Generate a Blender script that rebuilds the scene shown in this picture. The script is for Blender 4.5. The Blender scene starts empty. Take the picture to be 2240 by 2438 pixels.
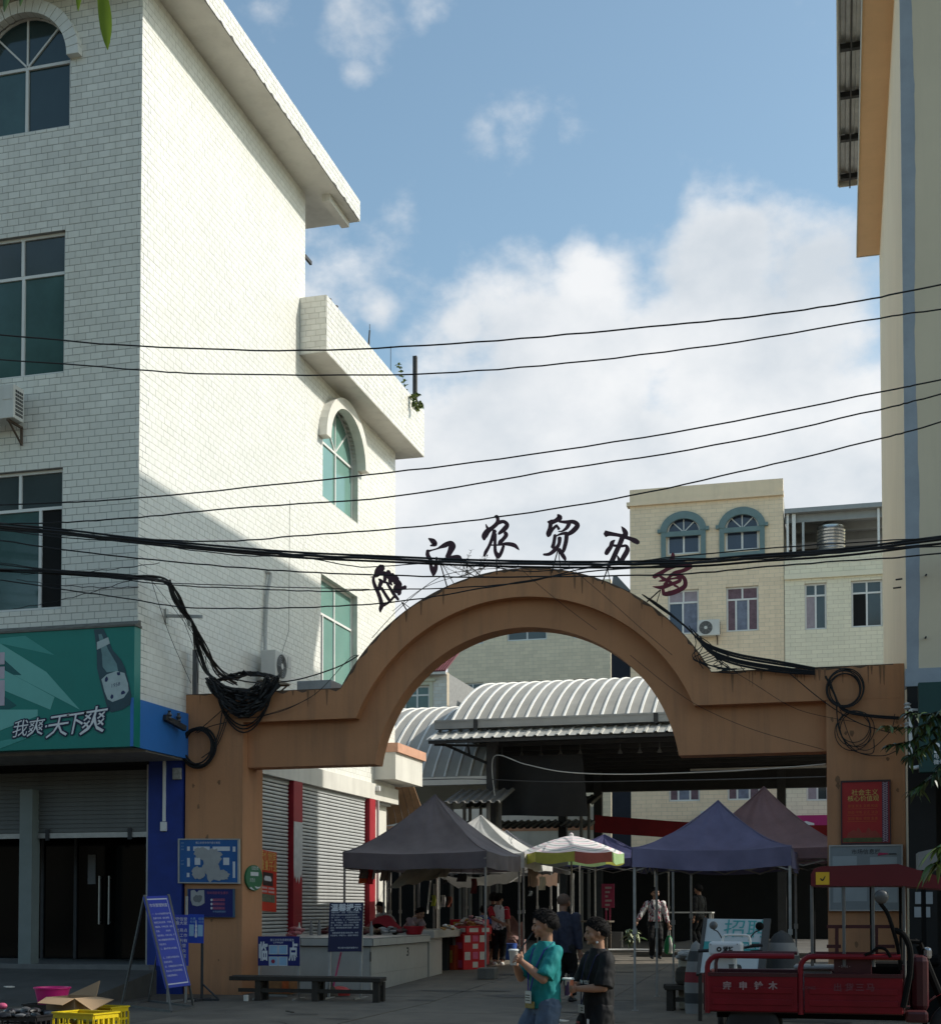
import bpy, bmesh, math, random
from mathutils import Vector, Matrix
random.seed(7)
S = bpy.context.scene
COL = S.collection
R = math.radians
# ------------------------------------------------------------------ camera
F = 3300.0; YAW = R(15.0); PIT = R(2.0); EYE = 1.5
YP = 2163.0 - F * math.tan(PIT)
fw = Vector((-math.sin(YAW) * math.cos(PIT), math.cos(YAW) * math.cos(PIT), math.sin(PIT)))
rt = Vector((math.cos(YAW), math.sin(YAW), 0)); up = rt.cross(fw)
CAMLOC = Vector((0, 0, EYE))
cam = bpy.data.objects.new('camera', bpy.data.cameras.new('camera'))
COL.objects.link(cam); S.camera = cam
cam.location = CAMLOC; cam.rotation_euler = (math.pi / 2 + PIT, 0, YAW)
cam.data.sensor_fit = 'HORIZONTAL'; cam.data.sensor_width = 36
cam.data.lens = F / 2240 * 36; cam.data.shift_y = (YP - 1219) / 2240
cam.data.clip_start = 0.05; cam.data.clip_end = 900
def ray(x, y): return fw + rt * ((x - 1120) / F) - up * ((y - YP) / F)
def P(x, y, X=None, Y=None, Z=None):
    """a measured direction met with a real plane of the place (metres)"""
    r = ray(x, y)
    t = X / r.x if X is not None else Y / r.y if Y is not None else (Z - EYE) / r.z
    return CAMLOC + r * t
def ground(Y): return min(max((Y - 21) * .03, 0), .36)
def PG(x, y):
    p = P(x, y, Z=0)
    for i in range(20): p = P(x, y, Z=ground(p.y))
    return p
# ------------------------------------------------------------------ light
SUN = Vector((1, .33, .86)).normalized()
W = bpy.data.worlds.new('World'); S.world = W; W.use_nodes = True
nt = W.node_tree; N = nt.nodes; L = nt.links; N.clear()
def nd(t, **k):
    n = N.new(t)
    for a, b in k.items(): setattr(n, a, b)
    return n
def mth(op, a, b=None, c=None, clamp=False):
    n = nd('ShaderNodeMath', operation=op); n.use_clamp = clamp
    for i, v in enumerate((a, b, c)):
        if v is None: continue
        if isinstance(v, (int, float)): n.inputs[i].default_value = v
        else: L.new(v, n.inputs[i])
    return n.outputs[0]
sky = nd('ShaderNodeTexSky'); sky.sky_type = 'NISHITA'; sky.sun_disc = False
sky.sun_elevation = math.asin(SUN.z); sky.sun_rotation = math.atan2(SUN.x, SUN.y)
sky.altitude = 200; sky.air_density = 1.0; sky.dust_density = 1.6; sky.ozone_density = 1.0
SKY_STRENGTH = .15
tc = nd('ShaderNodeTexCoord')
mp = nd('ShaderNodeMapping'); mp.inputs['Scale'].default_value = (1, 1, 1.35); L.new(tc.outputs['Generated'], mp.inputs[0])
def wnoise(scale, det, rough, off):
    m2 = nd('ShaderNodeVectorMath', operation='ADD'); L.new(mp.outputs[0], m2.inputs[0]); m2.inputs[1].default_value = off
    n = nd('ShaderNodeTexNoise'); n.inputs['Scale'].default_value = scale; n.inputs['Detail'].default_value = det
    n.inputs['Roughness'].default_value = rough; L.new(m2.outputs[0], n.inputs['Vector']); return n.outputs['Fac']
n1 = wnoise(8, 9, .56, (0, 0, 0)); n2 = wnoise(2.2, 4, .5, (3, 1, 2)); n3 = wnoise(7, 7, .55, (5, 9, 4))
mask = mth('MULTIPLY', n2, .34)                       # loose cloud everywhere in the sky
for bx, by, br, ba in ((1560, 1030, .23, .64), (1350, 980, .17, .60), (1850, 900, .20, .62), (1980, 730, .11, .52), (1720, 660, .085, .54), (1430, 700, .07, .50), (1380, 610, .04, .40), (1760, 570, .05, .42),
                       (1140, 980, .12, .42), (2080, 1150, .2, .6), (1300, 1350, .26, .64), (960, 1270, .16, .54), (1110, 780, .04, .34),
                       (1240, 320, .060, .40), (1150, 335, .045, .32), (1370, 300, .045, .32), (880, 60, .062, .36), (850, 185, .03, .30),
                       (640, 20, .05, .34), (1030, 0, .05, .32), (905, 735, .03, .26), (2400, 1300, .2, .5), (-400, 900, .2, .5), (-600, 1500, .25, .55)):
    b = ray(bx, by).normalized()
    d = nd('ShaderNodeVectorMath', operation='DISTANCE'); L.new(tc.outputs['Generated'], d.inputs[0]); d.inputs[1].default_value = b
    mr = nd('ShaderNodeMapRange', interpolation_type='SMOOTHSTEP'); L.new(d.outputs['Value'], mr.inputs[0])
    mr.inputs[1].default_value = 0; mr.inputs[2].default_value = br; mr.inputs[3].default_value = ba; mr.inputs[4].default_value = 0
    mask = mth('MAXIMUM', mask, mth('ADD', mr.outputs[0], mth('MULTIPLY', mask, .35)))
dens = mth('ADD', mask, mth('MULTIPLY', mth('SUBTRACT', n1, .5), 1.35))
mr = nd('ShaderNodeMapRange', interpolation_type='SMOOTHSTEP'); L.new(dens, mr.inputs[0])
mr.inputs[1].default_value = .27; mr.inputs[2].default_value = .56
cr = nd('ShaderNodeValToRGB'); L.new(n3, cr.inputs[0])
cr.color_ramp.elements[0].position = .36; cr.color_ramp.elements[0].color = (.51, .55, .59, 1)
cr.color_ramp.elements[1].position = .62; cr.color_ramp.elements[1].color = (.73, .735, .74, 1)
sk = nd('ShaderNodeVectorMath', operation='SCALE'); L.new(sky.outputs[0], sk.inputs[0]); sk.inputs['Scale'].default_value = SKY_STRENGTH
sk2 = nd('ShaderNodeVectorMath', operation='MULTIPLY'); L.new(sk.outputs[0], sk2.inputs[0]); sk2.inputs[1].default_value = (.99, 1.06, .93)   # slightly cyan air
mx = nd('ShaderNodeMix', data_type='RGBA'); L.new(mth('MULTIPLY', mr.outputs[0], .93), mx.inputs[0])
L.new(sk2.outputs[0], mx.inputs[6]); L.new(cr.outputs[0], mx.inputs[7])
bg = nd('ShaderNodeBackground'); bg.inputs[1].default_value = 1.0; L.new(mx.outputs[2], bg.inputs[0])
wo = nd('ShaderNodeOutputWorld'); L.new(bg.outputs[0], wo.inputs[0])
sun = bpy.data.objects.new('sun', bpy.data.lights.new('sun', 'SUN')); COL.objects.link(sun)
sun.data.energy = 3.2; sun.data.angle = R(.55); sun.data.color = (1, .955, .87)
sun.rotation_euler = SUN.to_track_quat('Z', 'Y').to_euler(); sun.location = (30, 10, 40)
S.view_settings.view_transform = 'Standard'; S.view_settings.look = 'None'
S.view_settings.exposure = .38; S.view_settings.gamma = 1; S.view_settings.use_curve_mapping = False
S.cycles.max_bounces = 6; S.cycles.diffuse_bounces = 4; S.cycles.glossy_bounces = 3; S.cycles.transmission_bounces = 4
S.cycles.caustics_reflective = False; S.cycles.caustics_refractive = False
# ------------------------------------------------------------------ materials
MATS = {}
def M(name, col=(.5, .5, .5), rough=.6, var=.18, scale=3.0, bump=0.0, bscale=60.0, metal=0.0, spec=.4, island=0.0, streak=0.0, dirt=0.0, dirtcol=(.03, .028, .025), trans=0.0, sheen=0.0):
    if name in MATS: return MATS[name]
    m = bpy.data.materials.new(name); m.use_nodes = True; MATS[name] = m
    t = m.node_tree; n = t.nodes; l = t.links; b = n['Principled BSDF']
    b.inputs['Roughness'].default_value = rough; b.inputs['Metallic'].default_value = metal
    b.inputs['Specular IOR Level'].default_value = spec
    if trans: b.inputs['Transmission Weight'].default_value = trans
    if sheen: b.inputs['Sheen Weight'].default_value = sheen
    tcn = n.new('ShaderNodeTexCoord')
    ns = n.new('ShaderNodeTexNoise'); ns.inputs['Scale'].default_value = scale; ns.inputs['Detail'].default_value = 7; ns.inputs['Roughness'].default_value = .62
    l.new(tcn.outputs['Object'], ns.inputs['Vector'])
    mrn = n.new('ShaderNodeMapRange'); l.new(ns.outputs['Fac'], mrn.inputs[0])
    mrn.inputs[1].default_value = .25; mrn.inputs[2].default_value = .75; mrn.inputs[3].default_value = 1 - var; mrn.inputs[4].default_value = 1 + var
    val = mrn.outputs[0]
    def mul(a, bb):
        q = n.new('ShaderNodeMath'); q.operation = 'MULTIPLY'; l.new(a, q.inputs[0]); l.new(bb, q.inputs[1]); return q.outputs[0]
    if island:
        g = n.new('ShaderNodeNewGeometry'); r2 = n.new('ShaderNodeMapRange'); l.new(g.outputs['Random Per Island'], r2.inputs[0])
        r2.inputs[3].default_value = 1 - island; r2.inputs[4].default_value = 1 + island * .6; val = mul(val, r2.outputs[0])
    sc = n.new('ShaderNodeVectorMath'); sc.operation = 'SCALE'; sc.inputs[0].default_value = col; l.new(val, sc.inputs['Scale'])
    out = sc.outputs[0]
    if dirt or streak:
        n2_ = n.new('ShaderNodeTexNoise'); n2_.inputs['Detail'].default_value = 8; n2_.inputs['Roughness'].default_value = .68
        if streak:
            mpn = n.new('ShaderNodeMapping'); mpn.inputs['Scale'].default_value = (3.2, 3.2, .22); l.new(tcn.outputs['Object'], mpn.inputs[0]); l.new(mpn.outputs[0], n2_.inputs['Vector'])
            n2_.inputs['Scale'].default_value = 1.0
        else:
            l.new(tcn.outputs['Object'], n2_.inputs['Vector']); n2_.inputs['Scale'].default_value = scale * .55
        r3 = n.new('ShaderNodeMapRange'); l.new(n2_.outputs['Fac'], r3.inputs[0]); r3.inputs[1].default_value = .48; r3.inputs[2].default_value = .78
        r3.inputs[3].default_value = 0; r3.inputs[4].default_value = dirt + streak
        mxn = n.new('ShaderNodeMix'); mxn.data_type = 'RGBA'; l.new(r3.outputs[0], mxn.inputs[0]); l.new(out, mxn.inputs[6]); mxn.inputs[7].default_value = (*dirtcol, 1)
        out = mxn.outputs[2]
    l.new(out, b.inputs['Base Color'])
    if bump:
        nb = n.new('ShaderNodeTexNoise'); nb.inputs['Scale'].default_value = bscale; nb.inputs['Detail'].default_value = 4; l.new(tcn.outputs['Object'], nb.inputs['Vector'])
        bp = n.new('ShaderNodeBump'); bp.inputs['Strength'].default_value = bump; bp.inputs['Distance'].default_value = .02
        l.new(nb.outputs['Fac'], bp.inputs['Height']); l.new(bp.outputs[0], b.inputs['Normal'])
    return m
# ------------------------------------------------------------------ object helpers
def put(o, parent=None):
    COL.objects.link(o)
    if parent is not None: o.parent = parent
    return o
def meta(o, label=None, cat=None, group=None, kind=None):
    if label: o['label'] = label
    if cat: o['category'] = cat
    if group: o['group'] = group
    if kind: o['kind'] = kind
    return o
def thing(name, label, cat, loc=(0, 0, 0), rz=0, group=None):
    o = put(bpy.data.objects.new(name, None)); o.location = loc; o.rotation_euler = (0, 0, rz); o.empty_display_size = .2
    return meta(o, label, cat, group)
def base_inv(o):
    """inverse of the world placement of a parent chain (loc + rot z only)"""
    m = Matrix.Identity(4)
    while o is not None:
        m = Matrix.Translation(o.location) @ o.rotation_euler.to_matrix().to_4x4() @ m; o = o.parent
    return m.inverted()
class MB:
    def __init__(s): s.v = []; s.f = []; s.sm = []
    def add(s, vs, fs, smooth=False):
        o = len(s.v); s.v += [tuple(v) for v in vs]
        for f in fs: s.f.append([i + o for i in f]); s.sm.append(smooth)
        return s
    def hexa(s, c, skip=()):           # 8 corners: bottom 0-3 ccw, top 4-7
        F_ = [(3, 2, 1, 0), (4, 5, 6, 7), (0, 1, 5, 4), (1, 2, 6, 5), (2, 3, 7, 6), (3, 0, 4, 7)]
        return s.add(c, [f for i, f in enumerate(F_) if i not in skip])
    def box(s, x0, y0, z0, x1, y1, z1):
        x0, x1 = min(x0, x1), max(x0, x1); y0, y1 = min(y0, y1), max(y0, y1); z0, z1 = min(z0, z1), max(z0, z1)
        return s.hexa([(x0, y0, z0), (x1, y0, z0), (x1, y1, z0), (x0, y1, z0), (x0, y0, z1), (x1, y0, z1), (x1, y1, z1), (x0, y1, z1)])
    def rbox(s, x0, y0, z0, x1, y1, z1, b=.01):
        bm = bmesh.new(); bmesh.ops.create_cube(bm, size=1)
        for v in bm.verts: v.co = Vector(((x0 + x1) / 2 + v.co.x * (x1 - x0), (y0 + y1) / 2 + v.co.y * (y1 - y0), (z0 + z1) / 2 + v.co.z * (z1 - z0)))
        bmesh.ops.bevel(bm, geom=list(bm.edges), offset=b, segments=2, affect='EDGES', profile=.5)
        return s.bm(bm)
    def bm(s, bm, mat=None, smooth=False):
        bm.verts.index_update()
        s.add([(mat @ v.co if mat else v.co) for v in bm.verts], [[v.index for v in f.verts] for f in bm.faces], smooth); bm.free(); return s
    def obox(s, c, h, rot):            # oriented box: centre, half sizes, 3x3/4x4 rotation
        c = Vector(c); q = []
        for z in (-1, 1):
            for x, y in ((-1, -1), (1, -1), (1, 1), (-1, 1)): q.append(c + rot.to_3x3() @ Vector((x * h[0], y * h[1], z * h[2])))
        return s.hexa(q)
    def bar(s, a, b, w, h=None, upv=(0, 0, 1)):
        a = Vector(a); b = Vector(b); d = (b - a); ln = d.length; d.normalize(); u = Vector(upv)
        if abs(d.dot(u)) > .98: u = Vector((1, 0, 0))
        x = d.cross(u).normalized(); z = x.cross(d); h = h or w
        m = Matrix((x, d, z)).transposed(); return s.obox((a + b) / 2, (w / 2, ln / 2, h / 2), m)
    def tube(s, pts, r, n=8, cap=True, smooth=True, closed=False):
        pts = [Vector(p) for p in pts]; k = len(pts)
        rs = r if isinstance(r, (list, tuple)) else [r] * k
        vs = []; ref = None
        for i, p in enumerate(pts):
            a = pts[i - 1] if (i > 0 or closed) else pts[0]; b = pts[(i + 1) % k] if (i < k - 1 or closed) else pts[-1]
            d = (b - a)
            if d.length < 1e-9: d = Vector((0, 0, 1))
            d.normalize()
            if ref is None:
                ref = Vector((0, 0, 1)) if abs(d.z) < .9 else Vector((1, 0, 0))
            x = d.cross(ref)
            if x.length < 1e-6: x = d.cross(Vector((0, 1, 0)))
            x.normalize(); ref = x.cross(d)
            for j in range(n):
                t = 2 * math.pi * j / n; vs.append(p + (x * math.cos(t) + ref * math.sin(t)) * rs[i])
        fs = []
        for i in range(k if closed else k - 1):
            for j in range(n):
                a = i * n + j; b = i * n + (j + 1) % n; c = ((i + 1) % k) * n + (j + 1) % n; d_ = ((i + 1) % k) * n + j
                fs.append((a, d_, c, b))
        s.add(vs, fs, smooth)
        if cap and not closed:
            o = len(s.v) - k * n
            s.f.append([o + j for j in range(n)]); s.sm.append(False)
            s.f.append([o + (k - 1) * n + n - 1 - j for j in range(n)]); s.sm.append(False)
        return s
    def cyl(s, a, b, r0, r1=None, n=12): return s.tube([a, b], [r0, r0 if r1 is None else r1], n)
    def lathe(s, c, prof, n=20, axis='Z', smooth=True):
        c = Vector(c); vs = []; k = len(prof)
        for r, z in prof:
            for j in range(n):
                t = 2 * math.pi * j / n; a, b = r * math.cos(t), r * math.sin(t)
                vs.append(c + (Vector((a, b, z)) if axis == 'Z' else Vector((z, a, b)) if axis == 'X' else Vector((a, z, -b))))
        fs = [(i * n + j, i * n + (j + 1) % n, (i + 1) * n + (j + 1) % n, (i + 1) * n + j) for i in range(k - 1) for j in range(n)]
        s.add(vs, fs, smooth); o = len(s.v) - k * n
        if prof[0][0] > 1e-4: s.f.append([o + n - 1 - j for j in range(n)]); s.sm.append(False)
        if prof[-1][0] > 1e-4: s.f.append([o + (k - 1) * n + j for j in range(n)]); s.sm.append(False)
        return s
    def prism(s, poly, fn, d0, d1):    # outline (u,v) list extruded between depths d0,d1: fn(u,v,d)->point
        k = len(poly); vs = [fn(u, v, d0) for u, v in poly] + [fn(u, v, d1) for u, v in poly]
        return s.add(vs, [list(range(k))[::-1], list(range(k, 2 * k))] + [(i, (i + 1) % k, k + (i + 1) % k, k + i) for i in range(k)])
    def grid(s, fn, nu, nv, smooth=True, flip=False):
        vs = [fn(i / nu, j / nv) for i in range(nu + 1) for j in range(nv + 1)]
        fs = []
        for i in range(nu):
            for j in range(nv):
                a = i * (nv + 1) + j; q = (a, a + nv + 1, a + nv + 2, a + 1); fs.append(q[::-1] if flip else q)
        return s.add(vs, fs, smooth)
    def ball(s, c, r, nu=12, nv=8, sc=(1, 1, 1), rot=None):
        c = Vector(c); vs = []; 
        for i in range(nv + 1):
            a = math.pi * i / nv
            for j in range(nu):
                t = 2 * math.pi * j / nu; p = Vector((math.sin(a) * math.cos(t) * sc[0], math.sin(a) * math.sin(t) * sc[1], math.cos(a) * sc[2])) * r
                vs.append(c + (rot @ p if rot else p))
        fs = [(i * nu + j, (i + 1) * nu + j, (i + 1) * nu + (j + 1) % nu, i * nu + (j + 1) % nu) for i in range(nv) for j in range(nu)]
        return s.add(vs, fs, True)
    def mesh(s, name, mat, inv=None, recalc=True):
        me = bpy.data.meshes.new(name); vs = s.v if inv is None else [inv @ Vector(v) for v in s.v]
        me.from_pydata(vs, [], s.f); me.polygons.foreach_set('use_smooth', s.sm)
        if recalc:
            bm = bmesh.new(); bm.from_mesh(me); bmesh.ops.remove_doubles(bm, verts=bm.verts, dist=1e-6) if any(s.sm) else None
            bmesh.ops.recalc_face_normals(bm, faces=bm.faces); bm.to_mesh(me); bm.free()
        for q in (mat if isinstance(mat, (list, tuple)) else [mat]):
            if q: me.materials.append(q)
        if any(s.sm): me.set_sharp_from_angle(angle=R(40))
        me.update(); return me
    def build(s, name, mat, parent=None, world=True, recalc=True):
        """vertices given in world metres when world=True, else in the parent's own frame"""
        inv = base_inv(parent) if (world and parent is not None) else None
        return put(bpy.data.objects.new(name, s.mesh(name, mat, inv, recalc)), parent)
def single(name, mb, mat, label, cat, group=None, loc=None):
    """a thing that is one mesh; its origin goes to the base of the mesh"""
    xs = list(zip(*mb.v)); c = Vector(((min(xs[0]) + max(xs[0])) / 2, (min(xs[1]) + max(xs[1])) / 2, min(xs[2]))) if loc is None else Vector(loc)
    o = put(bpy.data.objects.new(name, mb.mesh(name, mat, Matrix.Translation(c).inverted()))); o.location = c
    return meta(o, label, cat, group)
def struct(name, mb, mat, parent=None):
    o = mb.build(name, mat, parent)
    if parent is None: o['kind'] = 'structure'
    return o
def copy_tree(o, parent=None):
    c = o.copy(); COL.objects.link(c); c.parent = parent
    for ch in list(o.children): copy_tree(ch, c)
    return c
def text_mb(body, size, fn, depth=.003, bold=0.0, shear=0.0, align='CENTER', sx=1.0):
    """lettering as real raised geometry; fn maps (u,v,d) in metres to a point"""
    cu = bpy.data.curves.new('lettering', 'FONT'); cu.body = body; cu.size = size; cu.align_x = align; cu.align_y = 'CENTER'; cu.offset = bold; cu.shear = shear; cu.resolution_u = 2
    o = bpy.data.objects.new('lettering', cu); COL.objects.link(o)
    dg = bpy.context.evaluated_depsgraph_get(); me = bpy.data.meshes.new_from_object(o.evaluated_get(dg))
    mb = MB(); mb.add([fn(v.co.x * sx, v.co.y, depth) for v in me.vertices], [list(p.vertices) for p in me.polygons])
    bpy.data.objects.remove(o); bpy.data.curves.remove(cu); bpy.data.meshes.remove(me); return mb
def stroke(pts, k=5, wmin=4):
    """brush stroke outline from (x,y,width) points"""
    q = []
    for i in range(len(pts) - 1):
        a, b = pts[i], pts[i + 1]; p0 = pts[max(i - 1, 0)]; p3 = pts[min(i + 2, len(pts) - 1)]
        for j in range(k):
            t = j / k; w = []
            for c in range(3):
                w.append(.5 * (2 * a[c] + (b[c] - p0[c]) * t + (2 * p0[c] - 5 * a[c] + 4 * b[c] - p3[c]) * t * t + (3 * a[c] - p0[c] - 3 * b[c] + p3[c]) * t ** 3))
            q.append(w)
    q.append(list(pts[-1])); l_, r_ = [], []
    for i, (x, y, w) in enumerate(q):
        a = q[max(i - 1, 0)]; b = q[min(i + 1, len(q) - 1)]; dx, dy = b[0] - a[0], b[1] - a[1]; n = math.hypot(dx, dy) or 1
        w = max(w, wmin); l_.append((x - dy / n * w / 2, y + dx / n * w / 2)); r_.append((x + dy / n * w / 2, y - dx / n * w / 2))
    a, b = q[0], q[1]; n = math.hypot(b[0] - a[0], b[1] - a[1]) or 1
    c0 = (a[0] - (b[0] - a[0]) / n * a[2] * .3, a[1] - (b[1] - a[1]) / n * a[2] * .3)
    a, b = q[-1], q[-2]; n = math.hypot(b[0] - a[0], b[1] - a[1]) or 1
    c1 = (a[0] - (b[0] - a[0]) / n * a[2] * .3, a[1] - (b[1] - a[1]) / n * a[2] * .3)
    return l_, r_, c0, c1
def stroke_mb(mb, pts, fn, d0, d1, wmin=4):
    l_, r_, c0, c1 = stroke(pts, 5, wmin); k = len(l_)
    vs = []; fs = []
    for d in (d0, d1):
        vs += [fn(x, y, d) for x, y in l_] + [fn(x, y, d) for x, y in r_] + [fn(*c0, d), fn(*c1, d)]
    m = 2 * k + 2
    for s_ in (0, m):
        for i in range(k - 1): q = (s_ + i, s_ + i + 1, s_ + k + i + 1, s_ + k + i); fs.append(q if s_ else q[::-1])
        t0 = (s_ + 2 * k, s_, s_ + k); t1 = (s_ + 2 * k + 1, s_ + 2 * k - 1, s_ + k - 1); fs += [t0, t1]
    ring = [2 * k] + list(range(k)) + [2 * k + 1] + [k + i for i in range(k - 1, -1, -1)]
    for i in range(len(ring)): a, b = ring[i], ring[(i + 1) % len(ring)]; fs.append((a, b, b + m, a + m))
    mb.add(vs, fs)
# material shortcuts
WT = M('white_tile', (.76, .74, .67), .32, .06, 1.2, spec=.5, island=.09, streak=.28, dirtcol=(.40, .37, .29))
GROUT = M('grout', (.30, .30, .29), .9, .25, 6)
PLASTER = M('white_plaster', (.62, .60, .54), .8, .10, 1.3, bump=.05, streak=.25, dirtcol=(.2, .18, .15))
ALU = M('white_window_frame', (.72, .71, .68), .4, .06, 4)
STEEL = M('galvanised_steel', (.40, .39, .37), .45, .15, 6, metal=.6)
POLE = M('grey_painted_pole', (.30, .285, .265), .5, .25, 10, metal=.2)
BLACK = M('black_rubber', (.012, .012, .013), .55, .25, 20)
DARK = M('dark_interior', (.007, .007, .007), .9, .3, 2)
DARKSTEEL = M('dark_steel', (.035, .035, .037), .6, .25, 5)
CABLE = M('cable_black', (.010, .010, .011), .6, .2, 10)
WHITEINK = M('white_ink', (.72, .72, .72), .5, .06, 10)
def glass_mat(name, col, rough=.06):
    return M(name, col, rough, .12, 1.1, spec=.7)
GLASS = glass_mat('tinted_window_glass', (.022, .045, .048)); GREENGLASS = glass_mat('green_window_glass', (.16, .30, .26), .12)
CURTAIN = M('window_curtain', (.34, .29, .32), .8, .2, 5)
# ================================================================== wall, tile and window helpers
def hole_span(h, v):
    u0, u1, v0, v1, rise = h
    if v < v0 or v > v1 + rise: return None
    if v <= v1: return (u0, u1)
    a = (u1 - u0) / 2; t = (v - v1) / rise; w = a * math.sqrt(max(0, 1 - t * t)); c = (u0 + u1) / 2; return (c - w, c + w)
def intervals(v, U0, U1, holes):
    iv = [(U0, U1)]
    for h in holes:
        s = hole_span(h, v)
        if not s: continue
        nx = []
        for a, b in iv:
            if s[1] <= a or s[0] >= b: nx.append((a, b)); continue
            if s[0] > a: nx.append((a, s[0]))
            if s[1] < b: nx.append((s[1], b))
        iv = nx
    return iv
def vbreaks(V0, V1, holes, extra=()):
    b = {V0, V1}
    for u0, u1, v0, v1, rise in holes:
        b |= {v0, v1}
        if rise: b |= {v1 + rise * k / 12 for k in range(1, 13)}
    b |= set(extra); return sorted(x for x in b if V0 - 1e-6 <= x <= V1 + 1e-6)
def wall_slab(mb, fn, U0, U1, V0, V1, holes, d0, d1):
    bs = vbreaks(V0, V1, holes)
    for a, b in zip(bs, bs[1:]):
        if b - a < 1e-4: continue
        for u0, u1 in intervals((a + b) / 2, U0, U1, holes):
            mb.hexa([fn(u0, a, d0), fn(u1, a, d0), fn(u1, a, d1), fn(u0, a, d1), fn(u0, b, d0), fn(u1, b, d0), fn(u1, b, d1), fn(u0, b, d1)])
def tile_cells(U0, U1, V0, V1, holes, tw, th, seed=1):
    """running-bond tile rectangles; whole tiles away from the openings, cut ones only beside them"""
    rnd = random.Random(seed); rows = int((V1 - V0) / th + .5); th = (V1 - V0) / rows; out = []
    def run(spans, a, b, off):
        for u0, u1 in spans:
            k = math.floor((u0 - U0 - off) / tw)
            while True:
                x0 = max(u0, U0 + off + k * tw); x1 = min(u1, U0 + off + (k + 1) * tw); k += 1
                if x0 >= u1 - 1e-6: break
                if x1 - x0 > .02: out.append((x0, x1, a, b))
    for r in range(rows):
        va, vb = V0 + r * th, V0 + (r + 1) * th; off = (r % 2) * tw / 2 + rnd.uniform(-.02, .02)
        near = [h for h in holes if h[2] < vb - 1e-4 and h[3] + h[4] > va + 1e-4]
        run(intervals((va + vb) / 2, U0, U1, [(h[0], h[1], va - 1, vb + 1, 0) for h in near]), va, vb, off)
        for h in near:
            cuts = [va] + [x for x in vbreaks(va, vb, [h]) if va + .012 < x < vb - .012] + [vb]
            for a, b in zip(cuts, cuts[1:]): run(intervals((a + b) / 2, h[0], h[1], [h]), a, b, off)
    return out
def tile_field(parent, fn, cells, gap, d0, d1, mat, key=None, maxparts=0, stuffname='tile_field', tw=None, th=None):
    rnd = random.Random(3); parts = []
    if maxparts:
        full = [c for c in cells if abs((c[1] - c[0]) - tw) < .004 and abs((c[3] - c[2]) - th) < .004]
        full.sort(key=key); parts = full[:maxparts]; ps = set(parts); cells = [c for c in cells if c not in ps]
    mb = MB()
    def one(m, u0, u1, v0, v1, j=True):
        g = gap / 2; c = .003; t = d1 + (rnd.uniform(-.0012, .0012) if j else 0); q = [rnd.uniform(-.0008, .0008) if j else 0 for _ in range(4)]
        m.add([fn(u0 + g, v0 + g, d0), fn(u1 - g, v0 + g, d0), fn(u1 - g, v1 - g, d0), fn(u0 + g, v1 - g, d0),
               fn(u0 + g + c, v0 + g + c, t + q[0]), fn(u1 - g - c, v0 + g + c, t + q[1]), fn(u1 - g - c, v1 - g - c, t + q[2]), fn(u0 + g + c, v1 - g - c, t + q[3])],
              [(4, 5, 6, 7), (0, 1, 5, 4), (1, 2, 6, 5), (2, 3, 7, 6), (3, 0, 4, 7)])
    for u0, u1, v0, v1 in cells: one(mb, u0, u1, v0, v1)
    if mb.f: mb.build(stuffname, mat, parent)['kind'] = 'stuff'
    if parts:
        inv = base_inv(parent); mb = MB(); o = Vector(fn(0, 0, 0)); one(mb, 0, tw, 0, th, False)
        me = mb.mesh('tile', mat, Matrix.Translation(o).inverted())
        for u0, u1, v0, v1 in parts:
            q = put(bpy.data.objects.new('tile', me), parent); q.location = inv @ (Vector(fn(u0, v0, rnd.uniform(-.0012, .0012))))
            q.rotation_euler = (rnd.uniform(-.006, .006), rnd.uniform(-.002, .002), rnd.uniform(-.004, .004))
            q.rotation_euler.rotate(Matrix.Identity(3))
def frame_rect(mb, fn, u0, u1, v0, v1, w, d0, d1):
    for a, b, c, d in ((u0, u1, v0, v0 + w), (u0, u1, v1 - w, v1), (u0, u0 + w, v0 + w, v1 - w), (u1 - w, u1, v0 + w, v1 - w)): slab(mb, fn, a, b, c, d, d0, d1)
def slab(mb, fn, u0, u1, v0, v1, d0, d1):
    return mb.hexa([fn(u0, v0, d0), fn(u1, v0, d0), fn(u1, v0, d1), fn(u0, v0, d1), fn(u0, v1, d0), fn(u1, v1, d0), fn(u1, v1, d1), fn(u0, v1, d1)])
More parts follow.
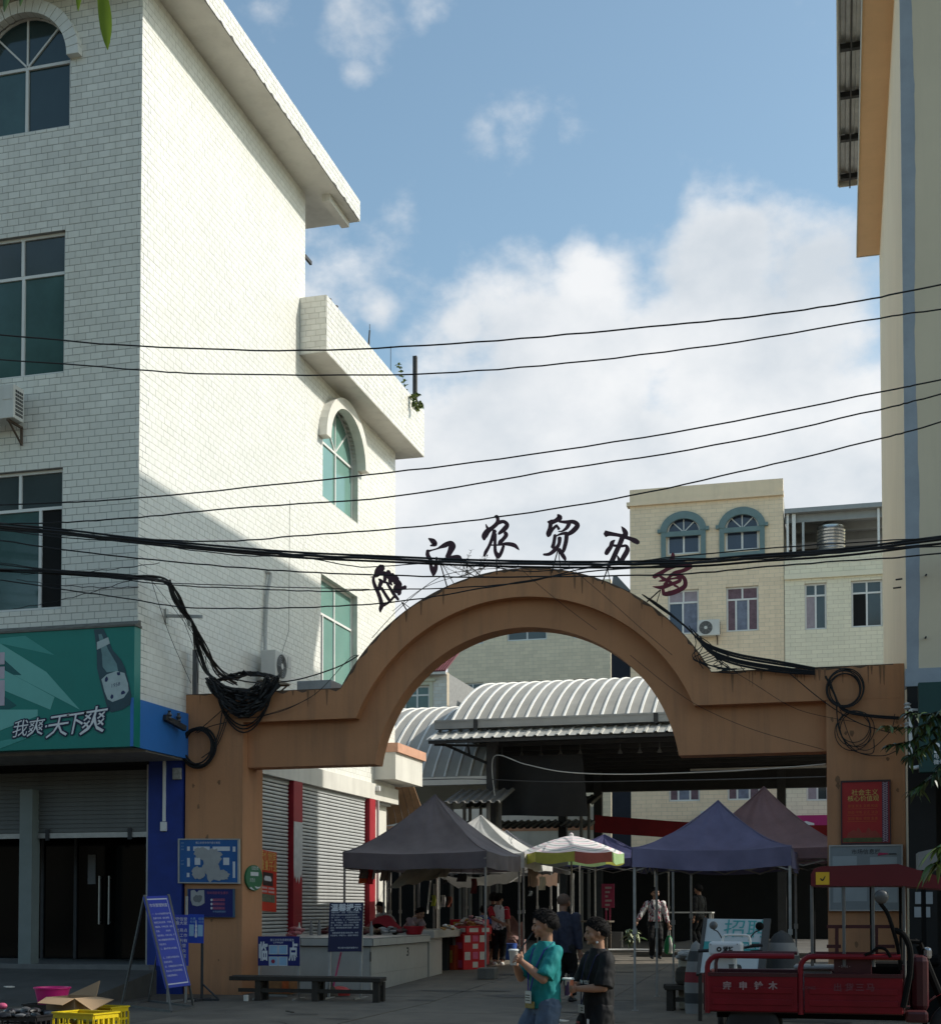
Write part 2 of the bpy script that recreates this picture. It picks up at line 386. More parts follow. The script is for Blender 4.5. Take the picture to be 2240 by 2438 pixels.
def window(parent, fn, h, dep, mull, transom=None, glass=GLASS, panes=None, fw_=.05, frame=ALU, fan=3):
    """part 'window' (frame bars) with its panes as sub-parts; h = hole, dep = depth of glass plane behind the face (positive)"""
    u0, u1, v0, v1, rise = h; m = MB(); d0, d1 = -dep - .03, -dep + .03
    vt = v1 if (rise or transom is None) else transom
    frame_rect(m, fn, u0, u1, v0, v1 if rise else v1, fw_, d0, d1)
    if not rise and transom is not None: slab(m, fn, u0 + fw_, u1 - fw_, vt - fw_ / 2, vt + fw_ / 2, d0 - .002, d1 - .002)
    for x in mull:
        slab(m, fn, x - fw_ / 2, x + fw_ / 2, v0 + fw_, vt - (fw_ / 2 if transom else fw_), d0 + .002, d1 + .002)
    c = (u0 + u1) / 2; a = (u1 - u0) / 2
    if not rise and transom is not None: slab(m, fn, c - fw_ / 2, c + fw_ / 2, vt + fw_ / 2, v1 - fw_, d0 + .003, d1 + .003)
    if rise:
        for k in range(1, fan + 1):
            t = math.pi * k / (fan + 1); e = Vector((c + a * .97 * math.cos(t), v1 + rise * .97 * math.sin(t)))
            p0, p1 = Vector(fn(c, v1, -dep)), Vector(fn(e.x, e.y, -dep)); nrm = Vector(fn(c, v1, 1)) - Vector(fn(c, v1, 0)); m.bar(p0, p1, fw_ * .6, .05, nrm)
        seg = 16
        for k in range(seg):
            t0, t1 = math.pi * k / seg, math.pi * (k + 1) / seg
            q = [(c + (a - w_) * math.cos(t), v1 + (rise - w_) * math.sin(t)) for t, w_ in ((t0, 0), (t1, 0), (t1, fw_ * .8), (t0, fw_ * .8))]
            m.add([fn(x, y, d0) for x, y in q] + [fn(x, y, d1) for x, y in q], [(0, 1, 2, 3), (7, 6, 5, 4), (0, 4, 5, 1), (2, 6, 7, 3)])
    w = m.build('window', frame, parent)
    xs = [u0] + list(mull) + [u1]
    for i, (a_, b_) in enumerate(zip(xs, xs[1:])):
        g = (panes[i] if panes else glass)
        q = MB(); slab(q, fn, a_ + .012, b_ - .012, v0 + .02, vt - .01, -dep - .012 - .006 * (i % 2), -dep - .006 * (i % 2)); q.build('pane', g, w)
    if not rise and transom is not None:
        for a_, b_ in ((u0, c), (c, u1)):
            q = MB(); slab(q, fn, a_ + .012, b_ - .012, vt + .01, v1 - .02, -dep - .012, -dep); q.build('pane', panes[-1] if panes and len(panes) > len(xs) - 1 else glass, w)
    if rise:
        q = MB(); poly = [(c + (a - .02) * math.cos(math.pi * k / 24), v1 + .01 + (rise - .02) * math.sin(math.pi * k / 24)) for k in range(25)]
        q.prism(poly, fn, -dep - .012, -dep); q.build('pane', panes[-1] if panes and len(panes) > len(xs) - 1 else glass, w)
    return w
def arch_hood(parent, fn, c, v, ri, ro, d0, d1, n, mat, name='hood_tile', gap=.012, ky=1.0, t0=0.0, t1=math.pi):
    for k in range(n):
        a, b = t0 + (t1 - t0) * k / n, t0 + (t1 - t0) * (k + 1) / n; g = gap / ro / 2; m = MB()
        q = []
        for r_, t in ((ri, a + g), (ri, (a + b) / 2), (ri, b - g), (ro, b - g), (ro, (a + b) / 2), (ro, a + g)): q.append((c + r_ * math.cos(t), v + r_ * ky * math.sin(t)))
        m.prism(q, fn, d0, d1); m.build(name, mat, parent)
# ================================================================== ground
GR = M('concrete_ground', (.112, .097, .077), .85, .3, .9, bump=.35, bscale=9, dirt=.75, dirtcol=(.032, .03, .028))
g = MB()
ys = [-60, -10, 0, 8, 14, 18, 21] + [21 + k for k in range(1, 13)] + [36, 45, 70, 120, 300]
for a, b in zip(ys, ys[1:]):
    for x0, x1 in ((-200, -40), (-40, -20), (-20, -8), (-8, 4), (4, 30), (30, 200)):
        g.add([(x0, a, ground(a)), (x1, a, ground(a)), (x1, b, ground(b)), (x0, b, ground(b))], [(0, 1, 2, 3)])
GROUND = struct('ground', g, GR)
# concrete slabs of the lane through the gate (laid 4 mm above, open joints between them)
SLAB = M('concrete_slab', (.140, .120, .094), .8, .3, 1.3, bump=.35, bscale=11, dirt=.85, dirtcol=(.042, .037, .031))
lane = put(bpy.data.objects.new('lane', None)); lane['kind'] = 'structure'; lane.location = (-5, 22, 0)
rnd = random.Random(5)
for i, y in enumerate((11.0, 13.6, 16.3, 19.1, 21.95, 24.9, 28.0, 31.2, 34.6)):
    y1 = (13.6, 16.3, 19.1, 21.95, 24.9, 28.0, 31.2, 34.6, 38)[i]
    for x0, x1 in ((-8.9, -6.3), (-6.3, -3.6), (-3.6, -.9), (-.9, 1.6), (1.6, 4.2)):
        if y > 21 and x1 > .6: continue
        m = MB(); e = .012; zz = .004 + rnd.uniform(0, .004); ym = max(y, min(21, y1))
        seg = [y + e, 21, y1 - e] if y < 21 < y1 else [y + e, y1 - e]
        for a, b in zip(seg, seg[1:]):
            m.hexa([(x0 + e, a, ground(a) - .05), (x1 - e, a, ground(a) - .05), (x1 - e, b, ground(b) - .05), (x0 + e, b, ground(b) - .05),
                    (x0 + e, a, ground(a) + zz), (x1 - e, a, ground(a) + zz), (x1 - e, b, ground(b) + zz), (x0 + e, b, ground(b) + zz)])
        m.build('concrete_slab', SLAB, lane)
cr = MB(); pt_ = MB(); rnd = random.Random(19)
for i in range(20):
    x, y, a = rnd.uniform(-8.5, 1), rnd.uniform(14.5, 28), rnd.uniform(-.5, .5); pts = []
    for k in range(rnd.randint(5, 11)): pts.append((x, y)); a += rnd.uniform(-.6, .6); x += .22 * math.cos(a); y += .22 * math.sin(a)
    for (xa, ya), (xb, yb) in zip(pts, pts[1:]):
        n_ = Vector((yb - ya, xa - xb)).normalized() * rnd.uniform(.004, .010); z1, z2 = ground(ya) + .0135, ground(yb) + .0135; cr.add([(xa - n_.x, ya - n_.y, z1), (xb - n_.x, yb - n_.y, z2), (xb + n_.x, yb + n_.y, z2), (xa + n_.x, ya + n_.y, z1)], [(0, 1, 2, 3)])
cr.build('crack', M('crack_dirt', (.02, .018, .016), .9, .3, 8), lane)['kind'] = 'stuff'
for i in range(22):
    x, y, r_, e_ = rnd.uniform(-8.5, .5), rnd.uniform(14.2, 29), rnd.uniform(.15, .6), rnd.uniform(.25, .5); k = 18; q = [(x + r_ * math.cos(6.283 * j / k) * rnd.uniform(.6, 1.2), y + r_ * e_ * math.sin(6.283 * j / k) * rnd.uniform(.6, 1.2)) for j in range(k)]; pt_.add([(u, v, ground(v) + .0105 + i * .0001) for u, v in q], [tuple(range(k))])
pt_.build('damp_patch', M('damp_concrete', (.055, .049, .041), .65, .35, 3, dirt=.5), lane)['kind'] = 'stuff'
# ================================================================== white tiled building on the left
XW, YF = -10.94, 20.08
wb = thing('tiled_building', 'four storey white tiled building on the left with its sunlit side wall', 'building', (-14, 24, 0))
fS = lambda u, v, d: (XW + d, u, v)             # side wall: u = Y, v = Z, d outwards (+X)
fF = lambda u, v, d: (u, YF - d, v)             # front wall: u = X, v = Z, d outwards (-Y)
hF = [(-14.12, -12.27, 14.48, 15.66, .0), (-14.0, -12.33, 10.35, 12.74, 0), (-14.0, -12.33, 6.42, 8.76, 0)]
hF[0] = (-13.98, -12.27, 14.5, 15.66, .86)
hS = [(28.28, 30.57, 10.56, 11.9, .98), (28.2, 30.55, 5.95, 8.82, 0)]
m = MB()
wall_slab(m, fF, -19, XW, 6.05, 16.76, hF, -.30, 0)
ms = MB(); wall_slab(ms, fS, YF + .30, 27.2, 4.5, 16.76, [], -.30, 0); wall_slab(ms, fS, 27.2, 33.4, 4.5, 13.2, hS, -.30, 0); ms.build('side_wall', M('sunlit_grout', (.55, .54, .49), .9, .12, 6), wb)  # lighter grout copy: sunlight on this wall's joints put into the colour
m.box(-19, 27.2, 4.5, XW - .3, 27.0, 16.76); m.box(-19, 33.1, 0, XW - .3, 33.4, 13.2)      # rear walls
m.box(-19, YF + .3, 4.05, XW - .002, 33.1, 4.5)                                            # first floor slab
m.box(-19.0, YF + .02, 4.1, XW - .002, YF + .3, 6.05)
m.box(-19, 22.3, 12.98, XW - .3, 33.1, 13.2)
m.build('wall', GROUT, wb)
TW, TH = .21, .1165
def tc_(U0, U1, V0, V1, H, s):
    return tile_cells(U0, U1, V0, V1, H, TW, TH, s)
nrow = round((16.76 - 6.1) / TH); thF = (16.76 - 6.1) / nrow
tile_field(wb, fF, tc_(-15.2, XW + .006, 6.1, 16.76, hF, 1), .0055, -.004, .005, WT, key=lambda c: (c[2] - 4) ** 2 + (c[0] + 10.9) ** 2 * .6, maxparts=300, tw=TW, th=thF)
side = tc_(YF - .006, 27.2, 4.52, 16.76, [], 2) + tc_(27.2, 33.4, 4.52, 13.2, hS, 3)
tile_field(wb, fS, side, .006, -.004, .003, M('side_tile', (.76, .755, .70), .35, .04, 1.2, island=.045, streak=.20, dirtcol=(.56, .51, .38)), stuffname='side_wall_tiles')
# dark rooms behind the windows
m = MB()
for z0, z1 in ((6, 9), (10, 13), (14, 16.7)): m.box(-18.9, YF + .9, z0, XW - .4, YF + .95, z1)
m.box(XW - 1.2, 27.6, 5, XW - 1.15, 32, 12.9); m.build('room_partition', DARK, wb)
CURT = M('green_curtain_glass', (.045, .10, .095), .12, .3, 1.2, spec=.7)
MIDG = M('dull_window_glass', (.05, .065, .068), .1, .15, 1.0, spec=.7)
window(wb, fF, hF[0], .10, [-13.125], panes=[CURT, GLASS, GLASS])
window(wb, fF, hF[1], .10, [-13.15], 12.06, panes=[CURT, CURT, MIDG])
window(wb, fF, hF[2], .10, [-13.75, -12.78], 8.12, panes=[GLASS, CURT, DARK, MIDG])
window(wb, fS, hS[0], .16, [29.42], glass=GREENGLASS)
window(wb, fS, hS[1], .16, [28.66, 29.4], 8.02, panes=[GLASS, GREENGLASS, GREENGLASS, GREENGLASS])
HOOD = M('hood_tile', (.74, .735, .69), .4, .10, 3, streak=.2, dirtcol=(.3, .27, .22))
arch_hood(wb, fF, -13.125, 15.62, .86, 1.08, -.02, .13, 21, HOOD)
arch_hood(wb, fS, 29.425, 11.82, 1.145, 1.42, -.02, .20, 9, M('hood_plaster', (.68, .66, .60), .7, .1, 2, streak=.25, dirtcol=(.25, .2, .15)), name='hood_stone', gap=.002, ky=.86)
# eave slab with tiled fascia
m = MB(); m.box(-19, 19.35, 16.76, -10.21, 28.62, 17.22); m.build('roof_slab', PLASTER, wb)
fE = lambda u, v, d: (-10.21 + d, u, v)
tile_field(wb, fE, tile_cells(19.35, 28.62, 16.77, 17.22, [], TW, .113, 9), .007, -.004, .006, WT, stuffname='fascia_tiles')
rnd = random.Random(8); m = MB(); ys_ = [19.4 + k * .11 for k in range(84)]; hh = [.018 + .05 * rnd.random() ** 3 for _ in ys_]
for k in range(83): m.hexa([(-10.21, ys_[k], 16.752), (-10.21, ys_[k + 1], 16.752), (-10.201, ys_[k + 1], 16.752), (-10.201, ys_[k], 16.752), (-10.21, ys_[k], 16.752 + hh[k]), (-10.21, ys_[k + 1], 16.752 + hh[k + 1]), (-10.201, ys_[k + 1], 16.752 + hh[k + 1]), (-10.201, ys_[k], 16.752 + hh[k])])
m.build('fascia_grime', M('black_grime', (.06, .055, .05), .9, .3, 8), wb)
m = MB(); m.box(-10.6, 27.3, 16.6, -10.42, 28.5, 16.758); m.build('soffit_beam', PLASTER, wb)
# roof terrace parapet
par = MB(); par.box(-10.94 + .002, 26.9, 13.16, -10.335, 33.93, 14.38); par.box(-19, 33.402, 13.16, -10.94 + .002, 33.93, 14.38); par.build('parapet', PLASTER, wb)
fP = lambda u, v, d: (-10.335 + d, u, v); fPn = lambda u, v, d: (u, 26.9 - d, v)
tile_field(wb, fP, tile_cells(26.9, 33.93, 13.17, 14.38, [], TW, .118, 4), .007, -.004, .006, WT, stuffname='parapet_tiles')
tile_field(wb, fPn, tile_cells(-10.92, -10.335, 13.17, 14.38, [], TW * 1.05, .121, 5), .009, -.004, .006, WT, stuffname='parapet_end_tiles')
# ground floor behind the gate: plaster band, roller shutters, red piers
RED = M('red_painted_pier', (.30, .012, .022), .55, .2, 3, streak=.25, dirtcol=(.08, .01, .012))
m = MB(); m.box(XW - .3, 22.3, 4.12, XW + .10, 33.4, 4.5); m.box(XW - .3, 22.3, 0, XW - .12, 33.1, 4.1); m.build('ground_floor_wall', PLASTER, wb)
m = MB(); m.box(XW - .1, 31.75, 5.28, XW + .62, 34.1, 5.5); m.build('balcony_ledge', M('terracotta_ledge', (.55, .30, .2), .7, .15, 3), wb)
m = MB(); m.box(XW - .1, 31.78, 4.62, XW + .55, 34.0, 5.278); m.build('balcony_front', PLASTER, wb)
SHUT = M('roller_shutter', (.52, .53, .52), .42, .08, 3, metal=.15, streak=.2, dirtcol=(.2, .2, .19))
sl = MB(); pr = [(0, 0), (.022, .008), (.026, .03), (.022, .05), (0, .058)]
def shutter(parent, Y0, Y1, z0, z1, name='roller_shutter'):
    bk = MB(); bk.box(XW - .06, Y0 + .002, z0, XW - .03, Y1 - .002, z1); s_ = bk.build(name, DARKSTEEL, parent)
    mb = MB(); k = len(pr)
    mb.add([(XW - .02 + a, Y0 + .012, b) for a, b in pr] + [(XW - .02 + a, Y1 - .012, b) for a, b in pr], [(i, i + 1, k + i + 1, k + i) for i in range(k - 1)] + [tuple(range(k)), tuple(range(2 * k - 1, k - 1, -1))])
    inv = base_inv(s_); me = mb.mesh('slat', SHUT, inv); n = int((z1 - z0) / .0745)
    for i in range(n):
        o = put(bpy.data.objects.new('slat', me), s_); o.location.z = z0 + .005 + i * .0745
shutter(wb, 22.75, 26.42, .95, 4.11); shutter(wb, 27.0, 31.12, .95, 4.11)
for y0, y1 in ((26.46, 26.94), (31.2, 31.62)):
    m = MB(); m.box(XW - .1, y0, 0, XW + .10, y1, 4.118); p = m.build('pier', RED, wb)
m = MB(); m.box(XW + .1, 26.465, 2.35, XW + .106, 26.935, 3.28)
m.prism([(26.465, 2.35), (26.935, 2.35), (26.90, 2.12), (26.84, 2.2), (26.76, 2.0), (26.7, 2.16), (26.62, 2.02), (26.55, 2.18), (26.5, 2.1)], lambda u, v, d: (XW + d, u, v), .1, .105)
m.build('torn_notice', M('faded_white_paper', (.52, .52, .5), .8, .15, 8), wb)
m = MB(); m.box(XW + .1, 22.75, .0, XW + .3, 26.4, .95); m.build('plinth', PLASTER, wb)
# ---- shop under the overhang
YS = 21.75
blue = M('blue_wall_paint', (.012, .035, .22), .6, .2, 3, dirt=.35, dirtcol=(.01, .015, .05))
m = MB(); m.box(-11.62, YS, 0, -10.975, YS + .2, 4.08); m.build('blue_pier', blue, wb)
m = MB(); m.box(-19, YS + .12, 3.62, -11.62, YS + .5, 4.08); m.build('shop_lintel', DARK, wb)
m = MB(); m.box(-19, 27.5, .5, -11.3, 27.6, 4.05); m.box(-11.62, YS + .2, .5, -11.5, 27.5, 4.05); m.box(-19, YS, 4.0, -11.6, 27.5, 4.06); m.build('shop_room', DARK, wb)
m = MB(); m.box(-19, YS - .25, .0, -11.45, 27.6, .52); m.build('shop_floor', M('shop_step', (.16, .16, .155), .7, .2, 3, dirt=.3), wb)
m = MB()
for i in range(1): m.hexa([(-19, 18.7, -.03), (-11.3, 18.7, -.03), (-11.3, YS - .25, -.03), (-19, YS - .25, -.03), (-19, 18.7, .005), (-11.3, 18.7, .005), (-11.3, YS - .25, .44), (-19, YS - .25, .44)])
m.build('shop_ramp', M('ramp_concrete', (.075, .073, .068), .85, .3, 1.5, bump=.3, bscale=12, dirt=.4), wb)
DS = M('grey_shutter_slat', (.13, .13, .12), .5, .12, 3, dirt=.25)
bk = MB(); bk.box(-18.9, YS + .09, 2.78, -11.64, YS + .11, 3.9); sh = bk.build('half_open_shutter', DARKSTEEL, wb)
mb = MB(); mb.hexa([(-18.9, YS + .05, 0), (-11.66, YS + .05, 0), (-11.66, YS + .085, 0), (-18.9, YS + .085, 0), (-18.9, YS + .065, .074), (-11.66, YS + .065, .074), (-11.66, YS + .085, .074), (-18.9, YS + .085, .074)])
me = mb.mesh('slat', DS, base_inv(sh))
for i in range(14): o = put(bpy.data.objects.new('slat', me), sh); o.location.z = 2.84 + i * .077
m = MB(); m.box(-18.9, YS + .03, 2.74, -11.66, YS + .10, 2.83); m.build('bottom_bar', STEEL, sh)
for x in (-13.6, -11.98): m = MB(); m.box(x - .035, YS + .005, 2.70, x + .035, YS + .04, 2.9); m.build('latch', DARKSTEEL, sh)
m = MB(); m.box(-11.66, YS + .02, .52, -11.622, YS + .12, 4.0); m.build('shutter_rail', STEEL, sh)
gd = MB(); gd.box(-18, 23.2, .55, -11.7, 23.23, 3.6); gdo = gd.build('glass_door', M('shop_glass', (.003, .004, .004), .08, .2, 1, spec=.2), wb)
for x in (-13.35, -13.15): m = MB(); m.cyl((x, 23.14, 1.2), (x, 23.14, 2.1), .018, n=8); m.cyl((x, 23.14, 1.24), (x, 23.2, 1.24), .012, n=6); m.cyl((x, 23.14, 2.06), (x, 23.2, 2.06), .012, n=6); m.build('handle', STEEL, gdo)
for x in (-14.6, -13.9, -12.3): m = MB(); m.box(x, 23.16, .55, x + .06, 23.198, 3.6); m.build('door_stile', DARKSTEEL, gdo)
m = MB(); m.box(-12.28, 23.18, 2.15, -12.06, 23.196, 2.62); m.build('door_notice', M('grey_paper', (.2, .2, .2), .8, .1, 4), gdo)
m = MB(); m.box(-13.62, 23.18, 1.95, -13.46, 23.196, 2.5); m.build('door_notice', MATS['grey_paper'], gdo)
m = MB(); m.box(-14.05, 21.6, .52, -13.8, 21.85, 3.6); m.build('door_post', M('pale_post', (.2, .23, .22), .6, .1, 3), wb)
# conduit with switch box on the blue pier
m = MB(); m.box(-11.33, YS - .03, 3.0, -11.28, YS - .002, 4.07); m.build('conduit', ALU, wb)
m = MB(); m.rbox(-11.36, YS - .06, 2.83, -11.25, YS - .002, 2.99, .008); m.build('switch_box', ALU, wb)
m = MB(); m.rbox(-11.14, YS - .05, 3.72, -10.98, YS - .002, 3.92, .008); m.build('junction_box', M('stained_box', (.3, .29, .27), .7, .4, 20), wb)
# ================================================================== arched market gate
ORANGE = M('orange_plaster', (.50, .235, .112), .82, .12, .9, bump=.15, bscale=25, streak=.55, dirtcol=(.20, .12, .075))
YG = 21.8
gate = thing('market_gate', 'orange plastered market gateway with a round arch and red brush lettering on top', 'gateway', (-5, YG + .4, 0))
fG = lambda u, v, d: (u, YG - d, v)             # d towards the camera
def arc(c, r, a0, a1, n): return [(c[0] + r * math.cos(a0 + (a1 - a0) * i / n), c[1] + r * math.sin(a0 + (a1 - a0) * i / n)) for i in range(n + 1)]
AC = (-5.02, 3.53); zt, zm, zb = 5.2, 4.68, 3.92
def shoulder(r, z): return math.asin((z - AC[1]) / r)
def ringband(mb, ro, ri, z_o, z_i, xl, xr, d0, d1, n=64):
    """shoulder - arch - shoulder band between an outer and an inner outline, quads"""
    def line(r, z):
        a = shoulder(r, z); pts = arc(AC, r, math.pi - a, a, n)
        return [(xl, z)] + pts + [(xr, z)]
    o, i = line(ro, z_o), line(ri, z_i); k = len(o)
    vs = [fG(x, z, d0) for x, z in o] + [fG(x, z, d0) for x, z in i] + [fG(x, z, d1) for x, z in o] + [fG(x, z, d1) for x, z in i]
    fs = []
    for q in range(k - 1):
        fs += [(q, q + 1, k + q + 1, k + q), (2 * k + q, 3 * k + q, 3 * k + q + 1, 2 * k + q + 1), (q, 2 * k + q, 2 * k + q + 1, q + 1), (k + q, k + q + 1, 3 * k + q + 1, 3 * k + q)]
    fs += [(0, k, 3 * k, 2 * k), (k - 1, 3 * k - 1, 4 * k - 1, 2 * k - 1)]
    mb.add(vs, fs)
m = MB(); ringband(m, 3.5, 3.03, zt, zm, -10.94, .934, -.85, 0); m.build('arch_band', ORANGE, gate)
m = MB(); ringband(m, 3.031, 2.57, zm + .001, zb, -9.868, -.212, -.62, -.20); m.build('arch_panel', ORANGE, gate)
for a, b in ((-10.94, -9.87), (-.21, .934)):
    m = MB(); m.box(a, YG + .004, -.05, b, YG + .85, zm - .001); m.build('pillar', ORANGE, gate)
STAIN = M('sooty_stain', (.13, .085, .06), .9, .35, 5); rnd = random.Random(31); m = MB(); a_ = shoulder(3.5, zt); line = [(-10.94 + k * .12, zt) for k in range(24)] + arc(AC, 3.5, math.pi - a_, a_, 90) + [(-1.86 + k * .12, zt) for k in range(23)]; ws = [.012 + .05 * rnd.random() ** 2 for _ in line]
for k in range(len(line) - 1):
    (xa, za), (xb, zb_) = line[k], line[k + 1]
    def inn(x, z, w): v = Vector((x - AC[0], z - AC[1])).normalized() if z > zt + .01 else Vector((0, 1)); return (x - v.x * w, z - v.y * w)
    pa, pb = inn(xa, za, ws[k]), inn(xb, zb_, ws[k + 1]); m.add([fG(xa, za, .0015), fG(xb, zb_, .0015), fG(*pb, .0015), fG(*pa, .0015)], [(0, 1, 2, 3)])
m.build('edge_stain', STAIN, gate)['kind'] = 'stuff'
m = MB()
for k in range(46):
    x = rnd.choice((rnd.uniform(-10.8, -8.3), rnd.uniform(-1.8, .8), rnd.uniform(-7.4, -2.6))); z = zt if (x < -8.2 or x > -1.85) else AC[1] + math.sqrt(max(0, 12.25 - (x - AC[0]) ** 2)); w_ = rnd.uniform(.008, .03); h_ = rnd.uniform(.08, .36)
    m.add([fG(x - w_, z - .01, .0022 + k * 2e-5), fG(x + w_, z - .01, .0022 + k * 2e-5), fG(x + w_ * .3, z - h_, .0022 + k * 2e-5), fG(x - w_ * .2, z - h_ * .9, .0022 + k * 2e-5)], [(0, 1, 2, 3)])
for k in range(26):
    x = rnd.choice((rnd.uniform(-10.9, -9.9), rnd.uniform(-.18, .84))); z = rnd.uniform(.1, 4.4); w_ = rnd.uniform(.01, .04); m.prism([(x + w_ * math.cos(j * .8) * rnd.uniform(.5, 1.3), z + w_ * 1.4 * math.sin(j * .8) * rnd.uniform(.5, 1.3)) for j in range(8)], lambda u, v, d: (u, YG + .004 - d, v), .0, .0022)
m.build('drip_stain', M('drip_stain', (.24, .125, .065), .9, .3, 5), gate)['kind'] = 'stuff'
# brush characters on thin rods
LETR = M('red_letter', (.15, .014, .028), .6, .4, 6)
LET = M('dark_red_letter', (.055, .018, .028), .6, .35, 6)
ROD = M('rusty_rod', (.03, .018, .014), .8, .3, 20)
letters = [
 (870, 1320, .13528, [[(300,210,100),(240,290,130),(190,360,90),(140,395,30),(95,396,14)], [(150,390,36),(140,460,50),(170,560,60),(225,680,60),(265,800,65),(285,900,70),(265,960,60),(262,1020,20)],
  [(300,340,60),(340,330,60),(345,400,60),(335,500,50)], [(230,430,20),(275,480,70),(250,560,60),(250,620,60)], [(280,590,50),(340,690,50),(420,810,50),(455,850,20)], [(370,490,40),(430,590,45),(500,700,55),(580,800,40)],
  [(395,290,60),(420,360,80),(430,420,90)], [(480,350,80),(450,430,90),(440,500,60),(470,545,20)], [(500,400,90),(560,430,60),(520,500,110)], [(540,470,100),(600,530,80),(560,600,130),(590,680,80),(575,718,25)], [(600,620,80),(650,590,50),(710,572,60)], [(310,900,50),(400,850,40),(500,750,40)]], [(640, 840), (700, 940)]),
 (860, 1150, .45455, [[(352,290,6),(375,305,26),(388,322,18),(362,328,8)], [(348,352,14),(348,378,20),(362,402,18),(364,430,16),(372,455,22),(378,485,10)], [(378,480,16),(388,450,22),(394,415,12),(394,388,8)],
  [(347,358,14),(370,352,8),(398,344,8),(415,336,14),(440,325,24),(466,313,20),(476,330,34),(465,360,26),(450,390,22)], [(422,408,22),(450,400,22),(480,389,18),(510,392,26),(526,408,8)]], [(408, 400), (445, 528)]),
 (1120, 1210, .15152, [[(365,145,16),(410,130,50),(430,180,50),(415,240,60),(340,310,60),(270,360,80),(220,440,85),(215,500,30)], [(240,250,12),(260,300,35),(290,345,45)], [(430,230,60),(520,210,50),(575,260,60),(540,320,70),(470,380,50),(440,408,30)],
  [(380,350,60),(340,480,50),(290,600,45),(240,690,50),(215,750,30)], [(385,400,50),(385,560,45),(390,680,50),(430,750,70),(455,790,15)], [(450,760,50),(490,680,50),(520,590,40)],
  [(540,380,50),(560,420,60),(520,480,55),(470,530,60),(440,570,30)], [(320,580,22),(450,578,25),(560,560,50),(680,580,60),(740,630,35),(765,660,8)]], [(410, 760), (412, 985)]),
 (1120, 1210, .15152, [[(1370,100,30),(1400,150,80),(1330,200,60),(1260,220,70),(1208,212,16)], [(1260,230,60),(1250,310,60),(1230,400,80),(1218,445,40)], [(1250,390,50),(1290,330,45),(1355,270,40)], [(1350,260,25),(1390,330,45)], [(1390,210,30),(1500,218,50),(1620,215,60),(1680,270,70),(1620,350,70),(1550,400,60)],
  [(1550,240,60),(1510,310,50),(1440,360,25),(1380,365,16)], [(1540,420,60),(1500,395,50),(1420,405,35),(1340,440,20)], [(1330,420,50),(1310,540,50),(1290,620,60)], [(1400,460,60),(1390,560,50),(1330,650,60),(1240,720,50),(1145,728,30)],
  [(1510,420,60),(1500,520,60),(1470,640,55),(1450,690,40)], [(1390,640,50),(1430,710,60),(1480,790,50),(1490,830,12)]], [(1375, 650), (1290, 960)]),
 (1420, 1230, .14069, [[(420,165,10),(460,220,60),(490,280,80),(470,340,90)], [(150,290,105),(220,290,70),(350,310,55),(450,330,60)], [(470,345,55),(560,370,60),(650,410,80),(710,445,60)], [(440,340,80),(400,450,75),(330,600,75),(270,730,75),(210,830,55),(180,900,26)],
  [(312,395,15),(265,440,65),(240,510,65),(190,580,75),(160,635,60)], [(290,490,40),(420,500,40),(500,495,45),(520,570,75),(460,680,75),(400,770,65),(365,690,35),(350,655,8)]], [(185, 890), (115, 1080)]),
 (1420, 1230, .14069, [[(1290,620,40),(1290,690,70),(1250,745,60)], [(1025,770,50),(1150,800,80),(1300,800,80),(1450,800,80),(1600,810,60)], [(1330,840,50),(1200,890,55),(1080,960,65),(965,1020,70)], [(1600,840,70),(1480,910,60),(1330,950,55),(1260,1000,45),(1190,1075,45)], [(1060,1000,35),(1150,1060,50),(1270,1115,40)],
  [(1050,1095,12),(1130,1080,40),(1290,1050,28),(1395,1040,50),(1400,1090,55),(1250,1150,55),(1100,1200,60),(950,1185,10)], [(1250,985,45),(1400,990,55),(1490,1060,60),(1490,1180,70),(1350,1265,75),(1200,1310,70),(1120,1305,50)], [(1120,1210,50),(1135,1320,50)], [(1210,1080,45),(1150,1160,55)], [(1310,1160,36),(1380,1195,30)]], [(1080, 1240), (900, 1400)]),
]
YL = 21.62
for ox, oy, sc, strokes, rod in letters:
    m = MB(); dd = 0
    fl = lambda x, y, d: P(ox + x * sc, oy + y * sc, Y=YL - d)
    for s_ in strokes:
        stroke_mb(m, [(q_[0], q_[1], q_[2] * 1.14) for q_ in s_], fl, -.035 - dd * .3, .03 + dd); dd += .0022
    lo = m.build('letter', LETR if rod[0][0] == 1080 else LET, gate)
    a = fl(rod[0][0], rod[0][1], -.05); b = fl(rod[1][0], rod[1][1], -.05); b = b + (b - a).normalized() * .06; m = MB()
    m.tube([a, b], .011, 5); m.tube([a + Vector((0, .02, 0)), b + Vector((.11, .25, .0))], .007, 4)
    m.build('rod', ROD, lo)
# grey metal box lying on the gate's left shoulder
m = MB(); a = P(712, 1645, Y=22.0); m.rbox(a.x, 21.9, 5.205, a.x + .62, 22.45, 5.205 + .16, .01)
single('steel_box', m, M('dull_galvanised', (.30, .31, .31), .5, .2, 4, metal=.2), 'grey sheet metal box lying on top of the gate beside the white fan unit', 'metal box')
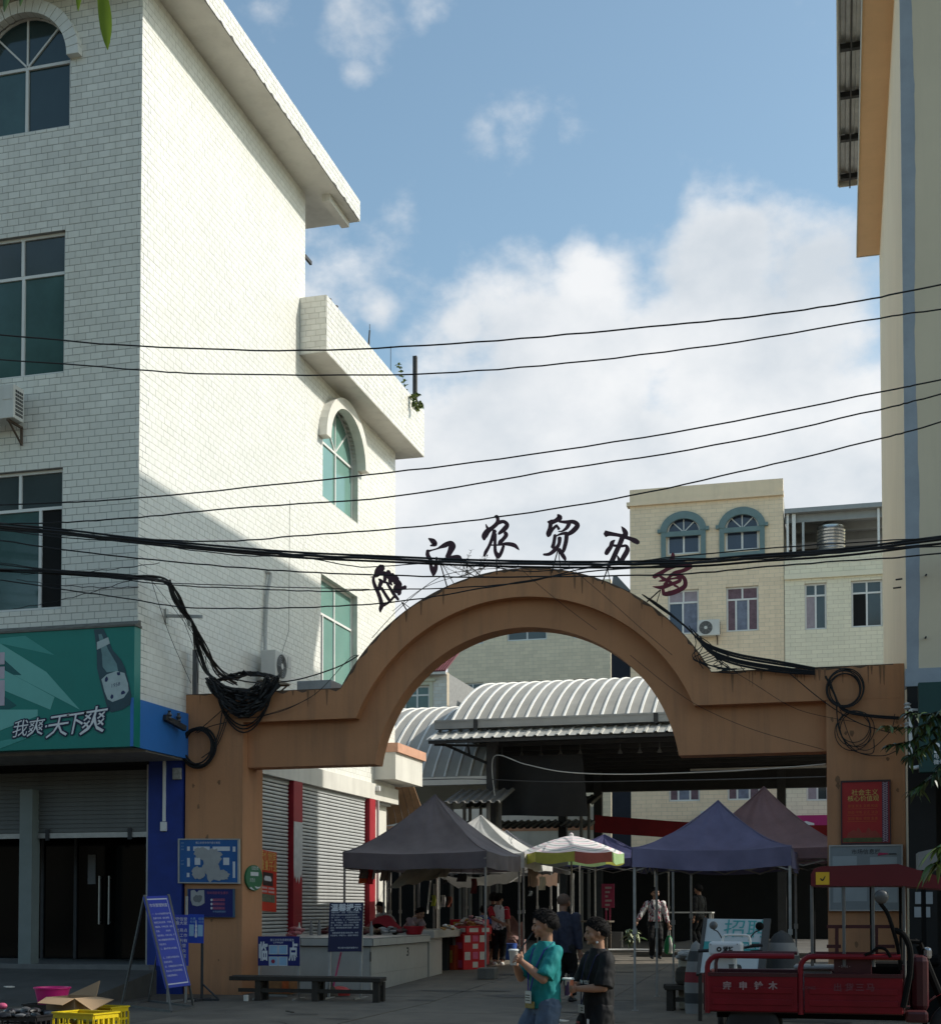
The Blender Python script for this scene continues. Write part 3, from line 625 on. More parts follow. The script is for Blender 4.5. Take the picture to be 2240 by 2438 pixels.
# ================================================================== tall building on the right
XR = .94
rb = thing('cream_building', 'tall cream rendered building at the right edge with deep eave and blue corner stripe', 'building', (6, 26, 0))
CREAM = M('cream_render', (.76, .64, .47), .85, .05, .5, bump=.06, bscale=20, streak=.15, dirtcol=(.4, .34, .26))
FRONT = M('khaki_render', (.66, .56, .41), .85, .06, .6, bump=.06, bscale=20, streak=.14, dirtcol=(.28, .25, .2))
BLUEB = M('faded_blue_paint', (.32, .35, .39), .75, .14, 2.5, streak=.3, dirtcol=(.24, .28, .33))
fRf = lambda u, v, d: (u, 21.0 - d, v); fRs = lambda u, v, d: (XR - d, u, v)
m = MB(); m.box(XR, 21.02, 0, 1.3, 32, 16.18); m.box(1.3, 31.7, 0, 14, 32, 16.18); m.box(1.3, 21.02, 15.9, 14, 31.7, 16.18); m.build('side_wall', CREAM, rb)
m = MB(); m.box(XR + .002, 21.0, 4.98, 14, 21.018, 16.18); m.box(1.302, 21.022, 4.98, 14, 21.3, 15.898); m.build('front_wall', FRONT, rb)
m = MB(); rnd = random.Random(4); zs = [4.98 + k * .16 for k in range(71)]; edge = [1.12 + .018 * math.sin(z * 1.1) + rnd.uniform(-.008, .008) for z in zs]
for k in range(70):
    m.hexa([fRf(XR - .001, zs[k], .0), fRf(edge[k], zs[k], .0), fRf(edge[k], zs[k], .004), fRf(XR - .001, zs[k], .004), fRf(XR - .001, zs[k + 1], .0), fRf(edge[k + 1], zs[k + 1], .0), fRf(edge[k + 1], zs[k + 1], .004), fRf(XR - .001, zs[k + 1], .004)])
m.build('blue_corner_stripe', BLUEB, rb)
m = MB(); m.box(XR - .02, 20.98, 4.72, 14, 21.3, 4.978); m.build('blue_band', BLUEB, rb)
ORG = M('orange_soffit', (.76, .49, .28), .8, .07, 1, streak=.12, dirtcol=(.4, .27, .15))
m = MB(); m.box(.455, 20.3, 16.18, 14, 31.95, 16.36); m.build('eave', ORG, rb)
m = MB(); m.box(.44, 20.3, 16.165, .454, 31.96, 16.42); m.box(.454, 31.951, 16.165, 14, 31.965, 16.42); m.build('eave_trim', PLASTER, rb)
m = MB(); m.box(.6, 21.5, 16.362, 14, 31.6, 17.75); m.build('parapet', CREAM, rb)
for px, py, L_ in ((2148, 1378, .10), (2145, 1398, .12), (2204, 1370, .09), (2203, 1519, .12)):
    side_ = px < 2158; p = P(px, py, X=XR) if side_ else P(px, py, Y=21.0); m = MB(); m.cyl((p.x + (.02 if side_ else 0), p.y + (0 if side_ else .02), p.z), (p.x - (L_ if side_ else 0), p.y - (0 if side_ else L_), p.z - .01), .014, n=6); m.build('wall_hook', DARKSTEEL, rb)
# corrugated sheet roof projecting above the eave, seen from below
sheet = MB(); n = 0; x = .05; prof = []
while x < 14: prof += [(x, .0), (x + .05, .0), (x + .07, .03), (x + .15, .03), (x + .17, 0)]; x += .19
k = len(prof); sheet.add([(a, 19.6, 17.98 + b) for a, b in prof] + [(a, 32.0, 17.98 + b) for a, b in prof], [(i, i + 1, k + i + 1, k + i) for i in range(k - 1)])
ro = sheet.build('sheet_roof', M('bare_sheet_metal', (.46, .46, .45), .42, .2, 3, metal=.45, streak=.2, dirtcol=(.2, .19, .18)), rb)
for i in range(7):
    y = 31.7 - i * 1.62; m = MB(); m.box(.11, y - .05, 17.86, 14, y + .05, 17.97); m.build('purlin', DARKSTEEL, ro)
m = MB(); m.box(.045, 19.6, 17.88, .075, 32.02, 18.02); m.box(.075, 32.0, 17.86, 14, 32.03, 18.02); m.build('roof_edge_trim', PLASTER, ro)
m = MB(); m.box(.30, 19.6, 17.80, .33, 32.0, 17.858); m.build('tie_bar', DARKSTEEL, ro)
# dark shop recess under the front wall
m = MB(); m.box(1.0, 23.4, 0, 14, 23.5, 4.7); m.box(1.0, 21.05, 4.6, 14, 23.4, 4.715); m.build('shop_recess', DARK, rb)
m = MB(); m.box(XR - .004, 20.985, 0, 1.32, 21.016, 4.715); m.build('recess_shade_sheet', M('recess_shade_black', (.009, .008, .0075), .8, .2, 3), rb)  # black sheet over the cream wall end, painting in the shade of the recess
for (a, b, c, d) in ((2180, 2124, 2222, 2153), (2178, 2160, 2216, 2185)):
    p0, p1 = P(a, d, Y=20.8), P(c, b, Y=20.8); m = MB(); m.box(p0.x, 20.97, p0.z, p1.x, 20.984, p1.z); m.build('pasted_paper', M('pale_grey_paper', (.3, .31, .32), .8, .08, 5), rb)
GS = M('dark_teal_sign', (.008, .045, .04), .5, .15, 3)
sg = thing('shop_fascia_sign', 'dark green shop sign with white numerals at the right edge under the blue band', 'shop sign', (1.9, 20.3, 3.5))
p0, p1 = P(2188, 1840, Y=20.2), P(2188, 1625, Y=20.2)
m = MB(); m.rbox(p0.x, 20.2, p0.z, p0.x + 3.2, 20.34, p1.z, .012); m.build('sign_board', GS, sg)
q = P(2222, 1783, Y=20.2); text_mb('38', .20, lambda u, v, d: (q.x + u, 20.2 - d, q.z + v), .004, .004, align='LEFT').build('lettering', WHITEINK, sg)
q = P(2222, 1802, Y=20.2); text_mb('电话18', .075, lambda u, v, d: (q.x + u, 20.2 - d, q.z + v), .004, align='LEFT').build('lettering', WHITEINK, sg)
q = P(2222, 1816, Y=20.2); text_mb('微信18', .075, lambda u, v, d: (q.x + u, 20.2 - d, q.z + v), .004, align='LEFT').build('lettering', WHITEINK, sg)
m = MB(); a, b, c = P(2168, 1690, Y=20.3), P(2168, 1826, Y=20.3), P(2190, 1826, Y=20.3); m.tube([a, b, b + Vector((.02, 0, -.02)), c], .028, 8); m.bar(a, a + Vector((.25, .1, .0)), .03)
m.build('support_pipe', ALU, sg)
m = MB(); a = P(2160, 1600, Y=20.55)
for k in range(3): m.lathe((.93, 20.75, 4.35 - k * .14), [(.02, 0), (.055, .02), (.03, .05), (.055, .08), (.02, .1)], 10)
single('insulator_rack', m, M('white_porcelain', (.5, .5, .48), .3, .1, 3), 'small stack of porcelain insulators at the right corner of the gate', 'insulator')
# ================================================================== buildings behind the market
FT = M('cream_wall_tile', (.84, .67, .47), .6, .04, 1, island=.05, streak=.2, dirtcol=(.33, .27, .19))
PT = M('pale_green_tile', (.82, .75, .57), .55, .04, 1, island=.05, streak=.15, dirtcol=(.38, .39, .3))
CG = M('grey_cream_tile', (.82, .69, .50), .6, .04, 1, island=.08, streak=.2, dirtcol=(.36, .33, .27))
WBR = M('white_brick_tile', (.66, .65, .60), .6, .05, 1, island=.12)
TEAL = M('teal_window_surround', (.15, .22, .225), .7, .12, 3)
def facade(thing_, fn, U0, U1, V0, V1, holes, mat, tw, th, t=.35, key=None, mp=0, grout=M('pale_wall_joint', (.56, .48, .36), .9, .1, 3)):
    m = MB(); wall_slab(m, fn, U0, U1, V0, V1, holes, -t, 0); m.build('wall', grout, thing_)
    nr = round((V1 - V0) / th)
    tile_field(thing_, fn, tile_cells(U0, U1, V0, V1, holes, tw, th, 11), .008, -.004, .004, mat, stuffname='wall_tiles')
def px_hole(Y, x0, x1, yt, yb, rise=0):
    a, b = P(x0, yb, Y=Y), P(x1, yt, Y=Y); return (a.x, b.x, min(a.z, b.z), max(a.z, b.z), rise)
# --- right cream block with two arched windows
YB = 57.0
c1 = thing('arched_window_block', 'cream tiled block with two blue-trimmed arched top windows behind the market', 'building', (14, 62, 0))
fB = lambda u, v, d: (u, YB - d, v)
xl, xr = P(1500, 1400, Y=YB).x, P(1866, 1400, Y=YB).x; zt_ = P(1700, 1192, Y=YB).z; ztop = P(1700, 1172, Y=YB).z
hb = []
w1 = px_hole(YB, 1588, 1666, 1262, 1320); w2 = px_hole(YB, 1727, 1806, 1254, 1313)
w1 = (w1[0], w1[1], w1[2], w1[3], .62); w2 = (w2[0], w2[1], w2[2], w2[3], .62); r2 = (w2[2] + w1[2]) / 2; r3 = (w1[3] + w2[3]) / 2
w1 = (w1[0], w1[1], r2, r3, .66); w2 = (w2[0], w2[1], r2, r3, .66)
w3 = px_hole(YB, 1590, 1663, 1402, 1509); w4 = px_hole(YB, 1729, 1805, 1394, 1507)
vb, vt = (w3[2] + w4[2]) / 2, (w3[3] + w4[3]) / 2; w3 = (w3[0], w3[1], vb, vt, 0); w4 = (w4[0], w4[1], vb, vt, 0)
dz = vb - r2; hb = [w1, w2, w3, w4] + [(w[0], w[1], w[2] - (k + 1) * 3.45, w[3] - (k + 1) * 3.45, 0) for w in (w3, w4) for k in range(2)]
facade(c1, fB, xl, xr, 0, zt_, hb, FT, .42, .165)
m = MB(); m.box(xl - .12, YB - .14, zt_ + .002, xr + .02, YB + .3, zt_ + .16); m.box(xl, YB - .04, zt_ + .162, xr, YB + .25, ztop + .35); m.build('cornice', FT, c1)
m = MB(); m.box(xl + .002, YB + .36, 0, xr, YB + 8, zt_); m.build('block_core', GROUT, c1)
PLUM = M('plum_curtain', (.16, .10, .12), .75, .35, 5); BLUEC = M('blue_grey_curtain', (.17, .19, .25), .75, .3, 5)
NAVYG = glass_mat('navy_window_glass', (.035, .045, .075))
for w in (w1, w2):
    window(c1, fB, w, .14, [(w[0] + w[1]) / 2], glass=NAVYG, fw_=.075)
    s_ = MB(); frame_rect(s_, fB, w[0] - .24, w[1] + .24, w[2] - .30, w[3], .2, -.02, .10); slab(s_, fB, w[0] - .38, w[0] - .242, w[3] - .02, w[3] + .12, -.02, .16); slab(s_, fB, w[1] + .242, w[1] + .38, w[3] - .02, w[3] + .12, -.02, .16)
    s_.build('window_surround', TEAL, c1); c_ = (w[0] + w[1]) / 2; a_ = (w[1] - w[0]) / 2
    arch_hood(c1, fB, c_, w[3] + .01, a_ + .02, a_ + .28, -.02, .12, 1, TEAL, name='arch_moulding', ky=.93) if False else None
    s_ = MB()
    for k in range(20):
        t0, t1 = math.pi * k / 20, math.pi * (k + 1) / 20
        q = [(c_ + r_ * math.cos(t), w[3] + .003 + r_ * ky * math.sin(t)) for r_, t, ky in ((a_ + .01, t0, .76), (a_ + .01, t1, .76), (a_ + .28, t1, .86), (a_ + .28, t0, .86))]
        s_.add([fB(x, y, -.02) for x, y in q] + [fB(x, y, .12) for x, y in q], [(3, 2, 1, 0), (4, 5, 6, 7), (0, 1, 5, 4), (2, 3, 7, 6), (1, 2, 6, 5), (3, 0, 4, 7)])
    s_.build('arch_moulding', TEAL, c1)
for i, w in enumerate(hb[2:]):
    q = (w[1] - w[0]); tr = w[3] - (w[3] - w[2]) * .28
    window(c1, fB, w, .14, [w[0] + q * .3, w[0] + q * .68] if i % 2 else [w[0] + q * .48], tr, panes=[PLUM, BLUEC, PLUM, PLUM] if i % 2 else [NAVYG, BLUEC, CURTAIN], fw_=.07)
# --- pale green block on the far right with open roof storey
c2 = thing('pale_green_block', 'pale green tiled block with an open steel roof storey at the far right', 'building', (20, 62, 0))
x2l, x2r = xr + .02, P(2140, 1400, Y=YB).x; z2 = P(1980, 1312, Y=YB).z
h1 = px_hole(YB, 1916, 1967, 1386, 1500); h2 = px_hole(YB, 2027, 2100, 1380, 1494); vb, vt = (h1[2] + h2[2]) / 2, (h1[3] + h2[3]) / 2
hg = [(h[0], h[1], vb - k * 3.45, vt - k * 3.45, 0) for h in (h1, h2) for k in range(3)]
facade(c2, fB, x2l, x2r, 0, z2, hg, PT, .42, .165)
for i, w in enumerate(hg):
    window(c2, fB, w, .14, [(w[0] + w[1]) / 2], w[3] - (w[3] - w[2]) * .26, panes=[CURTAIN if i < 3 else DARK, MIDG, MIDG], fw_=.07)
m = MB(); zz = P(1980, 1360, Y=YB).z; m.box(x2l, YB - .12, zz - .25, x2r, YB - .01, zz - .05); m.build('string_course', PT, c2)
m = MB(); m.box(x2l, YB + .36, 0, x2r, YB + 8, z2 - .02); m.build('block_core', GROUT, c2)
zr = P(1980, 1205, Y=YB).z
m = MB(); m.box(x2l + .02, YB - .1, zr - .18, x2r, YB + 8, zr)
for k in range(3): m.box(x2l + .02, YB + .25 + k * 1.6, zr - .5 - .0 * k, x2r, YB + .35 + k * 1.6, zr - .182)
rs = m.build('roof_sheet', M('grey_steel_roof', (.30, .31, .31), .5, .12, 3, metal=.2), c2)
for x in (1875, 1890, 1912, 2092):
    p = P(x, 1300, Y=YB); t_ = zr - .19 if x != 1912 else P(x, 1242, Y=YB).z; m = MB(); w_ = .09 if x != 1890 else .14; m.box(p.x - w_ / 2, YB + .05, z2, p.x + w_ / 2, YB + .05 + w_, t_); m.build('post', ALU if x != 1912 else STEEL, rs)
m = MB(); m.box(x2l, YB + 4.2, z2, x2r, YB + 4.4, zr - .6); m.build('rear_wall', M('bare_cement', (.13, .125, .115), .9, .25, .7, streak=.4), c2)
m = MB(); p = P(1978, 1305, Y=YB + .8); r_ = .58
pr_ = [(r_ * .9, 0)]; 
for k in range(9): pr_ += [(r_, .05 + k * .13), (r_ * .95, .11 + k * .13)]
pr_ += [(r_ * .96, 1.24), (r_ * .55, 1.42), (.18, 1.47), (.18, 1.55), (0, 1.55)]
m.lathe((p.x, YB + 1.0, z2 - .02), pr_, 24)
single('water_tank', m, M('stainless_tank', (.55, .56, .56), .25, .1, 4, metal=.85), 'ribbed stainless water tank standing on the open roof storey', 'water tank')
# --- wide cream block seen through the arch
YC = 76.0
c3 = thing('rear_cream_block', 'long cream block seen through the arch above the curved roof', 'building', (4, 84, 0))
fC = lambda u, v, d: (u, YC - d, v); x3l, x3r = P(1066, 1560, Y=YC).x, P(1454, 1560, Y=YC).x; z3 = P(1300, 1388, Y=YC).z
hc = [px_hole(YC, 1207, 1302, 1490, 1527), px_hole(YC, 1365, 1416, 1490, 1520), px_hole(YC, 1100, 1150, 1495, 1535)]
h_ = [px_hole(YC, 1205, 1306, 1620, 1666), px_hole(YC, 1364, 1416, 1615, 1660), px_hole(YC, 1100, 1150, 1625, 1672)]
hz = hc + [(a[0], a[1], b[2] - .3, b[3], 0) for a, b in zip(hc, h_)]
facade(c3, fC, x3l, x3r, 0, z3, hz, CG, .5, .2)
for w in hz: window(c3, fC, w, .12, [(w[0] + w[1]) / 2], glass=MIDG, fw_=.08)
m = MB(); m.box(x3l, YC + .36, 0, x3r, YC + 10, z3 - .02); m.build('block_core', GROUT, c3)
# --- narrow dark blue-black slab filling the gap
c4 = thing('dark_gap_slab', 'narrow dark blue slab standing in the gap between the two cream blocks', 'tower', (7, 66, 0))
ax, bx = P(1455, 1560, Y=64).x, P(1503, 1560, Y=64).x; ct = P(1470, 1384, Y=64).z
m = MB(); m.box(ax, 64, 0, bx, 69, ct - .5); m.build('shaft', M('dark_blue_black', (.020, .022, .034), .7, .2, 2), c4)
m = MB(); m.hexa([(ax, 64, ct - .498), (bx, 64, ct - .498), (bx, 69, ct - .498), (ax, 69, ct - .498), (ax + .1, 64, ct + .3), (ax + .25, 64, ct + .3), (ax + .25, 69, ct + .3), (ax + .1, 69, ct + .3)]); m.build('cap', M('grey_cement_cap', (.2, .2, .2), .8, .1, 2), c4)
# --- white brick house with red tin roof at the left behind the arch
YD = 60.0
c5 = thing('white_brick_house', 'white brick house with a red tin roof behind the left side of the arch', 'house', (-8, 64, 0))
fD = lambda u, v, d: (u, YD - d, v); x5l, x5r = P(900, 1650, Y=YD).x, P(1064, 1650, Y=YD).x; z5 = P(1030, 1602, Y=YD).z
hd = [px_hole(YD, 962, 1022, 1632, 1702)]
facade(c5, fD, x5l, x5r, 0, z5, hd, WBR, .36, .16)
window(c5, fD, hd[0], .12, [(hd[0][0] + hd[0][1]) / 2], hd[0][3] - .42, panes=[CURT, CURT, CURT], fw_=.075)
m = MB(); frame_rect(m, fD, hd[0][0] - .17, hd[0][1] + .17, hd[0][2] - .17, hd[0][3] + .17, .15, -.02, .07); slab(m, fD, hd[0][0] - .3, hd[0][1] + .3, hd[0][3] + .172, hd[0][3] + .3, -.02, .12); m.build('window_surround', M('pale_yellow_trim', (.58, .56, .42), .7, .08, 2), c5)
m = MB(); m.box(x5l, YD + .36, 0, x5r, YD + 6, z5 - .02); m.build('house_core', GROUT, c5)
m = MB()
for k in range(60):
    x0 = x5l - .2 + k * .115; 
    if x0 > x5r: break
    m.hexa([(x0, YD - .35, z5 + .0), (x0 + .075, YD - .35, z5 + .0), (x0 + .075, YD + 3, z5 + 1.75), (x0, YD + 3, z5 + 1.75), (x0 + .015, YD - .35, z5 + .06), (x0 + .06, YD - .35, z5 + .06), (x0 + .06, YD + 3, z5 + 1.81), (x0 + .015, YD + 3, z5 + 1.81)])
m.hexa([(x5l - .2, YD - .3, z5 - .03), (x5r, YD - .3, z5 - .03), (x5r, YD + 3, z5 + 1.72), (x5l - .2, YD + 3, z5 + 1.72), (x5l - .2, YD - .3, z5 + .01), (x5r, YD - .3, z5 + .01), (x5r, YD + 3, z5 + 1.76), (x5l - .2, YD + 3, z5 + 1.76)])
m.build('tin_roof', M('red_tin_roof', (.14, .035, .04), .6, .2, 2), c5)
m = MB(); m.box(x5l - .25, YD - .4, z5 - .14, x5r + .05, YD - .2, z5 - .035); m.build('eave_board', PLASTER, c5)
# ================================================================== market hall behind the gate
SHEETR = M('weathered_roof_sheet', (.36, .34, .30), .6, .18, .8, metal=.05, streak=0, dirt=.5, dirtcol=(.2, .19, .16))
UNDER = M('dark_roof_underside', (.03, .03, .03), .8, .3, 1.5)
def barrel(parent, name, X0, X1, Y0, Y1, z0, rise, pitch=.36, n=22):
    half = (Y1 - Y0) / 2; r = (half * half + rise * rise) / (2 * rise); cy, cz = (Y0 + Y1) / 2, z0 + rise - r; a0 = math.asin(half / r)
    pt = lambda t, h=0: (cy + (r + h) * math.sin(t), cz + (r + h) * math.cos(t)); ts = [-a0 + 2 * a0 * i / n for i in range(n + 1)]
    m = MB()
    m.grid(lambda u, v: (X0 + (X1 - X0) * u, *pt(-a0 + 2 * a0 * v)), 1, n)
    m.grid(lambda u, v: (X0 + (X1 - X0) * u, *pt(-a0 + 2 * a0 * v, -.03)), 1, n, flip=True)
    o = m.build(name, SHEETR, parent, recalc=False)
    m = MB(); k = len(ts); x = 0
    for i, t in enumerate(ts):
        for dx, h in ((-.036, .002), (-.026, .034), (.026, .034), (.036, .002)): m.v.append((dx, *pt(t, h)))
    for i in range(k - 1):
        for j in range(3): m.f.append([i * 4 + j, (i + 1) * 4 + j, (i + 1) * 4 + j + 1, i * 4 + j + 1]); m.sm.append(False)
    inv = base_inv(o); me = m.mesh('roof_rib', M('pale_roof_rib', (.74, .73, .69), .45, .10, 1, metal=0, dirt=.2, dirtcol=(.25, .24, .2)), inv); x = X0 + .04
    while x < X1: q = put(bpy.data.objects.new('roof_rib', me), o); q.location.x = x; x += pitch
    return o
hall = thing('market_hall', 'open market hall with a ribbed curved sheet metal roof behind the tents', 'market hall', (-3, 44, .36))
X0 = P(1072, 1705, Y=38).x; zg = P(1300, 1712, Y=38).z
barrel(hall, 'curved_roof', X0, 5.0, 38, 51, zg, 1.98)
m = MB(); gx = P(1036, 1712, Y=37.8).x; m.box(gx, 37.72, zg - .22, 5.0, 37.99, zg - .02); m.box(gx, 37.70, zg - .02, 5.0, 37.74, zg + .03); m.build('gutter', M('gutter_metal', (.34, .34, .335), .5, .12, 2, metal=.3), hall)
for px in (1136, 1563): p = P(px, 1715, Y=37.9); m = MB(); m.bar((p.x, 37.95, zg - .225), (p.x + .35, 38.1, zg - .55), .09); m.box(p.x - .06, 37.69, zg - .26, p.x + .06, 37.72, zg + .02); m.build('gutter_bracket', DARKSTEEL, hall)
# lower corrugated awning under the gutter
ax0 = P(1014, 1757, Y=37).x; za, zb_ = P(1300, 1752, Y=37).z, 6.78
m = MB(); prof = []; x = ax0
while x < 5: prof += [(x, 0), (x + .07, 0), (x + .09, .035), (x + .15, .035), (x + .17, 0)]; x += .30
k = len(prof); m.add([(a, 37, za + b) for a, b in prof] + [(a + .0, 38.6, zb_ + b) for a, b in prof], [(i, i + 1, k + i + 1, k + i) for i in range(k - 1)])
m.add([(a, 37, za + b - .012) for a, b in prof] + [(a + .0, 38.6, zb_ + b - .012) for a, b in prof], [(i, k + i, k + i + 1, i + 1) for i in range(k - 1)])
m.build('awning_sheet', M('pale_awning_sheet', (.5, .49, .45), .45, .15, 1, metal=.2, dirt=.4, dirtcol=(.2, .18, .15)), hall, recalc=False)
m = MB(); m.box(ax0 + .05, 37.06, za - .11, 5, 37.14, za - .02); m.build('awning_rail', DARKSTEEL, hall)
# dark flat ceiling, beams, columns
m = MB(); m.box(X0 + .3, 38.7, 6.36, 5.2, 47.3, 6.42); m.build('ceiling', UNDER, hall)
m = MB()
y = 39.4
while y < 47: m.box(X0 + .3, y, 6.25, 5.2, y + .12, 6.358); y += 1.25
m.build('ceiling_purlins', M('purlin_grey', (.05, .05, .05), .7, .2, 2), hall)
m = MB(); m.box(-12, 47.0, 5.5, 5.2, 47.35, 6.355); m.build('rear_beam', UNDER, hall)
m = MB(); m.box(-4.9, 46.85, 6.12, 5.2, 46.98, 6.19); m.build('rear_gutter', ALU, hall)
for px, y in ((1172, 38.05), (1172, 47.1), (1424, 47.1), (1340, 46.8), (1860, 47.1)):
    p = P(px, 1900, Y=y); m = MB(); m.box(p.x - .14, y - .14, .3, p.x + .14, y + .14, 6.8 if y < 40 else 6.2); m.build('column', DARKSTEEL, hall)
m = MB(); p = P(1172, 1900, Y=38.05).x
for z, dx in ((6.0, -1.3), (5.7, -1.3)): m.bar((p, 38.0, 5.55), (p + dx, 37.3, 6.15), .07)
m.bar((p, 38, 6.1), (p - 1.5, 37.3, 6.1), .06); m.bar((p - .6, 37.8, 5.85), (p - .6, 37.6, 6.1), .05)
m.build('awning_brace', DARKSTEEL, hall)
# large black tarpaulin sheet hung under the front of the roof
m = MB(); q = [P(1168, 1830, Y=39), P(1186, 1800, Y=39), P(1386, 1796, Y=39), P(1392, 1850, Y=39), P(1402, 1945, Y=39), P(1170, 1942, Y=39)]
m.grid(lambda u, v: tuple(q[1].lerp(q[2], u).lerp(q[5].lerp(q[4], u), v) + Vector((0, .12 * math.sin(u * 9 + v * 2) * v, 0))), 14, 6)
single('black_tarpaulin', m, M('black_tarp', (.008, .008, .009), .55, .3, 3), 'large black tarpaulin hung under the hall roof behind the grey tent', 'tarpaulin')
# second, lower curved roof on the left
h2 = thing('side_market_roof', 'lower curved ribbed roof left of the market hall half in its shadow', 'market roof', (-12, 44, .36))
zl = P(1100, 1850, Y=38.3).z
bx1 = P(1160, 1850, Y=38.3).x
barrel(h2, 'curved_roof', -19, bx1, 38.3, 50.5, zl, 2.85)
m = MB(); m.box(-19, 38.0, zl - .25, bx1 + .05, 38.29, zl - .02); m.build('gutter', ALU, h2)
for x in (-17, -13.4): m = MB(); m.box(x, 38.3, .3, x + .26, 38.55, zl); m.build('column', DARKSTEEL, h2)
for i, (x0, x1, y, z, dz) in enumerate(((1050, 1180, 36.2, 1914, .5), (1096, 1400, 40.5, 1922, .4), (1075, 1400, 45.5, 1975, .35))):
    a, b = P(x0, z, Y=y), P(x1, z, Y=y); m = MB(); prof = []; x = a.x
    while x < b.x: prof += [(x, 0), (x + .06, 0), (x + .1, .05), (x + .16, .05), (x + .2, 0)]; x += .24
    k = len(prof); m.add([(c, y, a.z + d) for c, d in prof] + [(c, y + 1.8, a.z + d + dz) for c, d in prof], [(j, j + 1, k + j + 1, k + j) for j in range(k - 1)])
    m.add([(c, y, a.z + d - .02) for c, d in prof] + [(c, y + 1.8, a.z + d + dz - .02) for c, d in prof], [(j, k + j, k + j + 1, j + 1) for j in range(k - 1)])
    for x in (a.x + .2, b.x - .3): m.box(x, y + .2, .36, x + .08, y + .28, a.z + .02); m.box(x, y + 1.5, .36, x + .08, y + 1.58, a.z + .3)
    single('lean_to_roof', m, M('old_grey_sheet', (.13, .125, .115), .7, .3, 1, dirt=.4), ['grey corrugated lean-to roof beside the wooden hoarding', 'dim corrugated lean-to roof under the middle of the hall', 'dark corrugated stall roof under the white and terracotta wall'][i], 'lean-to roof')
# rear stall row: white wall with terracotta stripe and a black sheet below painting the stalls' shade
rw = thing('rear_stall_row', 'low white wall with a terracotta stripe at the back of the market', 'stall row', (-6, 53, .36))
a, b = P(1075, 1946, Y=52), P(1425, 1962, Y=52); m = MB(); m.box(-18, 52, .3, b.x, 52.3, a.z + .3); m.build('wall', PLASTER, rw)
m = MB(); m.box(-18, 51.98, P(1200, 1980, Y=52).z, b.x, 51.998, P(1200, 1963, Y=52).z); m.build('stripe', M('terracotta_stripe', (.5, .26, .16), .7, .12, 2), rw)
m = MB(); m.box(-20, 48.0, .3, 6.4, 48.1, 3.42); m.box(-20, 45, .3, -19.9, 48, 3.4); m.build('stall_shade_sheet', DARK, rw)
# red cloth banner across the right half
bn = MB(); a, b, c, d = P(1416, 1941, Y=44), P(1976, 1965, Y=44), P(1976, 2003, Y=44), P(1416, 1982, Y=44)
bn.grid(lambda u, v: tuple(a.lerp(b, u).lerp(d.lerp(c, u), v) + Vector((0, .05 * math.sin(u * 21), -.10 * math.sin(u * math.pi)))), 30, 3)
single('red_banner', bn, M('red_cloth', (.20, .006, .012), .8, .2, 2, sheen=.2), 'long plain red cloth banner strung across the market hall', 'banner')
sg = thing('pink_shop_sign', 'magenta shop sign with a white emblem behind the pink tent peak', 'shop sign', tuple(P(1930, 1985, Y=55)))
a, b = P(1870, 1988, Y=55), P(2000, 1960, Y=55); m = MB(); m.box(a.x, 55, a.z - .5, b.x, 55.12, b.z + .32); m.build('sign_board', M('magenta_board', (.45, .03, .16), .5, .1, 2), sg)
p = P(1919, 1976, Y=54.9); fn = lambda u, v, d: (p.x + u, 54.995 - d, p.z + v)
m = MB(); m.prism([(-.3, .25), (0, .34), (.3, .25), (.3, -.05), (.0, -.3), (-.3, -.05)], fn, 0, .006); m.prism([(-.12, .1), (.12, .1), (.12, -.06), (-.12, -.06)], fn, .006, .010); m.build('emblem', WHITEINK, sg)
text_mb('华', .5, lambda u, v, d: (p.x + .75 + u, 54.995 - d, p.z - .15 + v), .006).build('lettering', WHITEINK, sg)
# raised hall floor with kerb
m = MB(); m.box(-4.75, 32.7, .2, 5.2, 60, .47); struct('market_floor', m, M('hall_floor', (.10, .095, .088), .85, .25, 1, dirt=.4))
m = MB(); a = P(1438, 2266, Z=.48); 
m.tube([(a.x, a.y + .6, .50), (a.x + .6, 33.3, .50), (a.x + 1.4, 33.1, .50), (a.x + 2.6, 33.0, .50), (a.x + 3.4, 33.1, .50)], .03, 6)
single('white_hose', m, M('white_hose', (.6, .6, .58), .5, .1, 3), 'white hose lying along the edge of the hall floor', 'hose')
# pendant lamps under the ceiling
m = MB(); m.lathe((0, 0, 0), [(.075, 0), (.07, .02), (.02, .12), (.018, .16), (0, .16)], 10); m.cyl((0, 0, .15), (0, 0, .33), .006, n=4)
me = None
LAMPL = ['leftmost lamp of the row under the hall ceiling', 'second lamp from the left under the hall ceiling', 'third lamp from the left under the hall ceiling', 'fourth lamp from the left under the hall ceiling', 'fifth lamp from the left, beside the dark brace', 'sixth lamp from the left under the hall ceiling', 'third lamp from the right under the hall ceiling', 'second lamp from the right under the hall ceiling', 'rightmost lamp of the row under the hall ceiling']
for i, px in enumerate((1195, 1242, 1288, 1334, 1381, 1476, 1523, 1570, 1617)):
    p = P(px, 1778, Y=40.2)
    if me is None:
        o = single('pendant_lamp', m, M('lamp_enamel', (.22, .22, .22), .4, .1, 4), 'x', 'lamp', 'lamps hanging in a row under the hall ceiling'); me = o.data
    else: o = put(bpy.data.objects.new('pendant_lamp', me))
    meta(o, LAMPL[i], 'lamp', 'lamps hanging in a row under the hall ceiling'); o.location = (p.x, 40.2, 6.03)
# unseen house row behind the viewer, added to block skylight from the street
opp = thing('sky_blocker_houses', 'unseen row of plain houses behind the viewer, added to block skylight', 'house row', (-4, -12, 0))
m = MB(); m.box(-60, -16, 0, 50, -10, 9); m.build('wall', M('sky_blocker_wall', (.20, .18, .15), .85, .15, 1), opp)
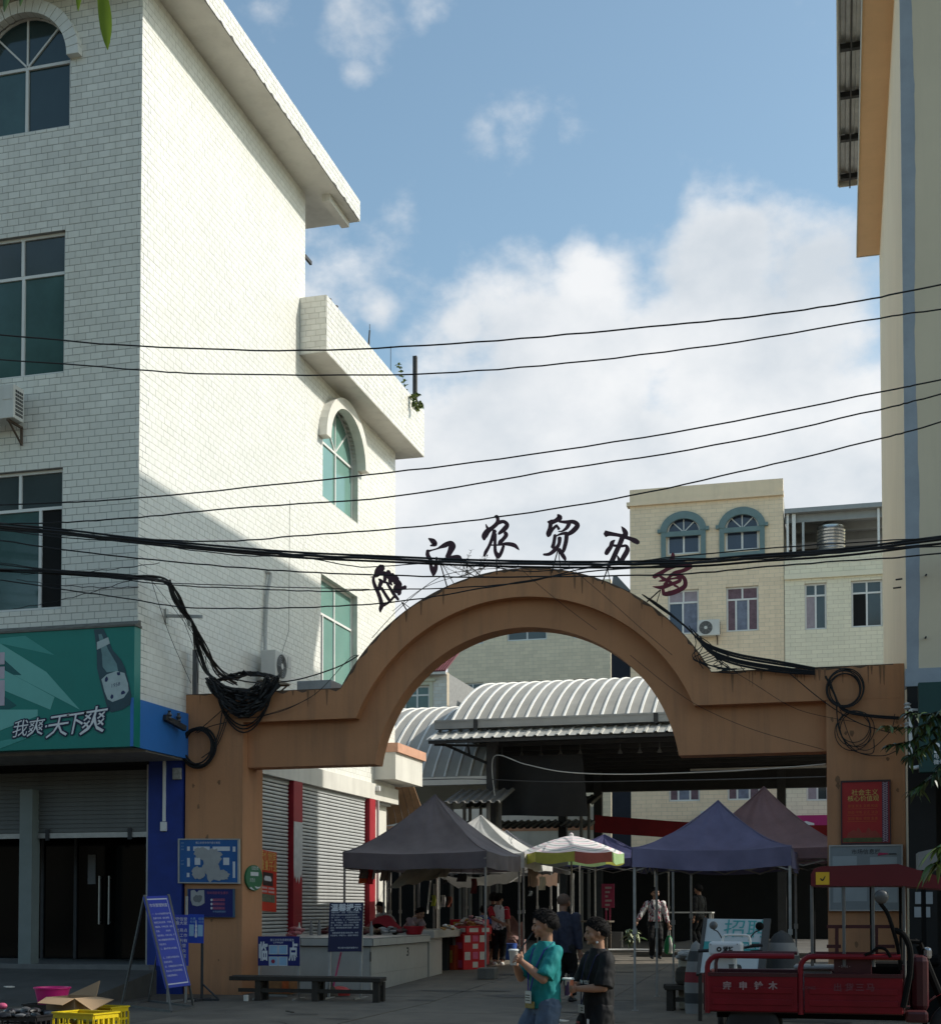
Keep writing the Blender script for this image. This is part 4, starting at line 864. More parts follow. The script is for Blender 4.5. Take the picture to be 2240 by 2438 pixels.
# ================================================================== overhead cables
def sag(a, b, s, n=22, wob=.01):
    a, b = Vector(a), Vector(b); r_ = random.Random(int(a.z * 977 + b.z * 31)); ph = r_.uniform(0, 6)
    return [a.lerp(b, i / n) + Vector((0, 0, -4 * s * (i / n) * (1 - i / n) + wob * math.sin(i * 1.9 + ph) * (0 if i in (0, n) else 1))) for i in range(n + 1)]
def thru(pts, n=6):
    """smooth line through points"""
    q = []
    for i in range(len(pts) - 1):
        p0 = pts[max(i - 1, 0)]; a = pts[i]; b = pts[i + 1]; p3 = pts[min(i + 2, len(pts) - 1)]
        for j in range(n):
            t = j / n; q.append(.5 * ((2 * a) + (b - p0) * t + (2 * p0 - 5 * a + 4 * b - p3) * t * t + (3 * a - p0 - 3 * b + p3) * t ** 3))
    q.append(pts[-1]); return q
GRP = 'cables strung across the sky above the gate'
def cable(px, Yl, r, label, ext=True, group=GRP, name='overhead_cable', extra=()):
    """px: measured directions along the cable; Yl: its distance at the left and right end"""
    n = len(px) - 1; xs0, xs1 = px[0][0], px[-1][0]
    pts = [P(x, y, Y=Yl[0] + (Yl[1] - Yl[0]) * (x - xs0) / (xs1 - xs0)) for x, y in px]
    if ext:
        e0, e1 = (pts[0] - pts[1]).normalized(), (pts[-1] - pts[-2]).normalized(); pts = [pts[0] + e0 * 14, pts[0] + e0 * 3] + pts + [pts[-1] + e1 * 3, pts[-1] + e1 * 16]
    q = thru(pts, 7); r_ = random.Random(len(label)); q = [p + Vector((0, 0, r_.uniform(-.006, .006))) for p in q]
    m = MB(); m.tube(q, r, 6)
    for e in extra: m.tube(thru([p + Vector(e) for p in pts], 7), r * .8, 5)
    return single(name, m, CABLE, label, 'cable', group)
cable([(0, 797), (330, 824), (720, 834), (1130, 814), (1500, 782), (1800, 752), (2050, 715), (2240, 677)], (17.5, 18.5), .011, 'highest cable of the bundle crossing the sky, just below the roof parapet')
cable([(0, 855), (330, 880), (500, 890), (930, 892), (1290, 870), (1700, 822), (2093, 757), (2240, 735)], (17.5, 18.5), .010, 'second highest cable, crossing the sky just under the topmost one')
cable([(0, 1203), (160, 1196), (360, 1183), (770, 1142), (1130, 1100), (1600, 1030), (2093, 933), (2240, 905)], (17.2, 18.2), .010, 'cable crossing the arched side window, third from the top')
cable([(0, 1248), (160, 1243), (330, 1232), (560, 1210), (940, 1182), (1290, 1125), (1700, 1060), (2093, 975), (2240, 938)], (17.2, 18.2), .010, 'cable crossing the foot of the arched side window, fourth from the top')
cable([(0, 1262), (200, 1276), (500, 1289), (700, 1277), (950, 1258), (1180, 1232), (1500, 1180), (1800, 1114), (2093, 1045), (2240, 1005)], (17.2, 18.2), .010, 'cable rising steeply to the right over the characters 农贸, fifth from the top')
cable([(0, 1252), (160, 1268), (330, 1288), (660, 1318), (900, 1330), (1140, 1340), (1400, 1344), (1640, 1340), (1800, 1328), (2000, 1314), (2240, 1284)], (19.0, 20.0), .022, 'thick black cable bundle running behind the lettering over the arch', extra=((0, .05, .05), (.1, .08, -.035)))
cable([(0, 1262), (150, 1280), (300, 1290), (560, 1322), (680, 1322), (720, 1326), (860, 1350), (1000, 1342), (1120, 1340), (1240, 1360), (1400, 1350), (1600, 1330), (1800, 1332), (2000, 1316), (2240, 1292)], (18.8, 19.8), .008, 'thin sagging cable hanging just under the thick black bundle')
cable([(0, 1286), (160, 1310), (400, 1336), (640, 1357), (900, 1369), (1150, 1374), (1420, 1372), (1640, 1366), (1860, 1346), (2100, 1330), (2240, 1318)], (18.6, 19.6), .011, 'cable touching the top of the arch in front of the lettering')
cable([(150, 1362), (400, 1392), (560, 1400), (760, 1408), (900, 1404), (1080, 1400), (1250, 1386), (1400, 1352), (1620, 1325), (1900, 1300), (2240, 1280)], (18.9, 19.9), .009, 'cable passing in front of the left shoulder of the arch')
cable([(0, 1380), (140, 1402), (300, 1425), (440, 1446), (660, 1448), (860, 1440), (1010, 1424), (1200, 1392), (1400, 1362), (1640, 1342), (1900, 1318), (2240, 1300)], (18.8, 19.8), .010, 'lowest long cable, crossing the first character and the arch face')
cable([(0, 1340), (150, 1360), (330, 1378), (400, 1388), (620, 1396), (880, 1404)], (18.7, 19.3), .007, 'short thin cable ending at the first character of the lettering', ext=False)
# cable bundle coming along the wall, down the bracket and into the big coil
r_ = random.Random(12)
wbn = thing('wall_cable_bundle', 'thick tangled bundle of black wires running along the white wall down to the big coil', 'wire bundle', tuple(P(440, 1500, X=XW + .3)))
main = [P(-60, 1352, Y=19.3), P(150, 1364, Y=19.4), P(280, 1372, Y=19.6), P(360, 1378, X=XW + .30), P(398, 1385, X=XW + .34), P(418, 1420, X=XW + .36), P(450, 1475, X=XW + .40), P(490, 1550, X=XW + .42), P(520, 1600, X=XW + .4), P(560, 1625, X=XW + .5)]
side_ = [P(398, 1385, X=XW + .34), P(420, 1440, X=XW + .36), P(458, 1488, X=XW + .38), P(470, 1540, X=XW + .38), P(490, 1595, X=XW + .42), P(515, 1622, X=XW + .6)]
for path, k in ((main, 10), (side_, 7)):
    for i in range(k):
        j = [p + Vector((r_.uniform(-.03, .05), r_.uniform(-.04, .06), r_.uniform(-.05, .05))) for p in path]
        m = MB(); m.tube(thru(j, 6), r_.uniform(.008, .016), 5); m.build('wire', CABLE, wbn)
for i in range(7):
    a = main[3 + i % 4] + Vector((0, 0, -.02)); b = P(455 + i * 16, 1600 + r_.uniform(-10, 30), X=XW + .35)
    c = (a + b) / 2 + Vector((r_.uniform(0, .2), r_.uniform(-.25, .25), r_.uniform(-.35, .0))); m = MB(); m.tube(thru([a, c, b], 8), .005, 4); m.build('wire', CABLE, wbn)
for t in ((150, 1386, 380, 1340), (140, 1400, 330, 1398), (130, 1440, 320, 1378)):
    m = MB(); m.tube(sag(P(t[0] - 100, t[1] + (10 if t[1] > 1430 else -20), Y=19.4), P(t[2], t[3], Y=19.5), .05), .006, 5); m.build('wire', CABLE, wbn)
m = MB(); a = P(395, 1467, X=XW + .005); b = P(468, 1482, X=XW + .55)
m.box(XW + .008, a.y - .04, a.z - .12, XW + .03, a.y + .04, a.z + .12); m.bar((XW + .03, a.y, a.z), (XW + .62, a.y + .12, a.z - .02), .05); m.bar((XW + .40, a.y + .08, a.z - .17), (XW + .40, a.y + .08, a.z - .03), .05)
single('cable_bracket', m, STEEL, 'grey steel bracket arm holding the wires off the white wall', 'bracket')
m = MB(); a = P(466, 1548, X=XW + .12); m.box(a.x - .04, a.y - .04, 5.205, a.x + .04, a.y + .04, a.z)
single('short_post', m, M('dull_post', (.12, .12, .125), .6, .2, 4), 'short grey post standing on the left end of the gate', 'post')
# big coil hanging over the gate's left shoulder
coil = thing('cable_coil', 'big black coil of cable hung over the left shoulder of the gate', 'cable coil', (-9.9, YG - .05, 5.0))
for i in range(34):
    a = P(498 + r_.uniform(-4, 22), 1618 + r_.uniform(-4, 10), Y=21.72); b = P(662 + r_.uniform(-22, 10), 1616 + r_.uniform(-10, 22), Y=21.72)
    dp = r_.uniform(.12, .62); k = 14
    pts = [a.lerp(b, t / k) + Vector((0, r_.uniform(-.16, .0), -dp * math.sin(math.pi * t / k) ** .8 + r_.uniform(-.008, .008))) for t in range(k + 1)]
    m = MB(); m.tube(pts, r_.uniform(.012, .022), 5); m.build('cable_loop', CABLE, coil)
for i in range(10):
    a = P(500, 1622, Y=21.75); b = P(655, 1610, Y=21.75); pts = [a.lerp(b, t / 10) + Vector((0, .1 + r_.uniform(-.05, .05), .12 * math.sin(math.pi * t / 10) * r_.uniform(.3, 1.2))) for t in range(11)]
    m = MB(); m.tube(pts, .018, 5); m.build('cable_loop', CABLE, coil)
for dp in (.72, .78, .84):
    a, b = P(515, 1650, Y=21.74), P(648, 1650, Y=21.74); m = MB(); m.tube([a.lerp(b, t / 14) + Vector((0, 0, -(dp - .16) * math.sin(math.pi * t / 14) ** .75)) for t in range(15)], .013, 5); m.build('cable_loop', CABLE, coil)
def rings(name, label, cx, cy, rx, n, Yp, rr, tilt=0, jit=.04):
    c = P(cx, cy, Y=Yp); t_ = thing(name, label, 'cable coil', tuple(c))
    for i in range(n):
        e = rx * r_.uniform(.88, 1.08); ox, oz = r_.uniform(-jit, jit), r_.uniform(-jit, jit)
        m = MB(); m.tube([c + Vector((ox + e * math.cos(k * math.pi / 14), -.012 * i, oz + e * 1.08 * math.sin(k * math.pi / 14))) for k in range(28)], rr, 5, closed=True); m.build('cable_loop', CABLE, t_)
    return t_
rings('hanging_cable_ring', 'ring of black cable hanging on the left gate pillar below the big coil', 474, 1778, .30, 7, 21.74, .014)
rings('hanging_cable_ring', 'round ring of dark cable on the right end of the gate', 2010, 1642, .26, 6, 21.74, .010, jit=.02)
rings('hanging_cable_ring', 'loose cable ring low on the right gate pillar', 2035, 1738, .25, 4, 21.74, .007, jit=.05)
def drops(label, sets, name='loose_cables', cat='cables'):
    t_ = thing(name, label, cat, tuple(P(*sets[0][0][0], Y=21.7)))
    for pts, r in sets:
        m = MB(); m.tube(thru([P(x, y, Y=21.7) for x, y in pts], 6), r, 5); m.build('wire', CABLE, t_)
drops('loose wires dropping from the big coil to the ring on the left pillar', [([(545, 1640), (530, 1690), (522, 1740), (505, 1790)], .012), ([(552, 1650), (540, 1700), (520, 1760), (500, 1800)], .010), ([(530, 1690), (490, 1725), (465, 1745)], .008), ([(540, 1720), (500, 1730), (470, 1745)], .008), ([(545, 1700), (520, 1770), (480, 1805)], .009),
 ([(560, 1820 - 110), (610, 1708), (680, 1690), (740, 1660)], .007), ([(620, 1706), (700, 1680), (760, 1645), (830, 1570), (855, 1560)], .006), ([(520, 1605), (600, 1625), (700, 1620), (800, 1590), (852, 1562)], .012)])
rt_ = []
for i in range(17):
    o = r_.uniform(-20, 14); rt_.append(([(1545 + o, 1425 + o * .6), (1585 + o, 1455 + o * .5), (1640 + o, 1500 + o), (1685 + o * .6, 1545 + o), (1750, 1572 + o), (1850, 1590 + o), (1940, 1600 + o * .6)], r_.uniform(.007, .013)))
for i in range(14):
    a = 1640 + i * 6; d_ = r_.uniform(-14, 14); rt_.append(([(a, 1490 + i * 7), (a + 26 + d_, 1525 + i * 6), (a + 4 - d_, 1560 + i * 3), (a + 44 + d_, 1592)], .007))
rt_ += [([(1690, 1535), (1730, 1560), (1760, 1585), (1775, 1602)], .006), ([(1905, 1600), (1960, 1590), (2030, 1595)], .007), ([(1965, 1610), (1985, 1650), (2005, 1690), (2060, 1705), (2140, 1712)], .016), ([(1975, 1620), (2000, 1680), (2050, 1700), (2140, 1708)], .013),
 ([(1990, 1660), (1995, 1720), (2020, 1780), (2075, 1795), (2080, 1760)], .008), ([(1992, 1670), (1998, 1740), (2040, 1790), (2100, 1800), (2140, 1785)], .007), ([(1880, 1604), (1960, 1670), (2040, 1720), (2120, 1745)], .008), ([(2000, 1690), (2030, 1770), (2070, 1785), (2120, 1740), (2130, 1700)], .006)]
drops('tangle of black wires along the right shoulder of the arch and over the right pillar', rt_)
drops('thin wires looping over the left rise of the arch', [([(885, 1520), (950, 1450), (1040, 1378), (1120, 1358), (1230, 1352)], .006), ([(935, 1455), (1000, 1405), (1060, 1380), (1120, 1368)], .005), ([(1232, 1345), (1262, 1375), (1340, 1440), (1420, 1500)], .004), ([(1345, 1340), (1440, 1420), (1530, 1500), (1600, 1560)], .004), ([(1500, 1560), (1600, 1640), (1680, 1690), (1800, 1740), (1960, 1785)], .004), ([(1700, 1570), (1790, 1625), (1900, 1690), (2040, 1720)], .004)])
m = MB(); m.tube(thru([P(1178, 1900, Y=36.9), P(1176, 1802, Y=37), P(1250, 1820, Y=36), P(1340, 1838, Y=34), P(1480, 1844, Y=31), P(1700, 1838, Y=27), P(1870, 1828, Y=24.5), P(1966, 1820, Y=22.7)], 8), .013, 6)
single('service_cable', m, M('dirty_white_cord', (.33, .33, .31), .6, .1, 4), 'pale thin cable sagging from the hall roof to the right gate pillar', 'cord')
m = MB(); m.tube(thru([P(900, 1862, Y=36), P(1100, 1855, Y=35), P(1320, 1862, Y=33), P(1640, 1858, Y=29), P(1966, 1850, Y=22.8)], 8), .012, 6)
single('service_cable', m, CABLE, 'black thin cable running level under the hall roof edge', 'cord')
# ================================================================== air conditioners
def ac(label, loc, rz, w=.82, h=.56, d=.3, fan=True, bracket=True, mat=None):
    t_ = thing('air_conditioner', label, 'air conditioner', loc, rz); W_ = mat or M('ac_casing', (.62, .61, .57), .5, .08, 3, streak=.15, dirtcol=(.3, .28, .24))
    m = MB(); m.rbox(-w / 2, -d / 2, 0, w / 2, d / 2, h, .012); m.build('casing', W_, t_, world=False)
    cx = -w * .12; r = h * .42; m = MB()
    m.lathe((cx, -d / 2, h / 2), [(r, 0), (r, .02), (r * .96, .025), (r * .96, .0)], 28, 'Y') if False else None
    for k in range(7): q = r * (k + 1) / 7; m.tube([(cx + q * math.cos(a * math.pi / 12), -d / 2 - .012, h / 2 + q * math.sin(a * math.pi / 12)) for a in range(24)], .005, 4, closed=True)
    for k in range(8): a = k * math.pi / 4; m.bar((cx, -d / 2 - .012, h / 2), (cx + r * math.cos(a), -d / 2 - .012, h / 2 + r * math.sin(a)), .008, .006, (0, 1, 0))
    m.build('fan_grille', M('ac_grille', (.30, .30, .29), .5, .1, 3), t_, world=False)
    m = MB(); m.lathe((cx, -d / 2 - .004, h / 2), [(0, -.003), (r * .98, -.002), (r * .98, .002)], 28, 'Y'); m.build('fan_recess', M('ac_dark', (.06, .06, .06), .6, .1, 3), t_, world=False)
    m = MB(); m.lathe((cx, -d / 2 - .018, h / 2), [(0, -.006), (r * .24, -.004), (r * .24, .006)], 16, 'Y'); m.build('fan_hub', W_, t_, world=False)
    m = MB()
    for a in range(4):
        for b in range(7): m.box(w / 2 + .001, -d / 2 + .05 + a * .055, .06 + b * (h - .12) / 7, w / 2 + .006, -d / 2 + .09 + a * .055, .06 + (b + .68) * (h - .12) / 7)
    m.build('side_vents', M('ac_dark', (.06, .06, .06)), t_, world=False)
    m = MB(); m.rbox(w / 2 - .2, -d / 2 - .008, h * .55, w / 2 - .03, -d / 2 + .001, h * .93, .003); m.build('service_panel', W_, t_, world=False)
    if bracket:
        for s_ in (-1, 1):
            m = MB(); x = s_ * w * .36; m.bar((x, -d / 2, -.025), (x, d / 2 + .12, -.025), .035); m.bar((x, d / 2 + .11, -.025), (x, d / 2 + .11, -.32), .035); m.bar((x, -d / 2 + .04, -.03), (x, d / 2 + .1, -.3), .025); m.build('bracket', M('rusty_bracket', (.10, .07, .05), .8, .3, 12), t_, world=False)
    return t_
p = P(40, 1000, Y=19.7); ac('white fan unit on a rusty bracket at the left edge below the middle window', (p.x - .42, 19.77, p.z + .02), 0)
p = P(630, 1630, X=XW + .25); q = ac('white fan unit on the side wall behind the left shoulder of the gate', (XW + .30, p.y + .45, 5.92), R(90), bracket=True)
m = MB(); a = P(636, 1362, X=XW + .05); m.tube(thru([P(634, 1360, X=XW + .02), P(644, 1368, X=XW + .06), P(640, 1395, X=XW + .06), P(636, 1420, X=XW + .05), P(632, 1500, X=XW + .05), P(632, 1565, X=XW + .08)], 6), .035, 8)
single('insulated_pipe', m, M('wrapped_pipe', (.5, .5, .48), .7, .2, 30, bump=.3, bscale=30), 'white wrapped pipe running down the side wall to the fan unit', 'pipe')
m = MB()
for a, b in (((690, 1190), (688, 1500)), ((688, 1500), (660, 1590))): m.tube(sag(P(*a, X=XW + .012), P(*b, X=XW + .012), 0.02, 8), .004, 4)
single('wall_wire', m, M('grey_wire', (.2, .2, .2), .6, .1, 3), 'thin wire hanging down the sunlit side wall', 'wire')
p = P(1687, 1515, Y=YB - .35); ac('white fan unit with a round grille between the lower windows of the arched-window block', (p.x, YB - .30, p.z + .02), 0, w=.9, h=.64)
p = P(1905 - 210, 1955, Y=YB - .35); ac('white fan unit low on the arched-window block above the blue tent', (p.x, YB - .30, p.z - .25), 0, w=.9, h=.64)
# insulator rack and rail on the corner
t_ = thing('insulator_bracket', 'dark insulator bracket with two knobs at the corner above the blue side board', 'bracket', tuple(P(420, 1725, X=XW + .15)))
a, b = P(392, 1708, X=XW + .1), P(440, 1735, X=XW + .2); m = MB(); m.bar(a, b, .07, .09); m.build('bracket_bar', DARKSTEEL, t_)
for x, y in ((403, 1700), (425, 1706)): p = P(x, y + 14, X=XW + .14); m = MB(); m.lathe(p, [(.02, 0), (.045, .02), (.03, .05), (.05, .08), (.02, .13), (.035, .15), (0, .16)], 10); m.build('insulator', M('dark_porcelain', (.05, .05, .05), .3, .2, 5), t_)
# cctv bracket and satellite-like lamp under the balcony
t_ = thing('street_camera', 'white camera on a bracket beside the red pier', 'camera', tuple(P(905, 1880, Y=32)))
p = P(905, 1880, Y=32); m = MB(); m.rbox(p.x - .22, 31.6, p.z - .08, p.x + .12, 31.75, p.z + .05, .02); m.build('camera_body', ALU, t_); m = MB(); m.bar((p.x - .1, 31.75, p.z), (p.x - .1, 31.9, p.z + .25), .04); m.bar((p.x - .1, 31.9, p.z + .25), (XW + .1, 31.9, p.z + .25), .04); m.build('arm', ALU, t_)
m = MB(); a = P(893, 1880, X=XW + .13); m.cyl((XW + .14, 31.68, .3), (XW + .14, 31.68, 4.1), .035, n=8)
single('downpipe', m, M('pale_downpipe', (.5, .49, .46), .6, .1, 3), 'pale downpipe beside the far red pier', 'pipe')
# wooden hoarding leaning above the grey tent
ho = thing('wooden_hoarding', 'brown wooden hoarding panel leaning above the grey tent', 'hoarding', tuple(P(960, 1900, Y=35)))
q = [P(884, 1862, Y=34.6), P(980, 1858, Y=34.6), P(1012, 1946, Y=34.2), P(892, 1972, Y=34.2)]
for i in range(7):
    a, b = i / 7 + .006, (i + 1) / 7 - .006; m = MB(); c4_ = [q[0].lerp(q[1], a), q[0].lerp(q[1], b), q[3].lerp(q[2], b), q[3].lerp(q[2], a)]
    m.hexa([c4_[3], c4_[2], c4_[2] + Vector((0, .04, 0)), c4_[3] + Vector((0, .04, 0)), c4_[0], c4_[1], c4_[1] + Vector((0, .04, 0)), c4_[0] + Vector((0, .04, 0))])
    m.build('plank', M('brown_board', (.24, .13, .06), .7, .3, 3, streak=.4, dirtcol=(.06, .035, .02)), ho)
m = MB(); m.bar(q[3] + Vector((.3, .1, 0)), (q[3].x + .3, q[3].y + .1, .3), .06); m.bar(q[2] + Vector((-.2, .1, 0)), (q[2].x - .2, q[2].y + .1, .3), .06); m.build('prop', DARKSTEEL, ho)
m = MB(); m.tube(thru([P(880, 1836, Y=33.6), P(915, 1828, Y=33.6), P(948, 1840, Y=33.6), P(968, 1862, Y=33.6)], 6), .03, 6); m.tube(thru([P(876, 1850, Y=33.6), P(930, 1848, Y=33.7), P(985, 1845, Y=33.8)], 5), .025, 6)
m.tube([P(876, 1850, Y=33.6), (XW, 33.3, P(876, 1850, Y=33.6).z)], .03, 6)
single('awning_hoop', m, ALU, 'bent white pipe hoop above the wooden hoarding', 'pipe hoop')
# poles and plants on the roof parapet
m = MB(); a = P(988, 945, X=-10.5); m.box(a.x - .05, a.y - .05, 14.38, a.x + .05, a.y + .05, P(988, 848, X=-10.5).z); m.box(a.x - .05, a.y - .05, 14.38, a.x + .22, a.y + .05, 14.46)
single('parapet_post', m, M('dark_post', (.06, .055, .05), .7, .2, 4), 'dark post standing at the far end of the roof parapet', 'post')
m = MB(); a = P(876, 800, X=-10.5); m.cyl((a.x, a.y, 14.38), (a.x + .04, a.y, 14.9), .02, n=5); m.cyl((a.x, a.y + .1, 14.5), (a.x, a.y + .12, 15.1), .008, n=4)
single('parapet_stub', m, DARKSTEEL, 'short dark stub and wire on the middle of the roof parapet', 'stub')
m = MB(); a = P(930, 880, X=-10.5); m.cyl((a.x, a.y, 14.38), (a.x, a.y, 15.2), .008, n=4)
single('thin_rod', m, DARKSTEEL, 'thin rod standing on the roof parapet left of the plant', 'rod')
m = MB(); a = P(772, 705, X=-10.6)
for k in range(5): x = r_.uniform(-.1, .1); m.cyl((a.x + x, a.y + k * .12, 14.37), (a.x + x + .08, a.y + k * .12 + .1, 14.5 + r_.uniform(0, .12)), .035, n=6)
single('cactus_pots', m, M('dark_cactus', (.06, .05, .045), .8, .3, 6), 'row of dark stubby pots on the near end of the roof parapet', 'pots')
m = MB(); a = P(728, 607, X=XW); m.box(XW - .05, 27.25, a.z - .05, XW + .0, 27.6, a.z + .03)
single('wall_spout', m, DARKSTEEL, 'small dark spout sticking out of the tall wall corner', 'spout')
# ================================================================== canopy tents
def cloth(name, col, rough=.75, trans=.0, var=.24, scale=1.6, bump=.25, bscale=5):
    m = M(name, col, rough, var, scale, bump=bump, bscale=bscale, spec=.25)
    if trans and 'done' not in m:
        t = m.node_tree; b = t.nodes['Principled BSDF']; tr = t.nodes.new('ShaderNodeBsdfTranslucent'); mx_ = t.nodes.new('ShaderNodeMixShader'); mx_.inputs[0].default_value = trans
        lk = b.inputs['Base Color'].links[0].from_socket; t.links.new(lk, tr.inputs[0]); t.links.new(b.outputs[0], mx_.inputs[1]); t.links.new(tr.outputs[0], mx_.inputs[2])
        t.links.new(mx_.outputs[0], t.nodes['Material Output'].inputs[0]); m['done'] = 1
    return m
def tent(label, x0, y0, w, d, ze, zv, zp, mat, zg=None, poles=((0, 0), (1, 0), (1, 1), (0, 1)), legmat=POLE, peak=(.5, .5), seed=1, sagk=.35, block=()):
    zg = ground(y0) if zg is None else zg; rr = random.Random(seed)
    t_ = thing('canopy_tent', label, 'market tent', (x0 + w / 2, y0 + d / 2, ground(y0 + d / 2)), 0, 'pop-up canopy tents in the market')
    cx, cy = x0 + w * peak[0], y0 + d * peak[1]; cs = [(x0, y0), (x0 + w, y0), (x0 + w, y0 + d), (x0, y0 + d)]
    ph = [rr.uniform(0, 6) for _ in range(8)]
    def hgt(t): return ze + (zp - ze) * (t ** (1 + sagk))
    for i in range(4):
        a, b = cs[i], cs[(i + 1) % 4]; n = 14
        def fn(u, v):
            ex, ey = a[0] + (b[0] - a[0]) * v, a[1] + (b[1] - a[1]) * v; x, y = ex + (cx - ex) * u, ey + (cy - ey) * u
            mid = math.sin(math.pi * v); s_ = (1 - u) * u * 4
            z = hgt(u) - .11 * mid * s_ + .03 * math.sin(v * 13 + ph[i] + u * 3) * (1 - u) * (.3 + u * 3) * .5 + .016 * math.sin(v * 29 + ph[i + 4] + u * 11) * s_ - .05 * mid * (1 - u) ** 3
            return (x, y, z)
        m = MB(); m.grid(fn, n, 24); m.build('canopy_panel', mat, t_)
        out = Vector((b[1] - a[1], -(b[0] - a[0]), 0)).normalized()
        def fv(u, v):
            p = Vector(fn(0, v)); q = (.012 + .022 * math.sin(v * 17 + ph[i]) * u + .012 * math.sin(v * 37 + ph[i + 2]) * u); zz = p.z - (ze - zv) * u * (1 + .05 * math.sin(v * 9 + ph[i + 1]))
            e = Vector((p.x, p.y, zz)) + out * q; return tuple(e)
        m = MB(); m.grid(fv, 5, 30); m.build('valance', mat, t_)
    for k, (px_, py_) in enumerate(poles):
        x, y = x0 + w * px_, y0 + d * py_; sx, sy = (.025 if px_ < .5 else -.025), (.025 if py_ < .5 else -.025); x += sx; y += sy; g_ = ground(y); m = MB()
        m.box(x - .019, y - .019, g_ + 1.15, x + .019, y + .019, ze - .02); m.box(x - .015, y - .015, g_, x + .015, y + .015, g_ + 1.3); m.box(x - .03, y - .03, g_ + 1.12, x + .03, y + .03, g_ + 1.2); m.box(x - .045, y - .045, g_ - .01, x + .045, y + .045, g_ + .012)
        m.box(x - .03, y - .03, ze - .16, x + .03, y + .03, ze - .06)
        l_ = m.build('leg', legmat, t_)
    for c in cs: m = MB(); m.tube([(c[0] + (cx - c[0]) * t / 14, c[1] + (cy - c[1]) * t / 14, hgt(t / 14) + .004) for t in range(15)], .011, 5); m.build('ridge_seam', mat, t_)
    m = MB(); ci = [(c[0] + (cx - c[0]) * .035, c[1] + (cy - c[1]) * .035) for c in cs]
    for i in range(4):
        a, b = ci[i], ci[(i + 1) % 4]
        for k in range(4):
            for f in (0, 1):
                z0, z1 = (ze - .15, ze - .33) if f else (ze - .33, ze - .15)
                pa = (a[0] + (b[0] - a[0]) * k / 4, a[1] + (b[1] - a[1]) * k / 4, z0); pb = (a[0] + (b[0] - a[0]) * (k + 1) / 4, a[1] + (b[1] - a[1]) * (k + 1) / 4, z1); m.bar(pa, pb, .014, .022)
    m.cyl((cx, cy, ze - .1), (cx, cy, zp - .03), .02, n=6)
    for c in cs: m.tube([(c[0] + (cx - c[0]) * t / 6, c[1] + (cy - c[1]) * t / 6, hgt(t / 6) - .045) for t in range(7)], .010, 5)
    m.build('scissor_frame', legmat, t_)
    return t_
GREYT = cloth('grey_violet_canvas', (.165, .148, .165), trans=.12); BLUET = cloth('faded_blue_canvas', (.155, .14, .225), trans=.12); PINKT = cloth('mauve_canvas', (.27, .185, .21), trans=.15)
WHITET = cloth('white_canvas', (.58, .57, .55), trans=.2); STRT = cloth('grey_striped_canvas', (.34, .34, .36), trans=.2); NAVYT = cloth('navy_canvas', (.06, .06, .14), trans=.1)
fr = PG(1158, 2325); w = 3.0
tent('grey violet canopy tent standing over the white tiled counter', fr.x - w, fr.y, w, w, P(1158, 2026, Y=fr.y).z, P(1158, 2064, Y=fr.y).z, P(1032, 1893, Y=fr.y + 1.5).z, GREYT, seed=2)
pk = P(1145, 1942, Y=31.4)
tent('sunlit white canopy tent right behind the grey violet one', fr.x - w + .12, 29.75, 2.9, 3.0, 2.72, 2.40, pk.z, WHITET, seed=5, peak=((pk.x - (fr.x - w + .12)) / 2.9, .55))
q = P(1215, 1978, Y=36)
tent('blue and grey striped canopy tent between the white tent and the striped parasol', q.x - 1.6, 34.6, 3.0, 2.8, 2.75, 2.45, q.z, STRT, seed=8, zg=.36)
fl = PG(1507, 2408); xr_ = P(1884, 2040, Y=fl.y).x
tent('faded blue canopy tent in front of the right gate pillar', fl.x, fl.y, xr_ - fl.x, 2.55, P(1512, 2020, Y=fl.y).z, P(1512, 2066, Y=fl.y).z, P(1706, 1907, Y=fl.y + 1.25).z, BLUET, seed=3, sagk=.5)
q = P(1818, 1874, Y=25.6)
tent('mauve pink canopy tent peaking behind the blue one', q.x - 1.5, 24.1, 3.0, 3.0, P(1968, 2014, Y=24.1).z, P(1968, 2040, Y=24.1).z, q.z, PINKT, seed=6, sagk=.45)
q = P(1470, 1990, Y=35)
tent('dark navy canopy tent right of the striped parasol', q.x - 1.9, 34.0, 3.0, 2.8, P(1510, 2040, Y=34).z, P(1510, 2050, Y=34).z - .1, q.z + .05, NAVYT, seed=9, zg=.47)
# concrete weights at the grey tent's legs
for px, lab in ((1158, 'grey concrete block weighing down the front leg of the grey tent'), (1245, 'brown block weighing down the rear leg of the grey tent')):
    p = PG(px, 2333 if px == 1158 else 2299); m = MB(); s_ = .165; m.rbox(p.x - s_, p.y - s_ + .1, ground(p.y), p.x + s_, p.y + s_ + .1, ground(p.y) + .22, .02)
    single('tent_weight', m, M('rough_concrete' if px == 1158 else 'brown_block', (.15, .14, .12) if px == 1158 else (.16, .10, .07), .9, .3, 4, bump=.4, bscale=20), lab, 'weight', 'tent weights')
